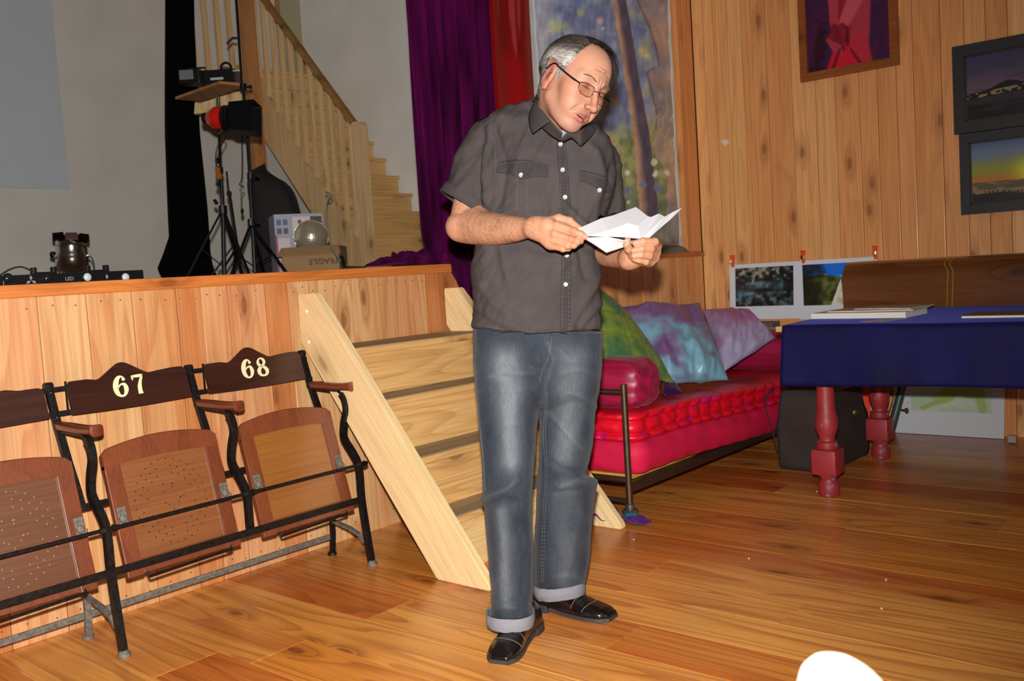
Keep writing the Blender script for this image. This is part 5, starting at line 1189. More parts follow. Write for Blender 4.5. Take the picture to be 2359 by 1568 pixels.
# small litter: crumbs on the boards
random.seed(4); 
for (px, py, g) in ((1460, 1243, 'pale crumb on the floor just in front of the violet scarf'), (1725, 1287, 'pale crumb mid-floor between the violet scarf and the blurred pale thing'), (2041, 1336, 'pale crumb on the floor at the right, farther one of the two there'), (1882, 1132, 'pale crumb beside the foot of the nearest red table leg'), (2031, 1402, 'pale crumb on the floor at the right, nearer one of the two there')):
    p = at(px, py, 'z', 0); o = MB().lathe([(.003, .0005), (.004, .002), (.002, .004)], p, n=7).out('crumb', mat('pale_crumb', (225, 200, 165), .8)); tag(o, g, 'crumb', 'crumbs scattered on the floor boards')
# ------------------------------------------------------------------ pale blurred thing right in front of the lens
Dn = .30; kx = Dn/F_PX
mb = MB()
G = []
for i, t_ in enumerate(np.linspace(0, 1, 18)):
    yy = 1512+260*t_**1.3; r_ = np.interp(t_, [0, .06, .2, .4, 1], [3, 36, 72, 100, 132]); xx = 1912+np.interp(t_, [0, .2, .5, 1], [0, 14, 40, 70])
    G.append([W(xx+r_*math.cos(a), yy, Dn)+cd_*(r_*.8*kx*math.sin(a)) for a in np.linspace(0, 2*math.pi, 30, endpoint=False)])
mb.grid(G, closeu=True); mb.F += [tuple(range(30)), tuple(range(17*30, 18*30))]
o = mb.out('blurred_object', mat('pale_skin_tone', (250, 232, 218), .6), smooth='all'); tag(o, 'pale rounded blurred thing right in front of the camera at the bottom edge', 'blurred object')
# ================================================================== the man reading from a sheet of paper
def K(px, py, D): return np.array([(px-1179.5)/F_PX*D, (784-py)/F_PX*D, D])      # metric axes: right, up, away from the camera
def K2W(P): P = np.asarray(P, float); return CC + P[..., :1]*cr_ + P[..., 1:2]*cu_ + P[..., 2:3]*cd_
def k2px(P): return 1179.5+F_PX*P[..., 0]/P[..., 2], 784-F_PX*P[..., 1]/P[..., 2]
def surface_nets(Fd, org, h):
    nx, ny, nz = Fd.shape; ins = Fd < 0
    cnt = np.zeros((nx-1, ny-1, nz-1), np.int32); acc = np.zeros((nx-1, ny-1, nz-1, 3), np.float32)
    sl = lambda o, n: slice(o, n-1+o)
    for axis in range(3):
        for a in (0, 1):
            for b in (0, 1):
                o = [0, 0, 0]; oth = [i for i in range(3) if i != axis]; o[oth[0]] = a; o[oth[1]] = b; o2 = list(o); o2[axis] = 1
                A = Fd[sl(o[0], nx), sl(o[1], ny), sl(o[2], nz)]; B = Fd[sl(o2[0], nx), sl(o2[1], ny), sl(o2[2], nz)]
                cr = (A < 0) != (B < 0); t = np.where(cr, A/(A-B+1e-12), 0)
                for k in range(3): acc[..., k] += np.where(cr, (t if k == axis else o[k]), 0)
                cnt += cr
    act = cnt > 0; idx = -np.ones(act.shape, np.int64); idx[act] = np.arange(act.sum())
    I = np.argwhere(act); V = org+h*(I+acc[act]/cnt[act][:, None])
    Fc = []
    for axis in range(3):
        u, v = [(1, 2), (2, 0), (0, 1)][axis]
        s0 = [slice(1, n-1) for n in (nx, ny, nz)]; s0[axis] = slice(0, (nx, ny, nz)[axis]-1)
        s1 = list(s0); s1[axis] = slice(1, (nx, ny, nz)[axis])
        a = ins[tuple(s0)]; b = ins[tuple(s1)]; cr = np.argwhere(a != b)
        off = np.array([s.start for s in s0]); base = cr+off; flip = a[tuple(cr.T)]
        def g(du, dv):
            q = base.copy(); q[:, u] -= du; q[:, v] -= dv; return idx[q[:, 0], q[:, 1], q[:, 2]]
        q = np.stack([g(1, 1), g(0, 1), g(0, 0), g(1, 0)], 1)
        q[~flip] = q[~flip][:, ::-1]; Fc.append(q)
    return V, np.vstack(Fc)
class SDF:
    def __init__(s, lo, hi, h):
        s.lo = np.array(lo, float); s.h = h; n = np.ceil((np.array(hi)-s.lo)/h).astype(int)+1
        ax = [s.lo[i]+h*np.arange(n[i]) for i in range(3)]
        s.P = np.stack(np.meshgrid(*ax, indexing='ij'), -1).astype(np.float32); s.F = np.full(n, 1e3, np.float32)
        s.M = None
    def frame(s, M, o, sc=1.0):
        """evaluate following primitives in a local frame: rows of M = local axes in K"""
        s.Q = ((s.P-np.asarray(o, np.float32))@np.asarray(M, np.float32).T)/sc; s.sc = sc
    def world(s): s.Q = s.P; s.sc = 1.0
    def _u(s, d, k):
        d = (d*s.sc).astype(np.float32)
        if k: hh = np.maximum(k-np.abs(s.F-d), 0)/k; s.F = np.minimum(s.F, d)-hh*hh*k*.25
        else: s.F = np.minimum(s.F, d)
    def _s(s, d, k):
        d = -(d*s.sc).astype(np.float32)
        hh = np.maximum(k-np.abs(s.F-d), 0)/k; s.F = np.maximum(s.F, d)+hh*hh*k*.25
    def ell_d(s, c, r, R=None):
        q = s.Q-np.asarray(c, np.float32)
        if R is not None: q = q@np.asarray(R, np.float32).T
        r = np.asarray(r, np.float32); k0 = np.linalg.norm(q/r, axis=-1); k1 = np.linalg.norm(q/(r*r), axis=-1); return k0*(k0-1)/(k1+1e-9)
    def cap_d(s, a, b, r0, r1=None):
        r1 = r0 if r1 is None else r1
        a = np.asarray(a, np.float32); b = np.asarray(b, np.float32); d = b-a; q = s.Q-a; t = np.clip((q@d)/(d@d), 0, 1)
        return np.linalg.norm(q-t[..., None]*d, axis=-1)-(r0+(r1-r0)*t)
    def ell(s, c, r, k=.01, R=None): s._u(s.ell_d(c, r, R), k); return s
    def cap(s, a, b, r0, r1=None, k=.01): s._u(s.cap_d(a, b, r0, r1), k); return s
    def cute(s, c, r, k=.005, R=None): s._s(s.ell_d(c, r, R), k); return s
    def cutc(s, a, b, r0, r1=None, k=.005): s._s(s.cap_d(a, b, r0, r1), k); return s
    def mesh(s): return surface_nets(s.F, s.lo, s.h)
def smoothmesh(V, Fc, it=2, lam=.5):
    E = np.vstack([Fc[:, [0, 1]], Fc[:, [1, 2]], Fc[:, [2, 3]], Fc[:, [3, 0]]])
    for _ in range(it):
        S_ = np.zeros_like(V); c = np.zeros(len(V))
        for a, b in ((0, 1), (1, 0)):
            for k in range(3): S_[:, k] += np.bincount(E[:, a], V[E[:, b], k], len(V))
            c += np.bincount(E[:, a], minlength=len(V))
        V = V+(S_/c[:, None]-V)*lam
    return V
# ---- head pose
hy, hp, hr = math.radians(37), math.radians(24), math.radians(-15)
Rt, Up, Tw = np.array([1, 0, 0.]), np.array([0, 1, 0.]), np.array([0, 0, -1.])
fh = Rt*math.sin(hy)+Tw*math.cos(hy); lf = Rt*math.cos(hy)-Tw*math.sin(hy)
fw = fh*math.cos(hp)-Up*math.sin(hp); up_ = Up*math.cos(hp)+fh*math.sin(hp)
HX = lf*math.cos(hr)+up_*math.sin(hr); HZ = -lf*math.sin(hr)+up_*math.cos(hr); HY = fw
HM = np.array([HX, HY, HZ]); HD = 2.62; HO = K(1315, 207, HD); HS = 870*HD/F_PX
def h2k(p): return HO+HS*(np.asarray(p, float)@HM)
def k2h(P): return ((P-HO)@HM.T)/HS
nb = k2h(K(1270, 322, 2.845)); 
s = SDF(HO-np.array([.20, .225, .17]), HO+np.array([.16, .165, .17]), .0023)
s.frame(HM, HO, HS)
s.ell((0, -.022, .048), (.074, .094, .086), 0)
s.ell((0, .030, .060), (.061, .060, .064), .03)
s.ell((0, .040, .005), (.056, .050, .075), .03)
s.ell((0, .022, -.045), (.049, .052, .046), .03)
s.cap((-.047, -.004, -.040), (-.019, .052, -.081), .013, .016, .03); s.cap((.047, -.004, -.040), (.019, .052, -.081), .013, .016, .03)
s.ell((0, .066, -.083), (.020, .016, .017), .02)
s.ell((0, .076, -.045), (.028, .020, .022), .02)
for x in (-1, 1):
    s.ell((x*.045, .055, -.004), (.020, .024, .019), .025)
    s.ell((x*.033, .062, -.035), (.022, .022, .025), .025)
    s.cap((x*.010, .088, .040), (x*.044, .070, .038), .009, .008, .016)
    s.cute((x*.031, .101, .019), (.019, .016, .013), .014)
    s.ell((x*.031, .0715, .020), (.0165, .0165, .0155), .003)
    s.cutc((x*.020, .0895, .0135), (x*.042, .0840, .0150), .0012, .0012, .0015)
    s.cap((x*.017, .087, .0085), (x*.043, .080, .006), .0035, .003, .006)
s.cap((0, .086, .034), (0, .110, -.012), .0072, .0086, .012)
s.ell((0, .117, -.0255), (.0110, .0115, .0110), .008)
for x in (-1, 1):
    s.ell((x*.0125, .1040, -.0275), (.0070, .0105, .0070), .005)
    s.cute((x*.0062, .111, -.0365), (.0036, .0052, .0040), .002)
    s.cutc((x*.021, .099, -.026), (x*.033, .079, -.050), .0024, .0010, .012)
    s.cutc((x*.020, .093, .004), (x*.034, .084, -.003), .0015, .0015, .006)
s.cutc((0, .101, -.036), (0, .098, -.043), .0016, .0022, .004)
s.cap((-.022, .0835, -.0510), (0, .0925, -.0480), .0034, .0046, .006); s.cap((.022, .0835, -.0510), (0, .0925, -.0480), .0034, .0046, .006)
s.cap((-.019, .0825, -.0615), (0, .0905, -.0645), .0038, .0058, .006); s.cap((.019, .0825, -.0615), (0, .0905, -.0645), .0038, .0058, .006)
s.cute((0, .094, -.0557), (.0195, .0125, .0033), .002)
s.cutc((-.014, .089, -.0745), (.014, .089, -.0745), .003, .003, .009)
for z, w_ in ((.078, .035), (.088, .03), (.068, .03)): s.cutc((-w_, .0865, z), (w_, .0865, z), .0016, .0016, .006)
s.cutc((-.004, .0985, .034), (-.005, .0975, .048), .0014, .0012, .004); s.cutc((.005, .0985, .034), (.006, .0975, .046), .0014, .0012, .004)
# ears
for x in (-1, 1):
    c0 = np.array([x*.0765, -.012, .004]); tl = math.radians(-12)
    Re = np.array([[1, 0, 0], [0, math.cos(tl), math.sin(tl)], [0, -math.sin(tl), math.cos(tl)]])
    s.ell(c0, (.0095, .0195, .0340), .006, Re)
    s.cute(c0+(x*.0105, .0030, .003), (.0075, .0110, .0215), .002, Re)
    s.cap(c0+(x*.004, .002, -.012), c0+(x*.005, -.008, .010), .0022, .0022, .004)
    s.ell(c0+(x*.004, .012, -.002), (.004, .004, .007), .004, Re)
    s.ell(c0+(x*.001, .004, -.030), (.0060, .0085, .0095), .006)
# neck
s.cap((0, -.036, -.030), nb, .050, .050, .03)
nb2 = nb+(nb-np.array([0, -.03, -.03]))*.4; s.cap(nb, nb2, .048, .045, .03)
Vh, Fh = s.mesh(); Vh = smoothmesh(Vh, Fh, 2, .5)
Hh = k2h(Vh)
def g_(P, c, r): return np.exp(-(((P-np.asarray(c))/np.asarray(r))**2).sum(-1))
skin = np.tile(np.array([160, 115, 94.]), (len(Hh), 1))
ny = vn(Hh*60, 3); skin = skin*(1+.035*ny[:, None])
def addc(c, w_): 
    global skin; skin = mixc(skin, np.asarray(c, float), np.clip(w_, 0, 1))
addc((146, 78, 64), .5*(g_(Hh, (0, .114, -.027), (.018, .02, .016))+g_(Hh, (-.045, .06, -.012), (.022, .03, .018))+g_(Hh, (.045, .06, -.012), (.022, .03, .018))))
addc((148, 84, 68), .6*(np.abs(Hh[:, 0]) > .073)*(Hh[:, 1] < .02))
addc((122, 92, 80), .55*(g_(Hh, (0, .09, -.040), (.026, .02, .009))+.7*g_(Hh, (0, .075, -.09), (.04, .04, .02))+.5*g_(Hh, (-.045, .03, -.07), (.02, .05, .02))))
lipw = (g_(Hh, (0, .094, -.0490), (.020, .013, .0034))+g_(Hh, (0, .092, -.0635), (.018, .014, .0052)))
addc((142, 62, 62), lipw*1.1); addc((40, 14, 13), g_(Hh, (0, .086, -.0557), (.0185, .0075, .0020))*1.3)
for x in (-1, 1):
    addc((128, 78, 64), .45*g_(Hh, (x*.031, .085, .021), (.015, .012, .009))); addc((40, 26, 22), .9*g_(Hh, (x*.031, .0875, .0140), (.0125, .008, .0014)))
    addc((90, 62, 50), .35*g_(Hh, (x*.030, .088, .038), (.018, .01, .0045)))
addc((84, 44, 34), .95*(g_(Hh, (-.0815, -.009, .006), (.0060, .0070, .0150))))  # shade of the ear hollow painted into the skin colour
# ---- arms with hands: each is one surface
def finger(s, pts, rs, k=.0035):
    for i in range(len(pts)-1): s.cap(pts[i], pts[i+1], rs[i], rs[i+1], k if i else .008)
    for i in range(1, len(pts)-1): s.ell(pts[i], (rs[i]*1.06,)*3, .002)
DWR = 2.56
sh_R = K(1128, 318, 2.84); el_R = K(1067, 524, 2.80); wr_R = K(1232, 523, DWR)
s = SDF(K(1000, 620, 2.50)*[1, 1, 0]+[0, 0, 2.40], K(1372, 420, 2.6)*[1, 1, 0]+[0, 0, 2.90], .0025)
s.world()
s.cap(K(1092, 430, 2.83), el_R, .052, .045, .02)
_ch = [(1062, 522, 2.80, .0465), (1092, 523, 2.775, .0510), (1140, 527, 2.70, .0465), (1185, 527, 2.63, .0365), (1216, 524, 2.585, .0280), (1240, 522, 2.555, .0265)]
_ci = catmull(np.array([list(K(*q[:3]))+[q[3]] for q in _ch]), 22)
for a, b in zip(_ci[:-1], _ci[1:]): s.cap(a[:3], b[:3], a[3], b[3], .0015)
s.cap(K(1092, 485, 2.81), K(1112, 515, 2.765), .042, .044, .015)
# palm / back of hand
pc_ = K(1264, 533, 2.535)
s.cap(wr_R, K(1262, 522, 2.535), .027, .025, .015); s.cap(wr_R+(0, -.008, 0), K(1268, 552, 2.53), .024, .022, .015)
s.cap(K(1262, 520, 2.53), K(1270, 560, 2.53), .021, .018, .012)
i0, m0, r0_, p0 = K(1283, 520, 2.510), K(1278, 539, 2.505), K(1277, 554, 2.510), K(1274, 566, 2.520)
finger(s, [K(1258, 522, 2.53), i0, K(1322, 533, 2.490), K(1338, 540, 2.488), K(1350, 546, 2.490)], [.016, .0125, .0108, .0095, .0082])
finger(s, [K(1258, 535, 2.53), m0, K(1316, 552, 2.485), K(1330, 556, 2.489), K(1338, 556, 2.495)], [.016, .0122, .0105, .0092, .0080])
finger(s, [K(1258, 545, 2.53), r0_, K(1308, 565, 2.489), K(1322, 565, 2.494), K(1330, 561, 2.500)], [.015, .0112, .0098, .0086, .0075])
finger(s, [K(1258, 553, 2.535), p0, K(1297, 573, 2.500), K(1309, 572, 2.505), K(1317, 567, 2.510)], [.014, .0100, .0088, .0078, .0068])
finger(s, [K(1255, 516, 2.54), K(1287, 503, 2.540), K(1312, 509, 2.530), K(1334, 527, 2.520), K(1345, 539, 2.512)], [.017, .0125, .0110, .0098, .0085])
VR, FR = s.mesh(); VR = smoothmesh(VR, FR, 1, .5)
sh_L = K(1398, 372, 2.88); el_L = K(1382, 572, 2.84); wr_L = K(1449, 596, 2.585)
s = SDF(K(1345, 650, 2.5)*[1, 1, 0]+[0, 0, 2.42], K(1560, 480, 2.5)*[1, 1, 0]+[0, 0, 2.92], .0025)
s.world()
s.cap(K(1398, 480, 2.88), el_L, .046, .043, .02); s.ell(el_L, (.041, .042, .043), .02)
_ch = [(1382, 572, 2.84, .042), (1398, 582, 2.77, .040), (1420, 589, 2.69, .034), (1440, 594, 2.62, .027), (1455, 595, 2.575, .0245)]
_ci = catmull(np.array([list(K(*q[:3]))+[q[3]] for q in _ch]), 22)
for a, b in zip(_ci[:-1], _ci[1:]): s.cap(a[:3], b[:3], a[3], b[3], .0015)
s.cap(wr_L, K(1484, 588, 2.55), .025, .025, .015); s.cap(wr_L+(0, -.004, 0), K(1490, 574, 2.55), .024, .022, .015)
s.cap(K(1500, 568, 2.545), K(1494, 600, 2.55), .019, .017, .012)
finger(s, [K(1482, 584, 2.55), K(1514, 567, 2.540), K(1508, 557, 2.500), K(1482, 556, 2.482), K(1463, 560, 2.480)], [.017, .0125, .0112, .0098, .0085])
finger(s, [K(1480, 588, 2.55), K(1512, 581, 2.535), K(1500, 573, 2.496), K(1478, 573, 2.480), K(1459, 577, 2.482)], [.016, .0122, .0108, .0096, .0082])
finger(s, [K(1478, 592, 2.55), K(1509, 594, 2.537), K(1496, 589, 2.500), K(1476, 587, 2.486), K(1460, 589, 2.488)], [.015, .0115, .0102, .0092, .0080])
finger(s, [K(1476, 596, 2.55), K(1499, 604, 2.540), K(1488, 603, 2.508), K(1472, 599, 2.496), K(1461, 597, 2.497)], [.014, .0102, .0092, .0080, .0070])
finger(s, [K(1470, 594, 2.55), K(1458, 588, 2.53), K(1449, 574, 2.505), K(1444, 562, 2.495), K(1446, 552, 2.492)], [.016, .0125, .0110, .0105, .0088])
VL, FL = s.mesh(); VL = smoothmesh(VL, FL, 1, .5)
def armcol(V, nails):
    c = np.tile(np.array([164, 118, 92.]), (len(V), 1)); n = fbm(V*np.array([50, 50, 50]), 6); c = c*(1+.04*n[:, None])
    hx = fbm(V*np.array([30, 60, 30]), 9); c = mixc(c, (110, 74, 54), .25*sm(hx, -.2, .9)*nails[0](V))
    for kc in nails[1]: c = mixc(c, (150, 84, 68), .5*np.exp(-(((V-kc)/.011)**2).sum(-1)))
    for kc in nails[2]: c = mixc(c, (156, 118, 108), np.clip(1.2*np.exp(-(((V-kc)/.0075)**2).sum(-1)), 0, 1))
    return c
cR = armcol(VR, (lambda V: sm(-k2px(V)[0], -1270, -1235), [i0, m0, r0_, p0, K(1322, 533, 2.48), K(1316, 552, 2.477)], [K(1349, 544, 2.482)]))
cL = armcol(VL, (lambda V: sm(-k2px(V)[0], -1470, -1440), [K(1508, 560, 2.5), K(1504, 575, 2.49), K(1498, 590, 2.495)], [K(1446, 557, 2.483), K(1463, 560, 2.470)]))
def vnorm(V, Fq):
    f = V[Fq]; fn = np.cross(f[:, 2]-f[:, 0], f[:, 3]-f[:, 1]); N_ = np.zeros_like(V)
    for k in range(4):
        for c in range(3): N_[:, c] += np.bincount(Fq[:, k], fn[:, c], len(V))
    return N_/(np.linalg.norm(N_, axis=1, keepdims=True)+1e-12)
ARMH = ([], [])
random.seed(3)
for V_, F_, x0_, x1_, cnt in ((VR, FR, 1050, 1240, 1500), (VL, FL, 1385, 1450, 350)):
    n_ = vnorm(V_, F_); c3 = V_.mean(0); n_ = n_*np.sign((((V_-c3)*n_)*[0, 1, 1]).sum(1).mean()); X_ = k2px(V_)[0]
    ok_ = np.where((X_ > x0_) & (X_ < x1_) & (n_[:, 2] < .3))[0]
    for _ in range(cnt):
        i = random.choice(ok_); p = V_[i]+np.random.normal(0, .001, 3)*[1, 1, 0]; d = np.array([.8, -.7+random.gauss(0, .35), -.1]); d = d-n_[i]*(d@n_[i]); d /= np.linalg.norm(d)+1e-9; L_ = random.uniform(.006, .012)
        sd = np.cross(d, n_[i])*.00022; b0 = len(ARMH[0]); P_ = [p, p+d*L_*.5+n_[i]*.0012, p+d*L_+n_[i]*.0008]
        for k, w_ in enumerate((1, .8, .2)): ARMH[0].extend([P_[k]-sd*w_, P_[k]+sd*w_])
        ARMH[1].extend([(b0, b0+1, b0+3, b0+2), (b0+2, b0+3, b0+5, b0+4)])
# torso core under the clothes keeps the body one figure
mb = MB()
core = [(1265, 335, 2.81, .04), (1262, 390, 2.84, .10), (1255, 470, 2.82, .13), (1240, 600, 2.82, .125), (1238, 740, 2.83, .13), (1238, 850, 2.84, .12)]
pts = [K(x, y, D) for x, y, D, r in core]; mb.tube(pts, [r for *_, r in core], 20, flat=.7)
for a, b in ((sh_R, K(1092, 430, 2.83)), (sh_L, K(1398, 480, 2.88))): mb.tube([pts[1], a, b], [.05, .036, .036], 14)
for a in ([(1170, 850, 2.84), (1165, 1120, 2.80), (1178, 1420, 2.82)], [(1310, 850, 2.86), (1305, 1110, 2.90), (1290, 1350, 3.03)]): mb.tube([K(*q) for q in a], [.075, .055, .04], 14)
tV = np.vstack(mb.V)
Vall = np.vstack([Vh, VR, VL, tV]); off = [0, len(Vh), len(Vh)+len(VR), len(Vh)+len(VR)+len(VL)]
Fall = [tuple(f) for f in Fh]+[tuple(f+off[1]) for f in FR]+[tuple(f+off[2]) for f in FL]+[tuple(i+off[3] for i in f) for f in mb.F]
Call = np.vstack([skin, cR, cL, np.tile([138, 96, 74.], (len(tV), 1))])/255
Call = np.where(Call <= .04045, Call/12.92, ((np.clip(Call, 0, 1)+.055)/1.055)**2.4)
M_skin = mat('skin', (222, 160, 126), .58, vcol=True, bump=.06, bscale=220, spec=.3, sss=.08)
foot0 = (at(1180, 1480, 'z', 0)+at(1320, 1410, 'z', 0))/2
man = thing('person', 'standing man in grey short-sleeved shirt and rolled-up jeans reading a sheet of paper', 'person', foot0)
obj('body', K2W(Vall), Fall, M_skin, man, 'all', cols=Call)
bvh_h = BVHTree.FromPolygons([tuple(v) for v in Vh], [tuple(int(i) for i in f) for f in Fh])
def surf(bv, p): 
    q = bv.find_nearest(Vector(tuple(p))); return np.array(q[0]), np.array(q[1])
o = obj('arm_hair', K2W(np.array(ARMH[0])), ARMH[1], mat('brown_arm_hair', (46, 30, 22), .6), man); o['kind'] = 'stuff'
# teeth
mb = MB(); mb.tube([h2k((x, .0870-.10*abs(x)**1.0*.5-x*x*9, -.0530)) for x in np.linspace(-.013, .013, 9)], .0024, 6)
V = K2W(np.vstack(mb.V)); obj('teeth', V, mb.F, mat('teeth', (150, 138, 120), .3), man, True)
# ---- hair: scalp cap + strands
def hairmask(P):
    """P head coordinates; >0 where hair grows"""
    x, y, z = P[:, 0], P[:, 1], P[:, 2]
    th = np.degrees(np.arctan2(np.abs(x), y))      # 0 front .. 90 side .. 180 back
    zl = np.interp(th, [0, 20, 34, 46, 54, 61, 68, 76, 84, 91, 98, 106, 118, 150, 180], [.126, .125, .123, .112, .088, .055, .028, .014, .006, .004, .040, .040, -.012, -.048, -.055])
    return z-zl
hm = hairmask(Hh); Nh = np.zeros_like(Vh)
fa = Vh[Fh]; fn_ = np.cross(fa[:, 2]-fa[:, 0], fa[:, 3]-fa[:, 1]); fn_ /= np.linalg.norm(fn_, axis=1, keepdims=True)+1e-12
for k in range(4):
    for c in range(3): Nh[:, c] += np.bincount(Fh[:, k], fn_[:, c], len(Vh))
Nh /= np.linalg.norm(Nh, axis=1, keepdims=True)+1e-12
if ((Vh-HO)*Nh).sum(1).mean() < 0: Nh = -Nh
notear = ~((np.abs(Hh[:, 0]) > .062) & (Hh[:, 2] < .050) & (Hh[:, 1] > -.042) & (Hh[:, 1] < .010))
sel = (hm > .007) & notear
fm = sel[Fh].all(1); used = np.unique(Fh[fm]); rm = -np.ones(len(Vh), int); rm[used] = np.arange(len(used))
capV = Vh[used]+Nh[used]*(.0008+.0035*sm(hm[used], 0, .03))[:, None]
def haircol(P, rnd):
    side_ = np.clip(sm(-P[:, 2]+.12*(P[:, 1]-.02), -.105, -.065)*sm(P[:, 1], -.070, -.02), 0, 1)
    dark = np.array([36, 29, 25.]); white = np.array([176, 172, 168.]); gry = np.array([84, 78, 74.])
    c = mixc(np.tile(dark, (len(P), 1)), gry, np.clip(.35+.9*rnd, 0, 1)); return mixc(c, white, np.clip(side_*(.75+.5*rnd), 0, 1))
cc = haircol(Hh[used], vn(Hh[used]*300, 2))*.62/255
cc = np.where(cc <= .04045, cc/12.92, ((np.clip(cc, 0, 1)+.055)/1.055)**2.4)
M_hair = mat('grey_hair', (120, 112, 106), .45, vcol=True, spec=.5)
hair = obj('hair', K2W(capV), [tuple(rm[f]) for f in Fh[fm]], M_hair, man, 'all', cols=cc)
random.seed(21); np.random.seed(21)
cand = np.where((hm > -.001+.004*vn(Hh*220, 5)) & notear)[0]
pick = np.random.choice(cand, min(9500, len(cand)), replace=False)
mb = MB(); cols = []
SV, SF, SC = [], [], []
hN = Nh@HM.T
nS = 6
for vi in pick:
    p = Hh[vi].copy(); nrm = hN[vi]/np.linalg.norm(hN[vi]); x, y, z = p
    topw = float(sm(np.array(z), .085, .115))
    # combing direction in head space: sides go back and down, top is swept from a parting on his right side to the left and forward
    dside = np.array([.0, -1.0, -.35])
    dtop = np.array([.85, .10 if y < .03 else .45, .0]) if x > -.030 else np.array([-.35, -.9, -.2])
    if y < -.05: dtop = np.array([.25*np.sign(x), -.8, -.6])
    d = dside*(1-topw)+dtop*topw
    if y < -.07: d = d*.4+np.array([0, -.1, -1])*.8
    if z < .040 and y > .002 and abs(x) > .05: d = np.array([0, -.15, -1.]); Ln0 = 1
    d = d+np.random.normal(0, .13, 3); d = d-nrm*(d@nrm); d /= np.linalg.norm(d)+1e-9
    Ln = (.052+.018*topw if y > -.06 else .034)*random.uniform(.7, 1.15)
    if topw > .5 and x > .01 and y > .02: Ln *= 1.25
    if z < .03: Ln *= .6
    if z < .040 and y > .002 and abs(x) > .05: Ln *= .5
    elif abs(x) > .05 and z < .075 and -.03 < y < .05: Ln *= .55; d = d*.4+np.array([0, -1., .25])*.6; d = d-nrm*(d@nrm); d /= np.linalg.norm(d)+1e-9
    cur = p+nrm*(-.001); w0 = .0008*random.uniform(.7, 1.3); pts = [cur.copy()]; lift = .55 if topw > .4 else .30
    for k in range(nS-1):
        cur = cur+(d+nrm*lift)*Ln/(nS-1); lift -= .24
        # stay on the skull: project direction on ellipsoid normal of current position
        e = np.array([cur[0]/.078**2, (cur[1]+.010)/.102**2, (cur[2]-.045)/.092**2]); e /= np.linalg.norm(e)+1e-9
        d = d-e*(d@e); d = d+np.random.normal(0, .05, 3)+np.array([0, 0, -.05]); d /= np.linalg.norm(d)+1e-9; nrm = e
        q_, n_, _i, _d = bvh_h.find_nearest(Vector(tuple(HO+HS*(cur@HM)))); qh = k2h(np.array(q_)); nh = (np.array(n_)@HM.T); nh = nh if (qh-np.array([0, -.01, .02]))@nh > 0 else -nh
        f_ = (k+1)/(nS-1); vol = (.0035+.0075*math.sin(math.pi*min(1, f_*.75))*(1 if z > .03 else .6))+(.012*f_*f_ if (topw > .4 and x > -.02 and y > .0) else 0)+.0015*random.random()
        if z < .035: vol *= .7
        cur = qh+nh*vol; nrm = nh
        pts.append(cur.copy())
    pts = np.array(pts); rnd = random.uniform(-.45, .45)
    col = haircol(pts[:1], np.array([rnd]))[0]/255; col = np.where(col <= .04045, col/12.92, ((np.clip(col, 0, 1)+.055)/1.055)**2.4)
    Kp = HO+HS*(pts@HM); b0 = len(SV)*0+len(SC)
    tdir = np.gradient(Kp, axis=0); sd = np.cross(tdir, nrm@HM); sd /= np.linalg.norm(sd, axis=1, keepdims=True)+1e-9
    ww = w0*np.array([.8, 1, 1, .9, .6, .15][:nS])
    for k in range(nS):
        SV.append(Kp[k]-sd[k]*ww[k]); SV.append(Kp[k]+sd[k]*ww[k]); SC += [col, col]
    SF += [(b0+2*k, b0+2*k+1, b0+2*k+3, b0+2*k+2) for k in range(nS-1)]
o = obj('hair_strands', K2W(np.array(SV)), SF, M_hair, hair, cols=np.array(SC)); o['kind'] = 'stuff'
# eyebrows
SV, SF, SC = [], [], []
for x in (-1, 1):
    for k in range(110):
        t = random.random(); p = np.array([x*(.014+.034*t), .12, .0375+.006*math.sin(t*2.6)+random.uniform(-.0022, .0022)*(1.2-t)])
        q, nn_ = surf(bvh_h, h2k((p[0], .100-.34*max(0, abs(p[0])-.01), p[2]))); d = (np.array([x*1.0, -.3, .35-.5*t])+np.random.normal(0, .15, 3))@HM*.0075
        b0 = len(SC); sd = np.cross(d, nn_); sd /= np.linalg.norm(sd)+1e-9; nn_ = nn_ if (q-HO)@nn_ > 0 else -nn_
        P = [q, q+d*.5+nn_*.0012, q+d+nn_*.001]; cl = np.array(lin(random.choice([(92, 70, 58), (104, 80, 68), (80, 60, 50)])))
        for k2, w_ in enumerate((.0005, .0004, .0001)): SV += [P[k2]-sd*w_, P[k2]+sd*w_]; SC += [cl, cl]
        SF += [(b0, b0+1, b0+3, b0+2), (b0+2, b0+3, b0+5, b0+4)]
o = obj('eyebrows', K2W(np.array(SV)), SF, M_hair, man, cols=np.array(SC)); o['kind'] = 'stuff'
# ---- glasses
M_fr = mat('dark_glasses_metal', (36, 22, 28), .25, .6); M_lensg = mat('spectacle_glass', (250, 250, 250), .02)
_n = M_lensg.node_tree; _tr = _n.nodes.new('ShaderNodeBsdfTransparent'); _mx = _n.nodes.new('ShaderNodeMixShader'); _mx.inputs[0].default_value = .07; _gl = _n.nodes.new('ShaderNodeBsdfGlossy'); _gl.inputs['Roughness'].default_value = .02
_tr.inputs[0].default_value = (.97, .94, .92, 1)
_n.links.new(_tr.outputs[0], _mx.inputs[1]); _n.links.new(_gl.outputs[0], _mx.inputs[2]); _n.links.new(_mx.outputs[0], _n.nodes['Material Output'].inputs[0])
gl = None
lensshape = [(-.024, .010), (-.022, .0145), (-.012, .0155), (.008, .014), (.022, .0095), (.025, .004), (.0235, -.005), (.018, -.0115), (.008, -.0145), (-.006, -.0150), (-.017, -.0125), (-.0235, -.003)]
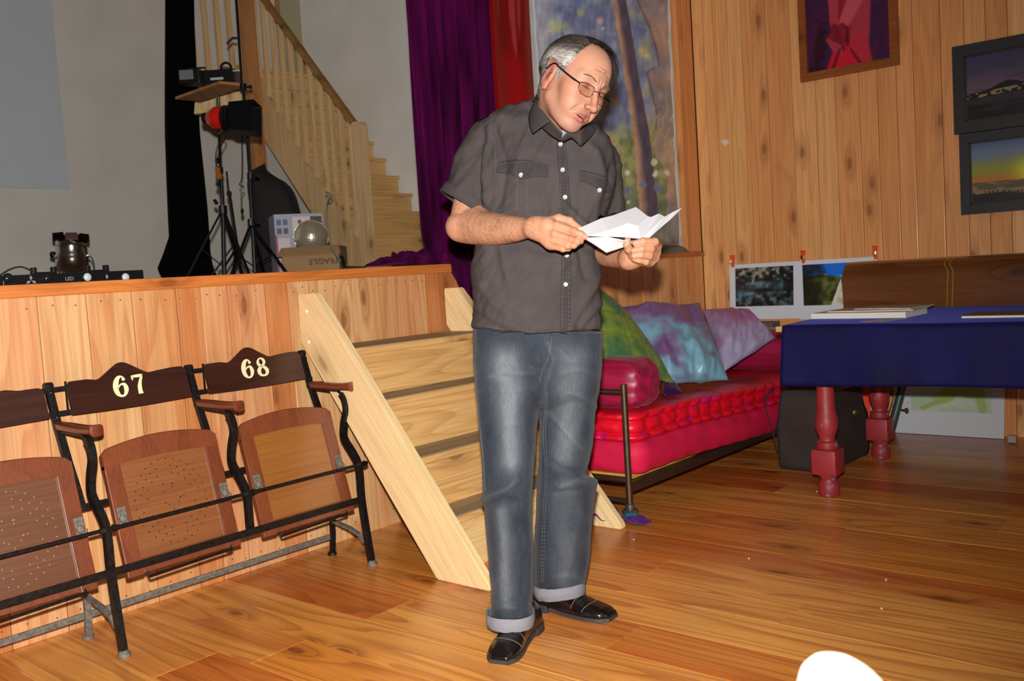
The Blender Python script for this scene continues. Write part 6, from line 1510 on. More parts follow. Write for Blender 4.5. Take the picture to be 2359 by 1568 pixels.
def lp_(x, u, v):  # u positive toward the temple, right lens x=-1
    return h2k((x*(.0345+u*1.0), .1010-.0042*((u+.024)/.05)*1.6-.10*v*.9, .0080+v))
GD = -.002
# (worn things are parts of the man)
glasses = bpy.data.objects.new('glasses', None); COL.objects.link(glasses); glasses.parent = man
go = K2W(h2k((0, .1, .01))[None])[0]; glasses.location = go-_org[man]; _org[glasses] = go; glasses['label'] = 'thin dark-framed rectangular reading glasses'
def kobj(mb, name, mt, parent, smooth=True, **k): return obj(name, K2W(np.vstack(mb.V)), mb.F, mt, parent, smooth, **k)
for x in (-1, 1):
    loop = catmull([lp_(x, u, v) for u, v in lensshape+lensshape[:1]], 49)[:-1]
    mb = MB(); mb.tube(list(loop[:26]), .0008, 6, up=(0, 0, 1)); kobj(mb, 'rim', M_fr, glasses)
    mb = MB(); mb.tube(list(loop[24:])+[loop[0]], .0005, 5); kobj(mb, 'lower_rim', M_fr, glasses)
    c = loop.mean(0); mb = MB(); th = HY*.0012
    mb.add(np.vstack([loop, loop+th, [c+HY*.0008], [c+th+HY*.0008]]), [(i, (i+1) % 48, 96) for i in range(48)]+[(48+(i+1) % 48, 48+i, 97) for i in range(48)]+[(i, 48+i, 48+(i+1) % 48, (i+1) % 48) for i in range(48)])
    kobj(mb, 'lens', M_lensg, glasses)
    hinge = lp_(x, .0255, .006); mb = MB()
    P = [hinge, h2k((x*.0665, .090, .0150)), h2k((x*.0735, .070, .0185)), h2k((x*.0785, .020, .0300)), h2k((x*.0800, -.004, .0370)), h2k((x*.0790, -.020, .0330)), h2k((x*.0775, -.034, .0180))]
    mb.tube(catmull(P, 26), [.0018]*6+[.0024]*14+[.0018]*6, 8); kobj(mb, 'temple_arm', M_fr, glasses)
mb = MB(); mb.tube(catmull([lp_(-1, -.024, .006), h2k((-.005, .1065, .0165)), h2k((.005, .1065, .0165)), lp_(1, -.024, .006)], 12), .0012, 6); kobj(mb, 'bridge', M_fr, glasses)
for x in (-1, 1):
    mb = MB(); mb.lathe([(.0022, 0), (.0026, .001), (.0012, .0018)], h2k((x*.0095, .1000, .0050)), HX*x, 10); mb.tube([h2k((x*.0095, .1000, .0050)), h2k((x*.011, .1005, .0090))], .0005, 5); kobj(mb, 'nose_pad', M_chr, glasses)
# ------------------------------------------------------------------ clothes
def loft(rows, n=72, m_=90, p=2.4):
    """rows: (Lx,Ly,Rx,Ry,Dc,front,back) silhouette points in the frame's pixels, depth and half thickness in metres"""
    R_ = catmull(np.array(rows, float), m_); G = []
    for (lx, ly, rx, ry, D, tf, tb) in R_:
        a = K(lx, ly, D); b = K(rx, ry, D); c = (a+b)/2; hw = (b-a)/2; ring = []
        for k in range(n):
            th = 2*math.pi*k/n; cx_, sx_ = math.cos(th), math.sin(th)
            ex = math.copysign(abs(cx_)**(2/p), cx_); ez = math.copysign(abs(sx_)**(2/p), sx_)
            ring.append(c+hw*ex+np.array([0, 0, -1])*ez*(tf if ez > 0 else tb))
        G.append(ring)
    return np.array(G)
def remesh(Vk, Fk, vox, it=2):
    me = bpy.data.meshes.new('t'); me.from_pydata(np.asarray(Vk).tolist(), [], [tuple(int(i) for i in f) for f in Fk])
    o = bpy.data.objects.new('t', me); COL.objects.link(o)
    md = o.modifiers.new('r', 'REMESH'); md.mode = 'VOXEL'; md.voxel_size = vox
    dg = bpy.context.evaluated_depsgraph_get(); em = o.evaluated_get(dg).to_mesh()
    V = np.zeros(len(em.vertices)*3); em.vertices.foreach_get('co', V); V = V.reshape(-1, 3); Fq = np.array([list(p.vertices) if len(p.vertices) == 4 else list(p.vertices)+[p.vertices[-1]] for p in em.polygons])
    bpy.data.objects.remove(o); V = smoothmesh(V, Fq, it, .5); return V, Fq
def normals(V, Fq):
    f = V[Fq]; fn = np.cross(f[:, 2]-f[:, 0], f[:, 3]-f[:, 1]); N_ = np.zeros_like(V)
    for k in range(4):
        for c in range(3): N_[:, c] += np.bincount(Fq[:, k], fn[:, c], len(V))
    return N_/(np.linalg.norm(N_, axis=1, keepdims=True)+1e-12)
def fixq(Fq): return [tuple(f) if f[2] != f[3] else tuple(f[:3]) for f in Fq]
torso = [(1086, 757, 1390, 779, 2.82, .145, .115), (1088, 730, 1388, 750, 2.82, .146, .115), (1089, 640, 1384, 650, 2.82, .138, .112), (1097, 560, 1380, 570, 2.82, .135, .115), (1104, 480, 1398, 490, 2.82, .135, .125),
         (1108, 410, 1420, 430, 2.82, .135, .13), (1108, 350, 1420, 385, 2.83, .125, .125), (1108, 300, 1414, 345, 2.83, .112, .11), (1120, 272, 1400, 322, 2.83, .108, .09), (1150, 252, 1372, 302, 2.84, .098, .075), (1190, 240, 1345, 294, 2.82, .100, .065), (1225, 234, 1322, 292, 2.80, .088, .055)]
G = loft(torso, 80, 100, 2.5)
mb = MB(); mb.grid(G, closeu=True); mb.F += [tuple(range(80)), tuple(range(99*80, 100*80))]
# sleeves: closed bulges joined to the torso, opened at the hem afterwards
def ringtube(pts, radii, flats, n=40):
    mb2 = MB(); mb2.tube(catmull([p for p in pts], 30), list(np.interp(np.linspace(0, 1, 30), np.linspace(0, 1, len(radii)), radii)), n, flat=flats); return mb2
hR = K(1068, 470, 2.83); hRt = K(1140, 300, 2.84)
mb_r = ringtube([K(1165, 300, 2.84), K(1128, 322, 2.84), K(1104, 372, 2.84), K(1085, 425, 2.835), K(1070, 474, 2.83)], [.055, .066, .070, .073, .078], 1.0)
mb_l = ringtube([K(1370, 345, 2.87), K(1392, 372, 2.88), K(1400, 420, 2.885), K(1404, 500, 2.88)], [.05, .052, .050, .048], 1.1)
Vk = np.vstack(mb.V+mb_r.V+mb_l.V); Fk = mb.F+[tuple(i+len(mb.V[0]) for i in f) for f in mb_r.F]+[tuple(i+len(mb.V[0])+len(mb_r.V[0]) for i in f) for f in mb_l.F]
Vs, Fs = remesh(Vk, Fk, .0065, 4)
X, Y = k2px(Vs); N_ = normals(Vs, Fs)
if ((Vs-Vs.mean(0))*N_).sum(1).mean() < 0: N_ = -N_
def ridge(X, Y, pts, w_):
    """soft ridge along a polyline in the cloth, w_ px wide"""
    d = np.full(len(X), 1e9)
    for a, b in zip(pts[:-1], pts[1:]): d = np.minimum(d, seg(X, Y, a, b, 1, 1))
    return np.exp(-(d/w_)**2)
disp = .0036*fbm(np.stack([X/46, Y/90, Vs[:, 2]*6], -1), 3)+.0022*fbm(np.stack([(X+Y*.6)/16, (Y-X*.3)/40, Vs[:, 2]*9], -1), 7)
for pts, w_, a in (([(1240, 260), (1205, 330), (1185, 395)], 9, .006), ([(1262, 320), (1240, 370), (1225, 410)], 8, .004), ([(1140, 300), (1165, 380), (1150, 470)], 8, -.005), ([(1128, 300), (1118, 380), (1122, 470)], 6, .005),
                   ([(1310, 500), (1345, 540), (1370, 560)], 8, .006), ([(1290, 490), (1330, 560), (1350, 640)], 7, -.004), ([(1300, 470), (1352, 520)], 6, .005), ([(1100, 500), (1150, 560), (1170, 640)], 10, .004),
                   ([(1380, 640), (1350, 690), (1310, 760)], 10, .005), ([(1100, 650), (1140, 700), (1200, 740)], 10, .004), ([(1090, 720), (1130, 745), (1180, 765)], 6, -.003), ([(1385, 700), (1340, 745)], 7, .004),
                   ([(1120, 340), (1090, 400), (1050, 440)], 9, .004), ([(1150, 500), (1180, 480), (1230, 495)], 7, .004), ([(1200, 580), (1280, 600), (1360, 590)], 9, .003), ([(1330, 310), (1370, 350), (1390, 400)], 9, .005), ([(1410, 380), (1395, 450), (1380, 520)], 7, -.005)):
    disp = disp+a*ridge(X, Y, pts, w_)*sm(-N_[:, 2], -.2, .3)
Vs = Vs+N_*(1.8*disp)[:, None]
# cut away: neck hole, hem bottom, sleeve ends
def planeside(V, p, n): return (V-np.asarray(p))@np.asarray(n)
ax_r = K(1070, 474, 2.83)-K(1090, 415, 2.835); ax_r /= np.linalg.norm(ax_r); pr_ = K(1074, 472, 2.83)
# hem of the right sleeve runs from (1013,440) to (1128,512)
hv = K(1128, 514, 2.83)-K(1013, 440, 2.83); hn = np.array([hv[1], -hv[0], 0]); hn /= np.linalg.norm(hn); hn = hn if hn@ax_r > 0 else -hn
cutR = (planeside(Vs, K(1013, 440, 2.83), hn) > 0) & (X < 1132) & (Y > 430) & (Y < 545) & (np.linalg.norm((Vs-pr_)[:, :2], axis=1) < .11) & (planeside(Vs, pr_, ax_r) > -.06)
cutR &= ((K(1070, 474, 2.83)-Vs)@np.array([1, 0, 0]) > -.074)
cutB = planeside(Vs, K(1238, 768, 2.82), np.array([.07, -1, 0])/1.0025) > -.004
cutN = (np.linalg.norm(Vs-K(1275, 252, 2.80), axis=1) < .045) | (planeside(Vs, K(1275, 258, 2.80), (.28, 1, -.10)) > -.002)*(X > 1228)*(X < 1335)*(Y < 300)
cutL = (Y > 506) & (X > 1384) & (X < 1445) & (Vs[:, 2] > 2.74) & (planeside(Vs, K(1404, 500, 2.88), (0, -1, 0)) > .006)
kill = cutR | cutB | cutN | cutL
keep = ~(kill[Fs].any(1)); Fs2 = Fs[keep]
bv_ = np.zeros(len(Vs), bool); bv_[np.unique(Fs[~keep])] = True; kp_ = np.zeros(len(Vs), bool); kp_[np.unique(Fs2)] = True; bv_ &= kp_
for pp, nn_, ok in ((K(1013, 440, 2.83), hn, (X < 1135) & (Y > 430) & (Y < 545)), (K(1238, 768, 2.82), np.array([.07, -1, 0])/1.0025, (Y > 735)), (K(1404, 507, 2.88), np.array([0, -1., 0]), (X > 1384) & (Y > 480) & (Y < 540))):
    s_ = planeside(Vs, pp, nn_); mk = bv_ & ok & (np.abs(s_) < .02); Vs[mk] -= s_[mk][:, None]*np.asarray(nn_)
M_shirtd = mat('dark_grey_shirt_trim', (49, 44, 45), .85, var=.08, scale=30, bump=.15, bscale=420, spec=.2)
M_shirt = mat('grey_cotton_shirt', (58, 52, 52), .85, var=.12, scale=9, bump=.15, bscale=420, spec=.2)
usd = np.unique(Fs2); rmv = -np.ones(len(Vs), int); rmv[usd] = np.arange(len(usd)); Vs2 = Vs[usd]; Fs2 = rmv[Fs2]
shirt = obj('shirt', K2W(Vs2), fixq(Fs2), M_shirt, man, 'all')
md = shirt.modifiers.new('cloth', 'SOLIDIFY'); md.thickness = .003; md.offset = -1
bvh_s = BVHTree.FromPolygons([tuple(v) for v in Vs2], [tuple(int(i) for i in f) for f in fixq(Fs2)])
def onsurf(bv, px, py, off=0, D0=2.3, default=2.70):
    o0 = Vector((0, 0, 0)); d = K(px, py, 1.0); d /= np.linalg.norm(d)
    h = bv.ray_cast(Vector(tuple(d*D0)), Vector(tuple(d)), 1.2)
    p = np.array(h[0]) if h[0] is not None else K(px, py, default); return p-d*off
def patch(bv, quadpts, name, mt, parent, th=.0018, nu=22, nv=10, off=.0, puff=0, label=None, smooth='all'):
    """cloth strip lying on a surface; quadpts = two polylines (top, bottom) in frame pixels"""
    A = catmull(np.array(quadpts[0], float), nu); B = catmull(np.array(quadpts[1], float), nu); Gf, Gb = [], []
    for j in range(nv):
        t = j/(nv-1); rf, rb = [], []
        for i in range(nu):
            px, py = A[i]*(1-t)+B[i]*t; e = min(i, nu-1-i, j, nv-1-j); bl = puff*math.sin(math.pi*i/(nu-1))*math.sin(math.pi*t)
            rf.append(onsurf(bv, px, py, off+th*(1 if e > 0 else .55)+bl)); rb.append(onsurf(bv, px, py, off-.0015))
        Gf.append(rf); Gb.append(rb)
    m2 = MB(); m2.grid(Gf); 
    ring = [(0, i) for i in range(nu)]+[(j, nu-1) for j in range(1, nv)]+[(nv-1, i) for i in range(nu-2, -1, -1)]+[(j, 0) for j in range(nv-2, 0, -1)]
    a = np.array([Gf[j][i] for j, i in ring]); b = np.array([Gb[j][i] for j, i in ring]); n = len(a)
    m2.add(np.vstack([a, b]), [(i, (i+1) % n, n+(i+1) % n, n+i) for i in range(n)])
    return obj(name, K2W(np.vstack(m2.V)), m2.F, mt, parent, smooth, label=label)
patch(bvh_s, ([(1283, 322), (1288, 390), (1291, 455), (1293, 520), (1294, 590), (1294, 655), (1290, 768)], [(1302, 320), (1309, 390), (1313, 455), (1314, 520), (1316, 590), (1316, 655), (1312, 770)]), 'placket', M_shirtd, shirt, nu=60, nv=8, th=.0022)
patch(bvh_s, ([(1148, 374), (1180, 368), (1220, 370), (1264, 380)], [(1144, 396), (1172, 400), (1202, 411), (1230, 406), (1263, 407)]), 'pocket_flap', M_shirtd, shirt, nu=30, nv=10, th=.004, label='chest pocket flap on his right side')
patch(bvh_s, ([(1150, 396), (1190, 398), (1262, 404)], [(1148, 478), (1190, 486), (1256, 484)]), 'pocket', M_shirt, shirt, nu=26, nv=18, th=.0022, puff=.002)
patch(bvh_s, ([(1334, 392), (1360, 396), (1398, 408)], [(1336, 414), (1362, 424), (1388, 440), (1412, 442)]), 'pocket_flap', M_shirtd, shirt, nu=26, nv=10, th=.0045, label='chest pocket flap on his left side')
patch(bvh_s, ([(1338, 414), (1370, 426), (1398, 436)], [(1334, 480), (1362, 492), (1392, 500)]), 'pocket', M_shirt, shirt, nu=24, nv=16, th=.002, puff=.002)
patch(bvh_s, ([(1100, 280), (1126, 264), (1162, 254)], [(1108, 294), (1134, 278), (1168, 266)]), 'epaulette', M_shirt, shirt, nu=20, nv=8, th=.004)
M_st = mat('pale_stitching', (92, 84, 84), .9)
def stitch(bv, pts, name, parent, r=.0006, off=.0046, mt=None, n=60, gap=True):
    P = catmull(np.array(pts, float), n); m2 = MB(); Q = [onsurf(bv, x, y, off) for x, y in P]
    for i in range(0, n-1, 2 if gap else 1): m2.tube([Q[i], Q[i+1]], r, 4)
    o = obj(name, K2W(np.vstack(m2.V)), m2.F, mt or M_st, parent); o['kind'] = 'stuff'; return o
for pts in ([(1148, 374), (1180, 368), (1220, 370), (1264, 380)], [(1144, 397), (1172, 401), (1202, 412), (1230, 407), (1263, 408)], [(1334, 392), (1360, 396), (1398, 408)], [(1336, 415), (1362, 425), (1388, 441), (1412, 443)], [(1283, 330), (1291, 455), (1294, 590), (1290, 766)]): stitch(bvh_s, pts, 'seam', shirt, r=.0011, off=.0030, mt=mat('dark_shirt_seam', (26, 23, 24), .9), gap=False)
for pts in ([(1288, 330), (1292, 455), (1297, 590), (1294, 765)], [(1300, 330), (1309, 455), (1312, 590), (1309, 768)], [(1090, 744), (1150, 756), (1240, 764), (1290, 760)], [(1318, 764), (1350, 768), (1386, 767)], [(1128, 290), (1140, 340), (1140, 400), (1124, 470)], [(1148, 377), (1220, 373), (1263, 383)], [(1335, 395), (1397, 411)], [(1192, 410), (1190, 486)], [(1214, 412), (1214, 488)], [(1376, 440), (1370, 494)]):
    stitch(bvh_s, pts, 'stitching', shirt, n=110)
M_btn = mat('white_shirt_button', (138, 140, 134), .35)
for (px, py) in ((1268, 289), (1291, 332), (1296, 391), (1301.5, 454), (1305.5, 588), (1303, 655), (1200, 403), (1381, 438)):
    p = onsurf(bvh_s, px, py, .0065 if py > 300 else .012, default=2.70); m2 = MB(); m2.lathe([(.0062, 0), (.0068, .0008), (.0064, .0022), (.0045, .0018), (.001, .0018)], p+np.array([0, 0, .002]), (0.05, .05, -1), 18); kobj(m2, 'button', M_btn, shirt)
# collar
def strip(A, B, name, mt, parent, th=.003, nu=30, nv=8, bul=0):
    A = catmull(np.array([K(*p) for p in A]), nu); B = catmull(np.array([K(*p) for p in B]), nu); m2 = MB(); g = []
    for j in range(nv):
        t = j/(nv-1); g.append(A*(1-t)+B*t+np.array([0, 0, -1])*bul*math.sin(math.pi*t))
    m2.grid(g); o = kobj(m2, name, mt, parent, 'all'); md = o.modifiers.new('t', 'SOLIDIFY'); md.thickness = th; md.offset = 0; return o
# stand around the neck, then the two leaves
strip([(1240, 214, 2.78), (1240, 232, 2.70), (1255, 262, 2.655), (1274, 284, 2.625), (1295, 306, 2.62)], [(1232, 240, 2.82), (1232, 262, 2.74), (1246, 290, 2.70), (1264, 308, 2.675), (1292, 326, 2.665)], 'collar_stand', M_shirt, shirt)
strip([(1243, 212, 2.77), (1240, 216, 2.73), (1241, 232, 2.69), (1254, 260, 2.645), (1269, 277, 2.618)], [(1234, 222, 2.83), (1223, 248, 2.77), (1219, 268, 2.72), (1220, 290, 2.68), (1227, 308, 2.655)], 'collar', M_shirt, shirt, bul=.008)
m2 = MB(); a_ = [K(1268, 277, 2.648), K(1262, 283, 2.65), K(1245, 291, 2.66), K(1227, 307, 2.675)]
strip([(1292, 320, 2.635), (1306, 306, 2.628), (1328, 301, 2.635), (1345, 296, 2.66), (1358, 286, 2.73)], [(1298, 327, 2.655), (1316, 318, 2.652), (1330, 328, 2.658), (1341, 334, 2.67), (1374, 302, 2.745)], 'collar', M_shirt, shirt, bul=.006)
m2 = MB(); m2.prism([K(1284, 300, 2.655), K(1312, 300, 2.655), K(1303, 312, 2.650), K(1294, 323, 2.645)], (0, 0, .004)); kobj(m2, 'undershirt', mat('white_undershirt', (120, 124, 132), .8), shirt, False)
# right sleeve hem band
_a = (K(1128, 514, 2.83)-K(1013, 440, 2.83))/2; _c = (K(1128, 514, 2.83)+K(1013, 440, 2.83))/2; _b = np.array([0, 0, -.082])
def _rg(off_, sc): return [_c-hn*off_+_a*math.cos(t)*sc+_b*math.sin(t)*sc for t in np.linspace(0, 2*math.pi, 56, endpoint=False)]
m2 = MB(); m2.grid([_rg(.034, .985), _rg(.03, 1.005), _rg(0, 1.02), _rg(0, .975), _rg(.034, .955)], closeu=True)
kobj(m2, 'sleeve_hem', M_shirt, shirt, 'all')
def ringcurve(c, a, b, n=48): return [c+a*math.cos(t)+b*math.sin(t) for t in np.linspace(0, 2*math.pi, n, endpoint=False)]
# ---- jeans
pel = [(1088, 748, 1389, 764, 2.83, .125, .110), (1089, 800, 1388, 805, 2.83, .128, .120), (1092, 860, 1385, 862, 2.84, .120, .120), (1096, 905, 1379, 908, 2.84, .100, .105), (1110, 935, 1366, 938, 2.85, .06, .07)]
legR = [(1095, 850, 1240, 852, 2.84, .105, .105), (1097, 900, 1243, 900, 2.83, .105, .10), (1100, 950, 1241, 950, 2.82, .100, .095), (1104, 1010, 1236, 1010, 2.80, .092, .09), (1109, 1070, 1232, 1070, 2.79, .087, .085), (1111, 1120, 1229, 1120, 2.78, .084, .08),
        (1113, 1160, 1228, 1160, 2.79, .078, .08), (1119, 1230, 1228, 1230, 2.80, .074, .078), (1126, 1310, 1228, 1310, 2.81, .072, .076), (1133, 1370, 1227, 1370, 2.81, .072, .076), (1131, 1400, 1228, 1400, 2.81, .073, .077), (1128, 1420, 1228, 1418, 2.81, .074, .078)]
legL = [(1245, 850, 1382, 852, 2.86, .095, .095), (1246, 900, 1379, 900, 2.86, .095, .09), (1244, 950, 1372, 950, 2.87, .092, .09), (1242, 1010, 1367, 1010, 2.88, .088, .088), (1240, 1060, 1358, 1060, 2.89, .085, .085), (1238, 1090, 1352, 1092, 2.90, .082, .085),
        (1237, 1112, 1374, 1108, 2.91, .088, .086), (1235, 1150, 1371, 1150, 2.93, .084, .086), (1232, 1220, 1363, 1220, 2.96, .080, .084), (1230, 1290, 1357, 1290, 2.99, .078, .082), (1229, 1335, 1350, 1328, 3.01, .076, .080), (1230, 1352, 1347, 1345, 3.02, .076, .080)]
parts = []
for rows, p_ in ((pel, 2.6), (legR, 2.15), (legL, 2.15)):
    g = loft(rows, 64, 90, p_); m2 = MB(); m2.grid(g, closeu=True); m2.F += [tuple(range(64)), tuple(range(89*64, 90*64))]; parts.append(m2)
Vk = []; Fk = []; n0 = 0
for m2 in parts: Vk.append(m2.V[0]); Fk += [tuple(i+n0 for i in f) for f in m2.F]; n0 += len(m2.V[0])
Vj, Fj = remesh(np.vstack(Vk), Fk, .0068, 3)
X, Y = k2px(Vj); N_ = normals(Vj, Fj)
if ((Vj-K(1240, 1000, 2.85))*N_*[1, 0, 1]).sum(1).mean() < 0: N_ = -N_
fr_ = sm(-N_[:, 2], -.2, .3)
disp = .0022*fbm(np.stack([X/30, Y/70, Vj[:, 2]*5], -1), 13)+.0010*fbm(np.stack([(X+Y*.4)/11, (Y-X*.4)/30, Vj[:, 2]*9], -1), 17)
for pts, w_, a in (([(1110, 1150), (1135, 1138), (1170, 1125), (1188, 1105)], 6, .010), ([(1125, 1160), (1160, 1150), (1200, 1160)], 9, -.006), ([(1188, 1105), (1178, 1060), (1165, 1000)], 10, .005), ([(1150, 1180), (1160, 1260), (1158, 1380)], 14, .007),
                   ([(1265, 950), (1300, 990), (1338, 1032)], 5, .006), ([(1262, 1060), (1300, 1085), (1350, 1092)], 7, -.007), ([(1290, 1120), (1330, 1105), (1374, 1108)], 8, .009), ([(1280, 1135), (1340, 1128)], 6, -.005), ([(1310, 905), (1345, 915), (1374, 938)], 5, .004),
                   ([(1340, 1180), (1320, 1260), (1300, 1330)], 10, .005), ([(1275, 1330), (1300, 1322), (1330, 1330)], 5, .005), ([(1262, 790), (1275, 830), (1262, 870), (1250, 920)], 7, .008), ([(1285, 800), (1310, 830), (1330, 835)], 6, .004), ([(1120, 870), (1160, 858), (1230, 862)], 5, .004),
                   ([(1125, 865), (1180, 885)], 4, .004), ([(1195, 830), (1240, 850)], 6, -.004), ([(1290, 860), (1340, 850), (1370, 862)], 6, .004), ([(1130, 1370), (1150, 1395), (1190, 1400)], 6, .006), ([(1100, 880), (1112, 1000), (1118, 1140)], 5, .003), ([(1185, 800), (1200, 880), (1180, 960)], 14, .004), ([(1140, 1395), (1180, 1385), (1226, 1392)], 4, -.005), ([(1190, 1200), (1212, 1280), (1205, 1360)], 8, -.005)):
    disp = disp+a*ridge(X, Y, pts, w_)*fr_
Vj = Vj+N_*disp[:, None]
X, Y = k2px(Vj)
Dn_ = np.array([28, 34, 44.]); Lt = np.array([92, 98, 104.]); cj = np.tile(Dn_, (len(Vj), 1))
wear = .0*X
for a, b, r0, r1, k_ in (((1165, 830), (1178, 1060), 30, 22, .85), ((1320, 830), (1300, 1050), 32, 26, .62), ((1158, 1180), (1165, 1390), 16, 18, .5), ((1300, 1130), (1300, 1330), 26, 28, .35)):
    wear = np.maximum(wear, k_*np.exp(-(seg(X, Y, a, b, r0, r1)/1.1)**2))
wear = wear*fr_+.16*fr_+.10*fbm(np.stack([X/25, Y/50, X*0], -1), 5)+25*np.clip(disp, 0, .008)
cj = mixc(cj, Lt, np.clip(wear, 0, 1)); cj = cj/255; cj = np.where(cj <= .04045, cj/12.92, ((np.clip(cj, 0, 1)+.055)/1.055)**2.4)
M_jean = mat('blue_grey_denim', (70, 80, 100), .8, vcol=True, var=.16, scale=260, bump=.5, bscale=500, sheen=.1, stretch=(1, 1, .25), spec=.2)
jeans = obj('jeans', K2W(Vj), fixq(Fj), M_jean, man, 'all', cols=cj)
bvh_j = BVHTree.FromPolygons([tuple(v) for v in Vj], fixq([tuple(int(i) for i in f) for f in Fj]))
M_jst = mat('pale_denim_thread', (104, 106, 110), .9); M_jd = mat('dark_seam', (34, 40, 54), .9)
for pts, mt_ in (([(1258, 905), (1252, 1000), (1256, 1090), (1250, 1200), (1247, 1340)], M_jst), ([(1262, 905), (1257, 1000), (1261, 1090), (1255, 1200), (1252, 1340)], M_jst), ([(1093, 840), (1100, 940), (1112, 1040), (1118, 1130)], M_jst), ([(1272, 774), (1268, 800), (1262, 806)], M_jst), ([(1243, 880), (1250, 850), (1260, 830), (1268, 800)], M_jst)):
    stitch(bvh_j, pts, 'stitching', jeans, mt=mt_, n=150, r=.0007)
# fly
patch(bvh_j, ([(1268, 778), (1266, 792), (1262, 806)], [(1288, 780), (1285, 792), (1276, 806)]), 'fly', M_jean, jeans, nu=12, nv=8, th=.003) if False else None
M_cuff = mat('turned_up_denim', (118, 118, 127), .85, var=.10, scale=200, bump=.5, bscale=400)
for rows, seed_ in (([(1120, 1408, 1232, 1406, 2.81, .084, .086), (1119, 1422, 1233, 1420, 2.81, .086, .088), (1121, 1438, 1230, 1436, 2.81, .083, .085)], 1), ([(1228, 1346, 1349, 1332, 3.02, .084, .086), (1228, 1362, 1349, 1346, 3.025, .086, .088), (1234, 1376, 1348, 1360, 3.03, .083, .086)], 2)):
    g = loft(rows, 64, 12, 2.3); inner = loft([(r_[0]+5, r_[1], r_[2]-5, r_[3], r_[4], r_[5]-.008, r_[6]-.008) for r_ in rows], 64, 12, 2.3)[::-1]
    g = np.concatenate([g, inner, g[:1]]); g = g+.0015*np.stack([fbm(g*40, seed_)]*3, -1); m2 = MB(); m2.grid(g, closeu=True); kobj(m2, 'cuff', M_cuff, jeans, 'all', label='pale turned-up denim cuff')
# ---- shoes
M_sho = mat('black_shoe_leather', (16, 13, 13), .22, var=.3, scale=20, coat=.5, bump=.15, bscale=60); M_sole = mat('dark_sole_rubber', (46, 44, 46), .6)
def shoe(heel, toe, label, Lh=.30):
    heel = np.array(heel, float); toe = np.array(toe, float); fy = toe-heel; fy[2] = 0; fy /= np.linalg.norm(fy); fx = np.array([fy[1], -fy[0], 0])
    L_ = Lh; S_ = [0, .03, .12, .3, .45, .62, .78, .9, .97, 1.0]
    hw = [.012, .026, .034, .036, .034, .043, .049, .045, .036, .018]; zt = [.050, .075, .100, .106, .092, .066, .050, .040, .032, .020]
    T_ = np.linspace(0, 1, 64); HW = np.interp(T_, S_, hw); ZTt = np.interp(T_, S_, zt)
    from_ = 0
    HW = np.convolve(np.pad(HW, 3, 'edge'), np.ones(7)/7, 'valid'); ZTt = np.convolve(np.pad(ZTt, 3, 'edge'), np.ones(7)/7, 'valid')
    t_ = bpy.data.objects.new('shoe', None); COL.objects.link(t_); t_.parent = man; t_.location = heel-_org[man]; _org[t_] = heel; t_['label'] = label
    g = []
    for i, q in enumerate(T_):
        ring = []; sole_z = .012+.022*0
        for k in range(36):
            a = 2*math.pi*k/36; cx_, sx_ = math.cos(a), math.sin(a)
            w_ = HW[i]*math.copysign(abs(cx_)**.8, cx_); mid_ = .022; top = ZTt[i]
            z = mid_+(top-mid_)*abs(sx_)**(.8 if q > .5 else .6) if sx_ > 0 else mid_-(mid_-.012)*abs(sx_)**.5
            if sx_ > 0: w_ *= (1-.30*abs(sx_)**2*(1 if q < .5 else .35))
            cre = .0032*math.sin((q-.55)*150+1.5*cx_)*math.exp(-((q-.66)/.09)**2)*max(0, sx_)
            bend = .008*math.sin(math.pi*q)
            ring.append(heel+fy*(q*L_)+fx*(w_+bend)+np.array([0, 0, z+cre]))
        g.append(ring)
    m2 = MB(); m2.grid(g, closeu=True); m2.F += [tuple(range(36)), tuple(range(63*36, 64*36))]; m2.out('upper', M_sho, t_, 'all')
    for nm, qa, qb, za, zb in (('sole', .30, 1.0, .004, .015), ('heel', 0, .27, 0, .024)):
        g = []; 
        for q in np.linspace(qa, qb, 26):
            w_ = np.interp(q, T_, HW)+.004; zz = za+(.006*sm(np.array(.45-q), 0, .12) if nm == 'sole' else 0)
            e_ = 1 if qa < q < qb or nm == 'sole' else .96
            bend = .008*math.sin(math.pi*q); c_ = heel+fy*(q*L_*1.012-.001)+fx*bend
            g.append([c_-fx*w_*e_+np.array([0, 0, zz]), c_+fx*w_*e_+np.array([0, 0, zz]), c_+fx*(w_-.001)*e_+np.array([0, 0, zb+(zz-za)]), c_-fx*(w_-.001)*e_+np.array([0, 0, zb+(zz-za)])])
        m2 = MB(); m2.grid(g, closeu=True); m2.F += [(0, 1, 2, 3), tuple(range(100, 104))]; m2.out(nm, M_sole, t_)
    # seam lines over the instep
    for q0, sg in ((.60, 1), (.74, 1)):
        P = []
        for a in np.linspace(.15, math.pi-.15, 16):
            q = q0+.05*math.sin(a)*sg-.02*math.cos(a); i = int(q*63); w_ = HW[i]*math.copysign(abs(math.cos(a))**.8, math.cos(a))*(1-.30*abs(math.sin(a))**2*.35); z = .022+(ZTt[i]-.022)*abs(math.sin(a))**.8
            P.append(heel+fy*q*L_+fx*(w_+.008*math.sin(math.pi*q))+np.array([0, 0, z+.0008]))
        m2 = MB(); m2.tube(P, .0009, 5); m2.out('seam', mat('pale_shoe_thread', (120, 100, 90), .8), t_)
f1t = at(1148, 1533, 'z', 0); d1 = np.array([.25, -.97, 0]); 
f1h = at(1212, 1468, 'z', 0); dd1 = (f1t-f1h); dd1[2] = 0; dd1 /= np.linalg.norm(dd1)
shoe(f1t-dd1*.305, f1t, 'black creased leather shoe on his right foot')
f2t = at(1412, 1428, 'z', 0); f2h = at(1240, 1396, 'z', 0); dd2 = f2t-f2h; dd2[2] = 0; dd2 /= np.linalg.norm(dd2)
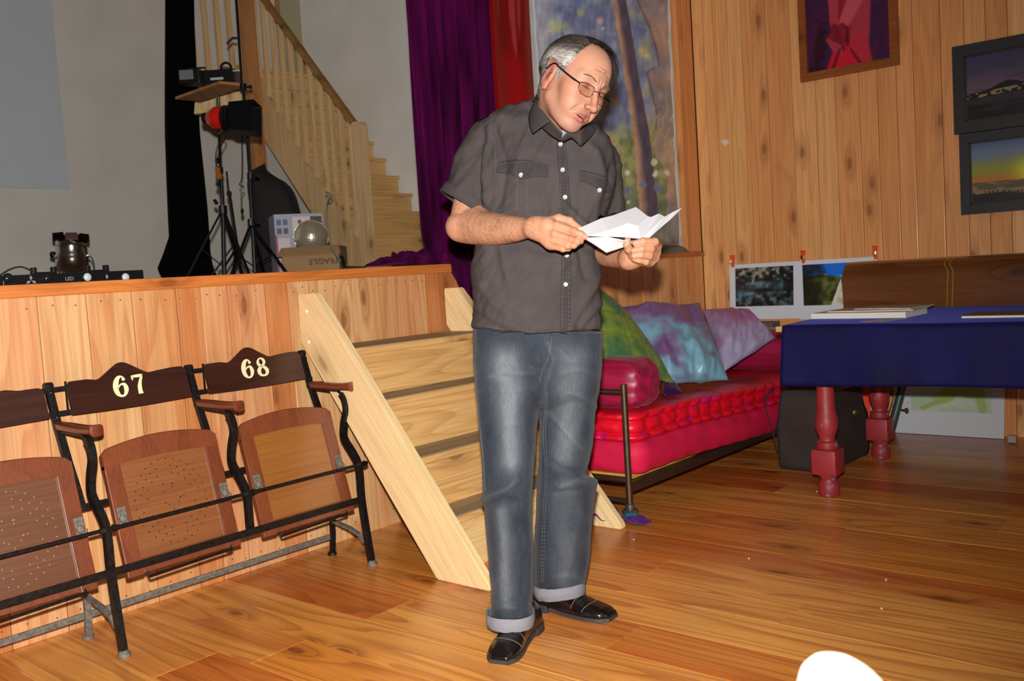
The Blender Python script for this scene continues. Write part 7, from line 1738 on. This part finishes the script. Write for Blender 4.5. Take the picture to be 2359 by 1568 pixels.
shoe(f2t-dd2*.30, f2t, 'black creased leather shoe on his left foot')
# ------------------------------------------------------------------ the creased paper
M_pap = mat('white_paper', (164, 164, 168), .7, bump=.15, bscale=30)
def Kp(px, py, D=2.49): return K(px, py, D)
mb = MB()
pt = [K(1331, 527, 2.50), K(1385, 503, 2.52), K(1413, 496, 2.53), K(1465, 477, 2.55), K(1492, 498, 2.52),      # 0-4 upper panel outer
      K(1448, 514, 2.50), K(1400, 531, 2.485), K(1356, 544, 2.480),                                              # 5-7 crease
      K(1499, 500, 2.525), K(1518, 492, 2.545), K(1531, 499, 2.525), K(1549, 489, 2.545), K(1571, 479, 2.55),     # 8-12 upper right edge
      K(1430, 546, 2.485), K(1476, 550, 2.49), K(1497, 547, 2.49), K(1518, 528, 2.505), K(1545, 505, 2.53),      # 13-17
      K(1470, 520, 2.49)]                                                                                        # 18
mb.add(pt, [(0, 1, 7), (1, 6, 7), (1, 2, 6), (2, 5, 6), (2, 3, 5), (3, 4, 5), (4, 18, 5), (4, 8, 18), (7, 6, 13), (6, 5, 13), (5, 18, 13), (18, 14, 13), (8, 9, 18), (9, 14, 18), (9, 10, 14), (10, 15, 14), (10, 11, 15), (11, 16, 15), (11, 12, 17), (11, 17, 16)])
pa = thing('paper_sheet', 'creased white sheet of paper held open in both hands of the man', 'paper', K2W(K(1450, 530, 2.5)[None])[0])
o = kobj(mb, 'upper_panel', M_pap, pa, False); md = o.modifiers.new('t', 'SOLIDIFY'); md.thickness = .0006
mb = MB(); pt = [K(1352, 547, 2.484), K(1400, 545, 2.480), K(1450, 556, 2.486), K(1470, 552, 2.50), K(1458, 560, 2.50), K(1440, 568, 2.50), K(1397, 582, 2.49), K(1365, 561, 2.487), K(1352, 553, 2.487), K(1372, 561, 2.482), K(1415, 554, 2.478)]
mb.add(pt, [(0, 1, 10), (0, 10, 9), (0, 9, 8), (8, 9, 7), (7, 9, 6), (9, 10, 6), (10, 5, 6), (10, 4, 5), (10, 2, 4), (1, 2, 10), (2, 3, 4)])
o = kobj(mb, 'lower_panel', M_pap, pa, False); md = o.modifiers.new('t', 'SOLIDIFY'); md.thickness = .0006
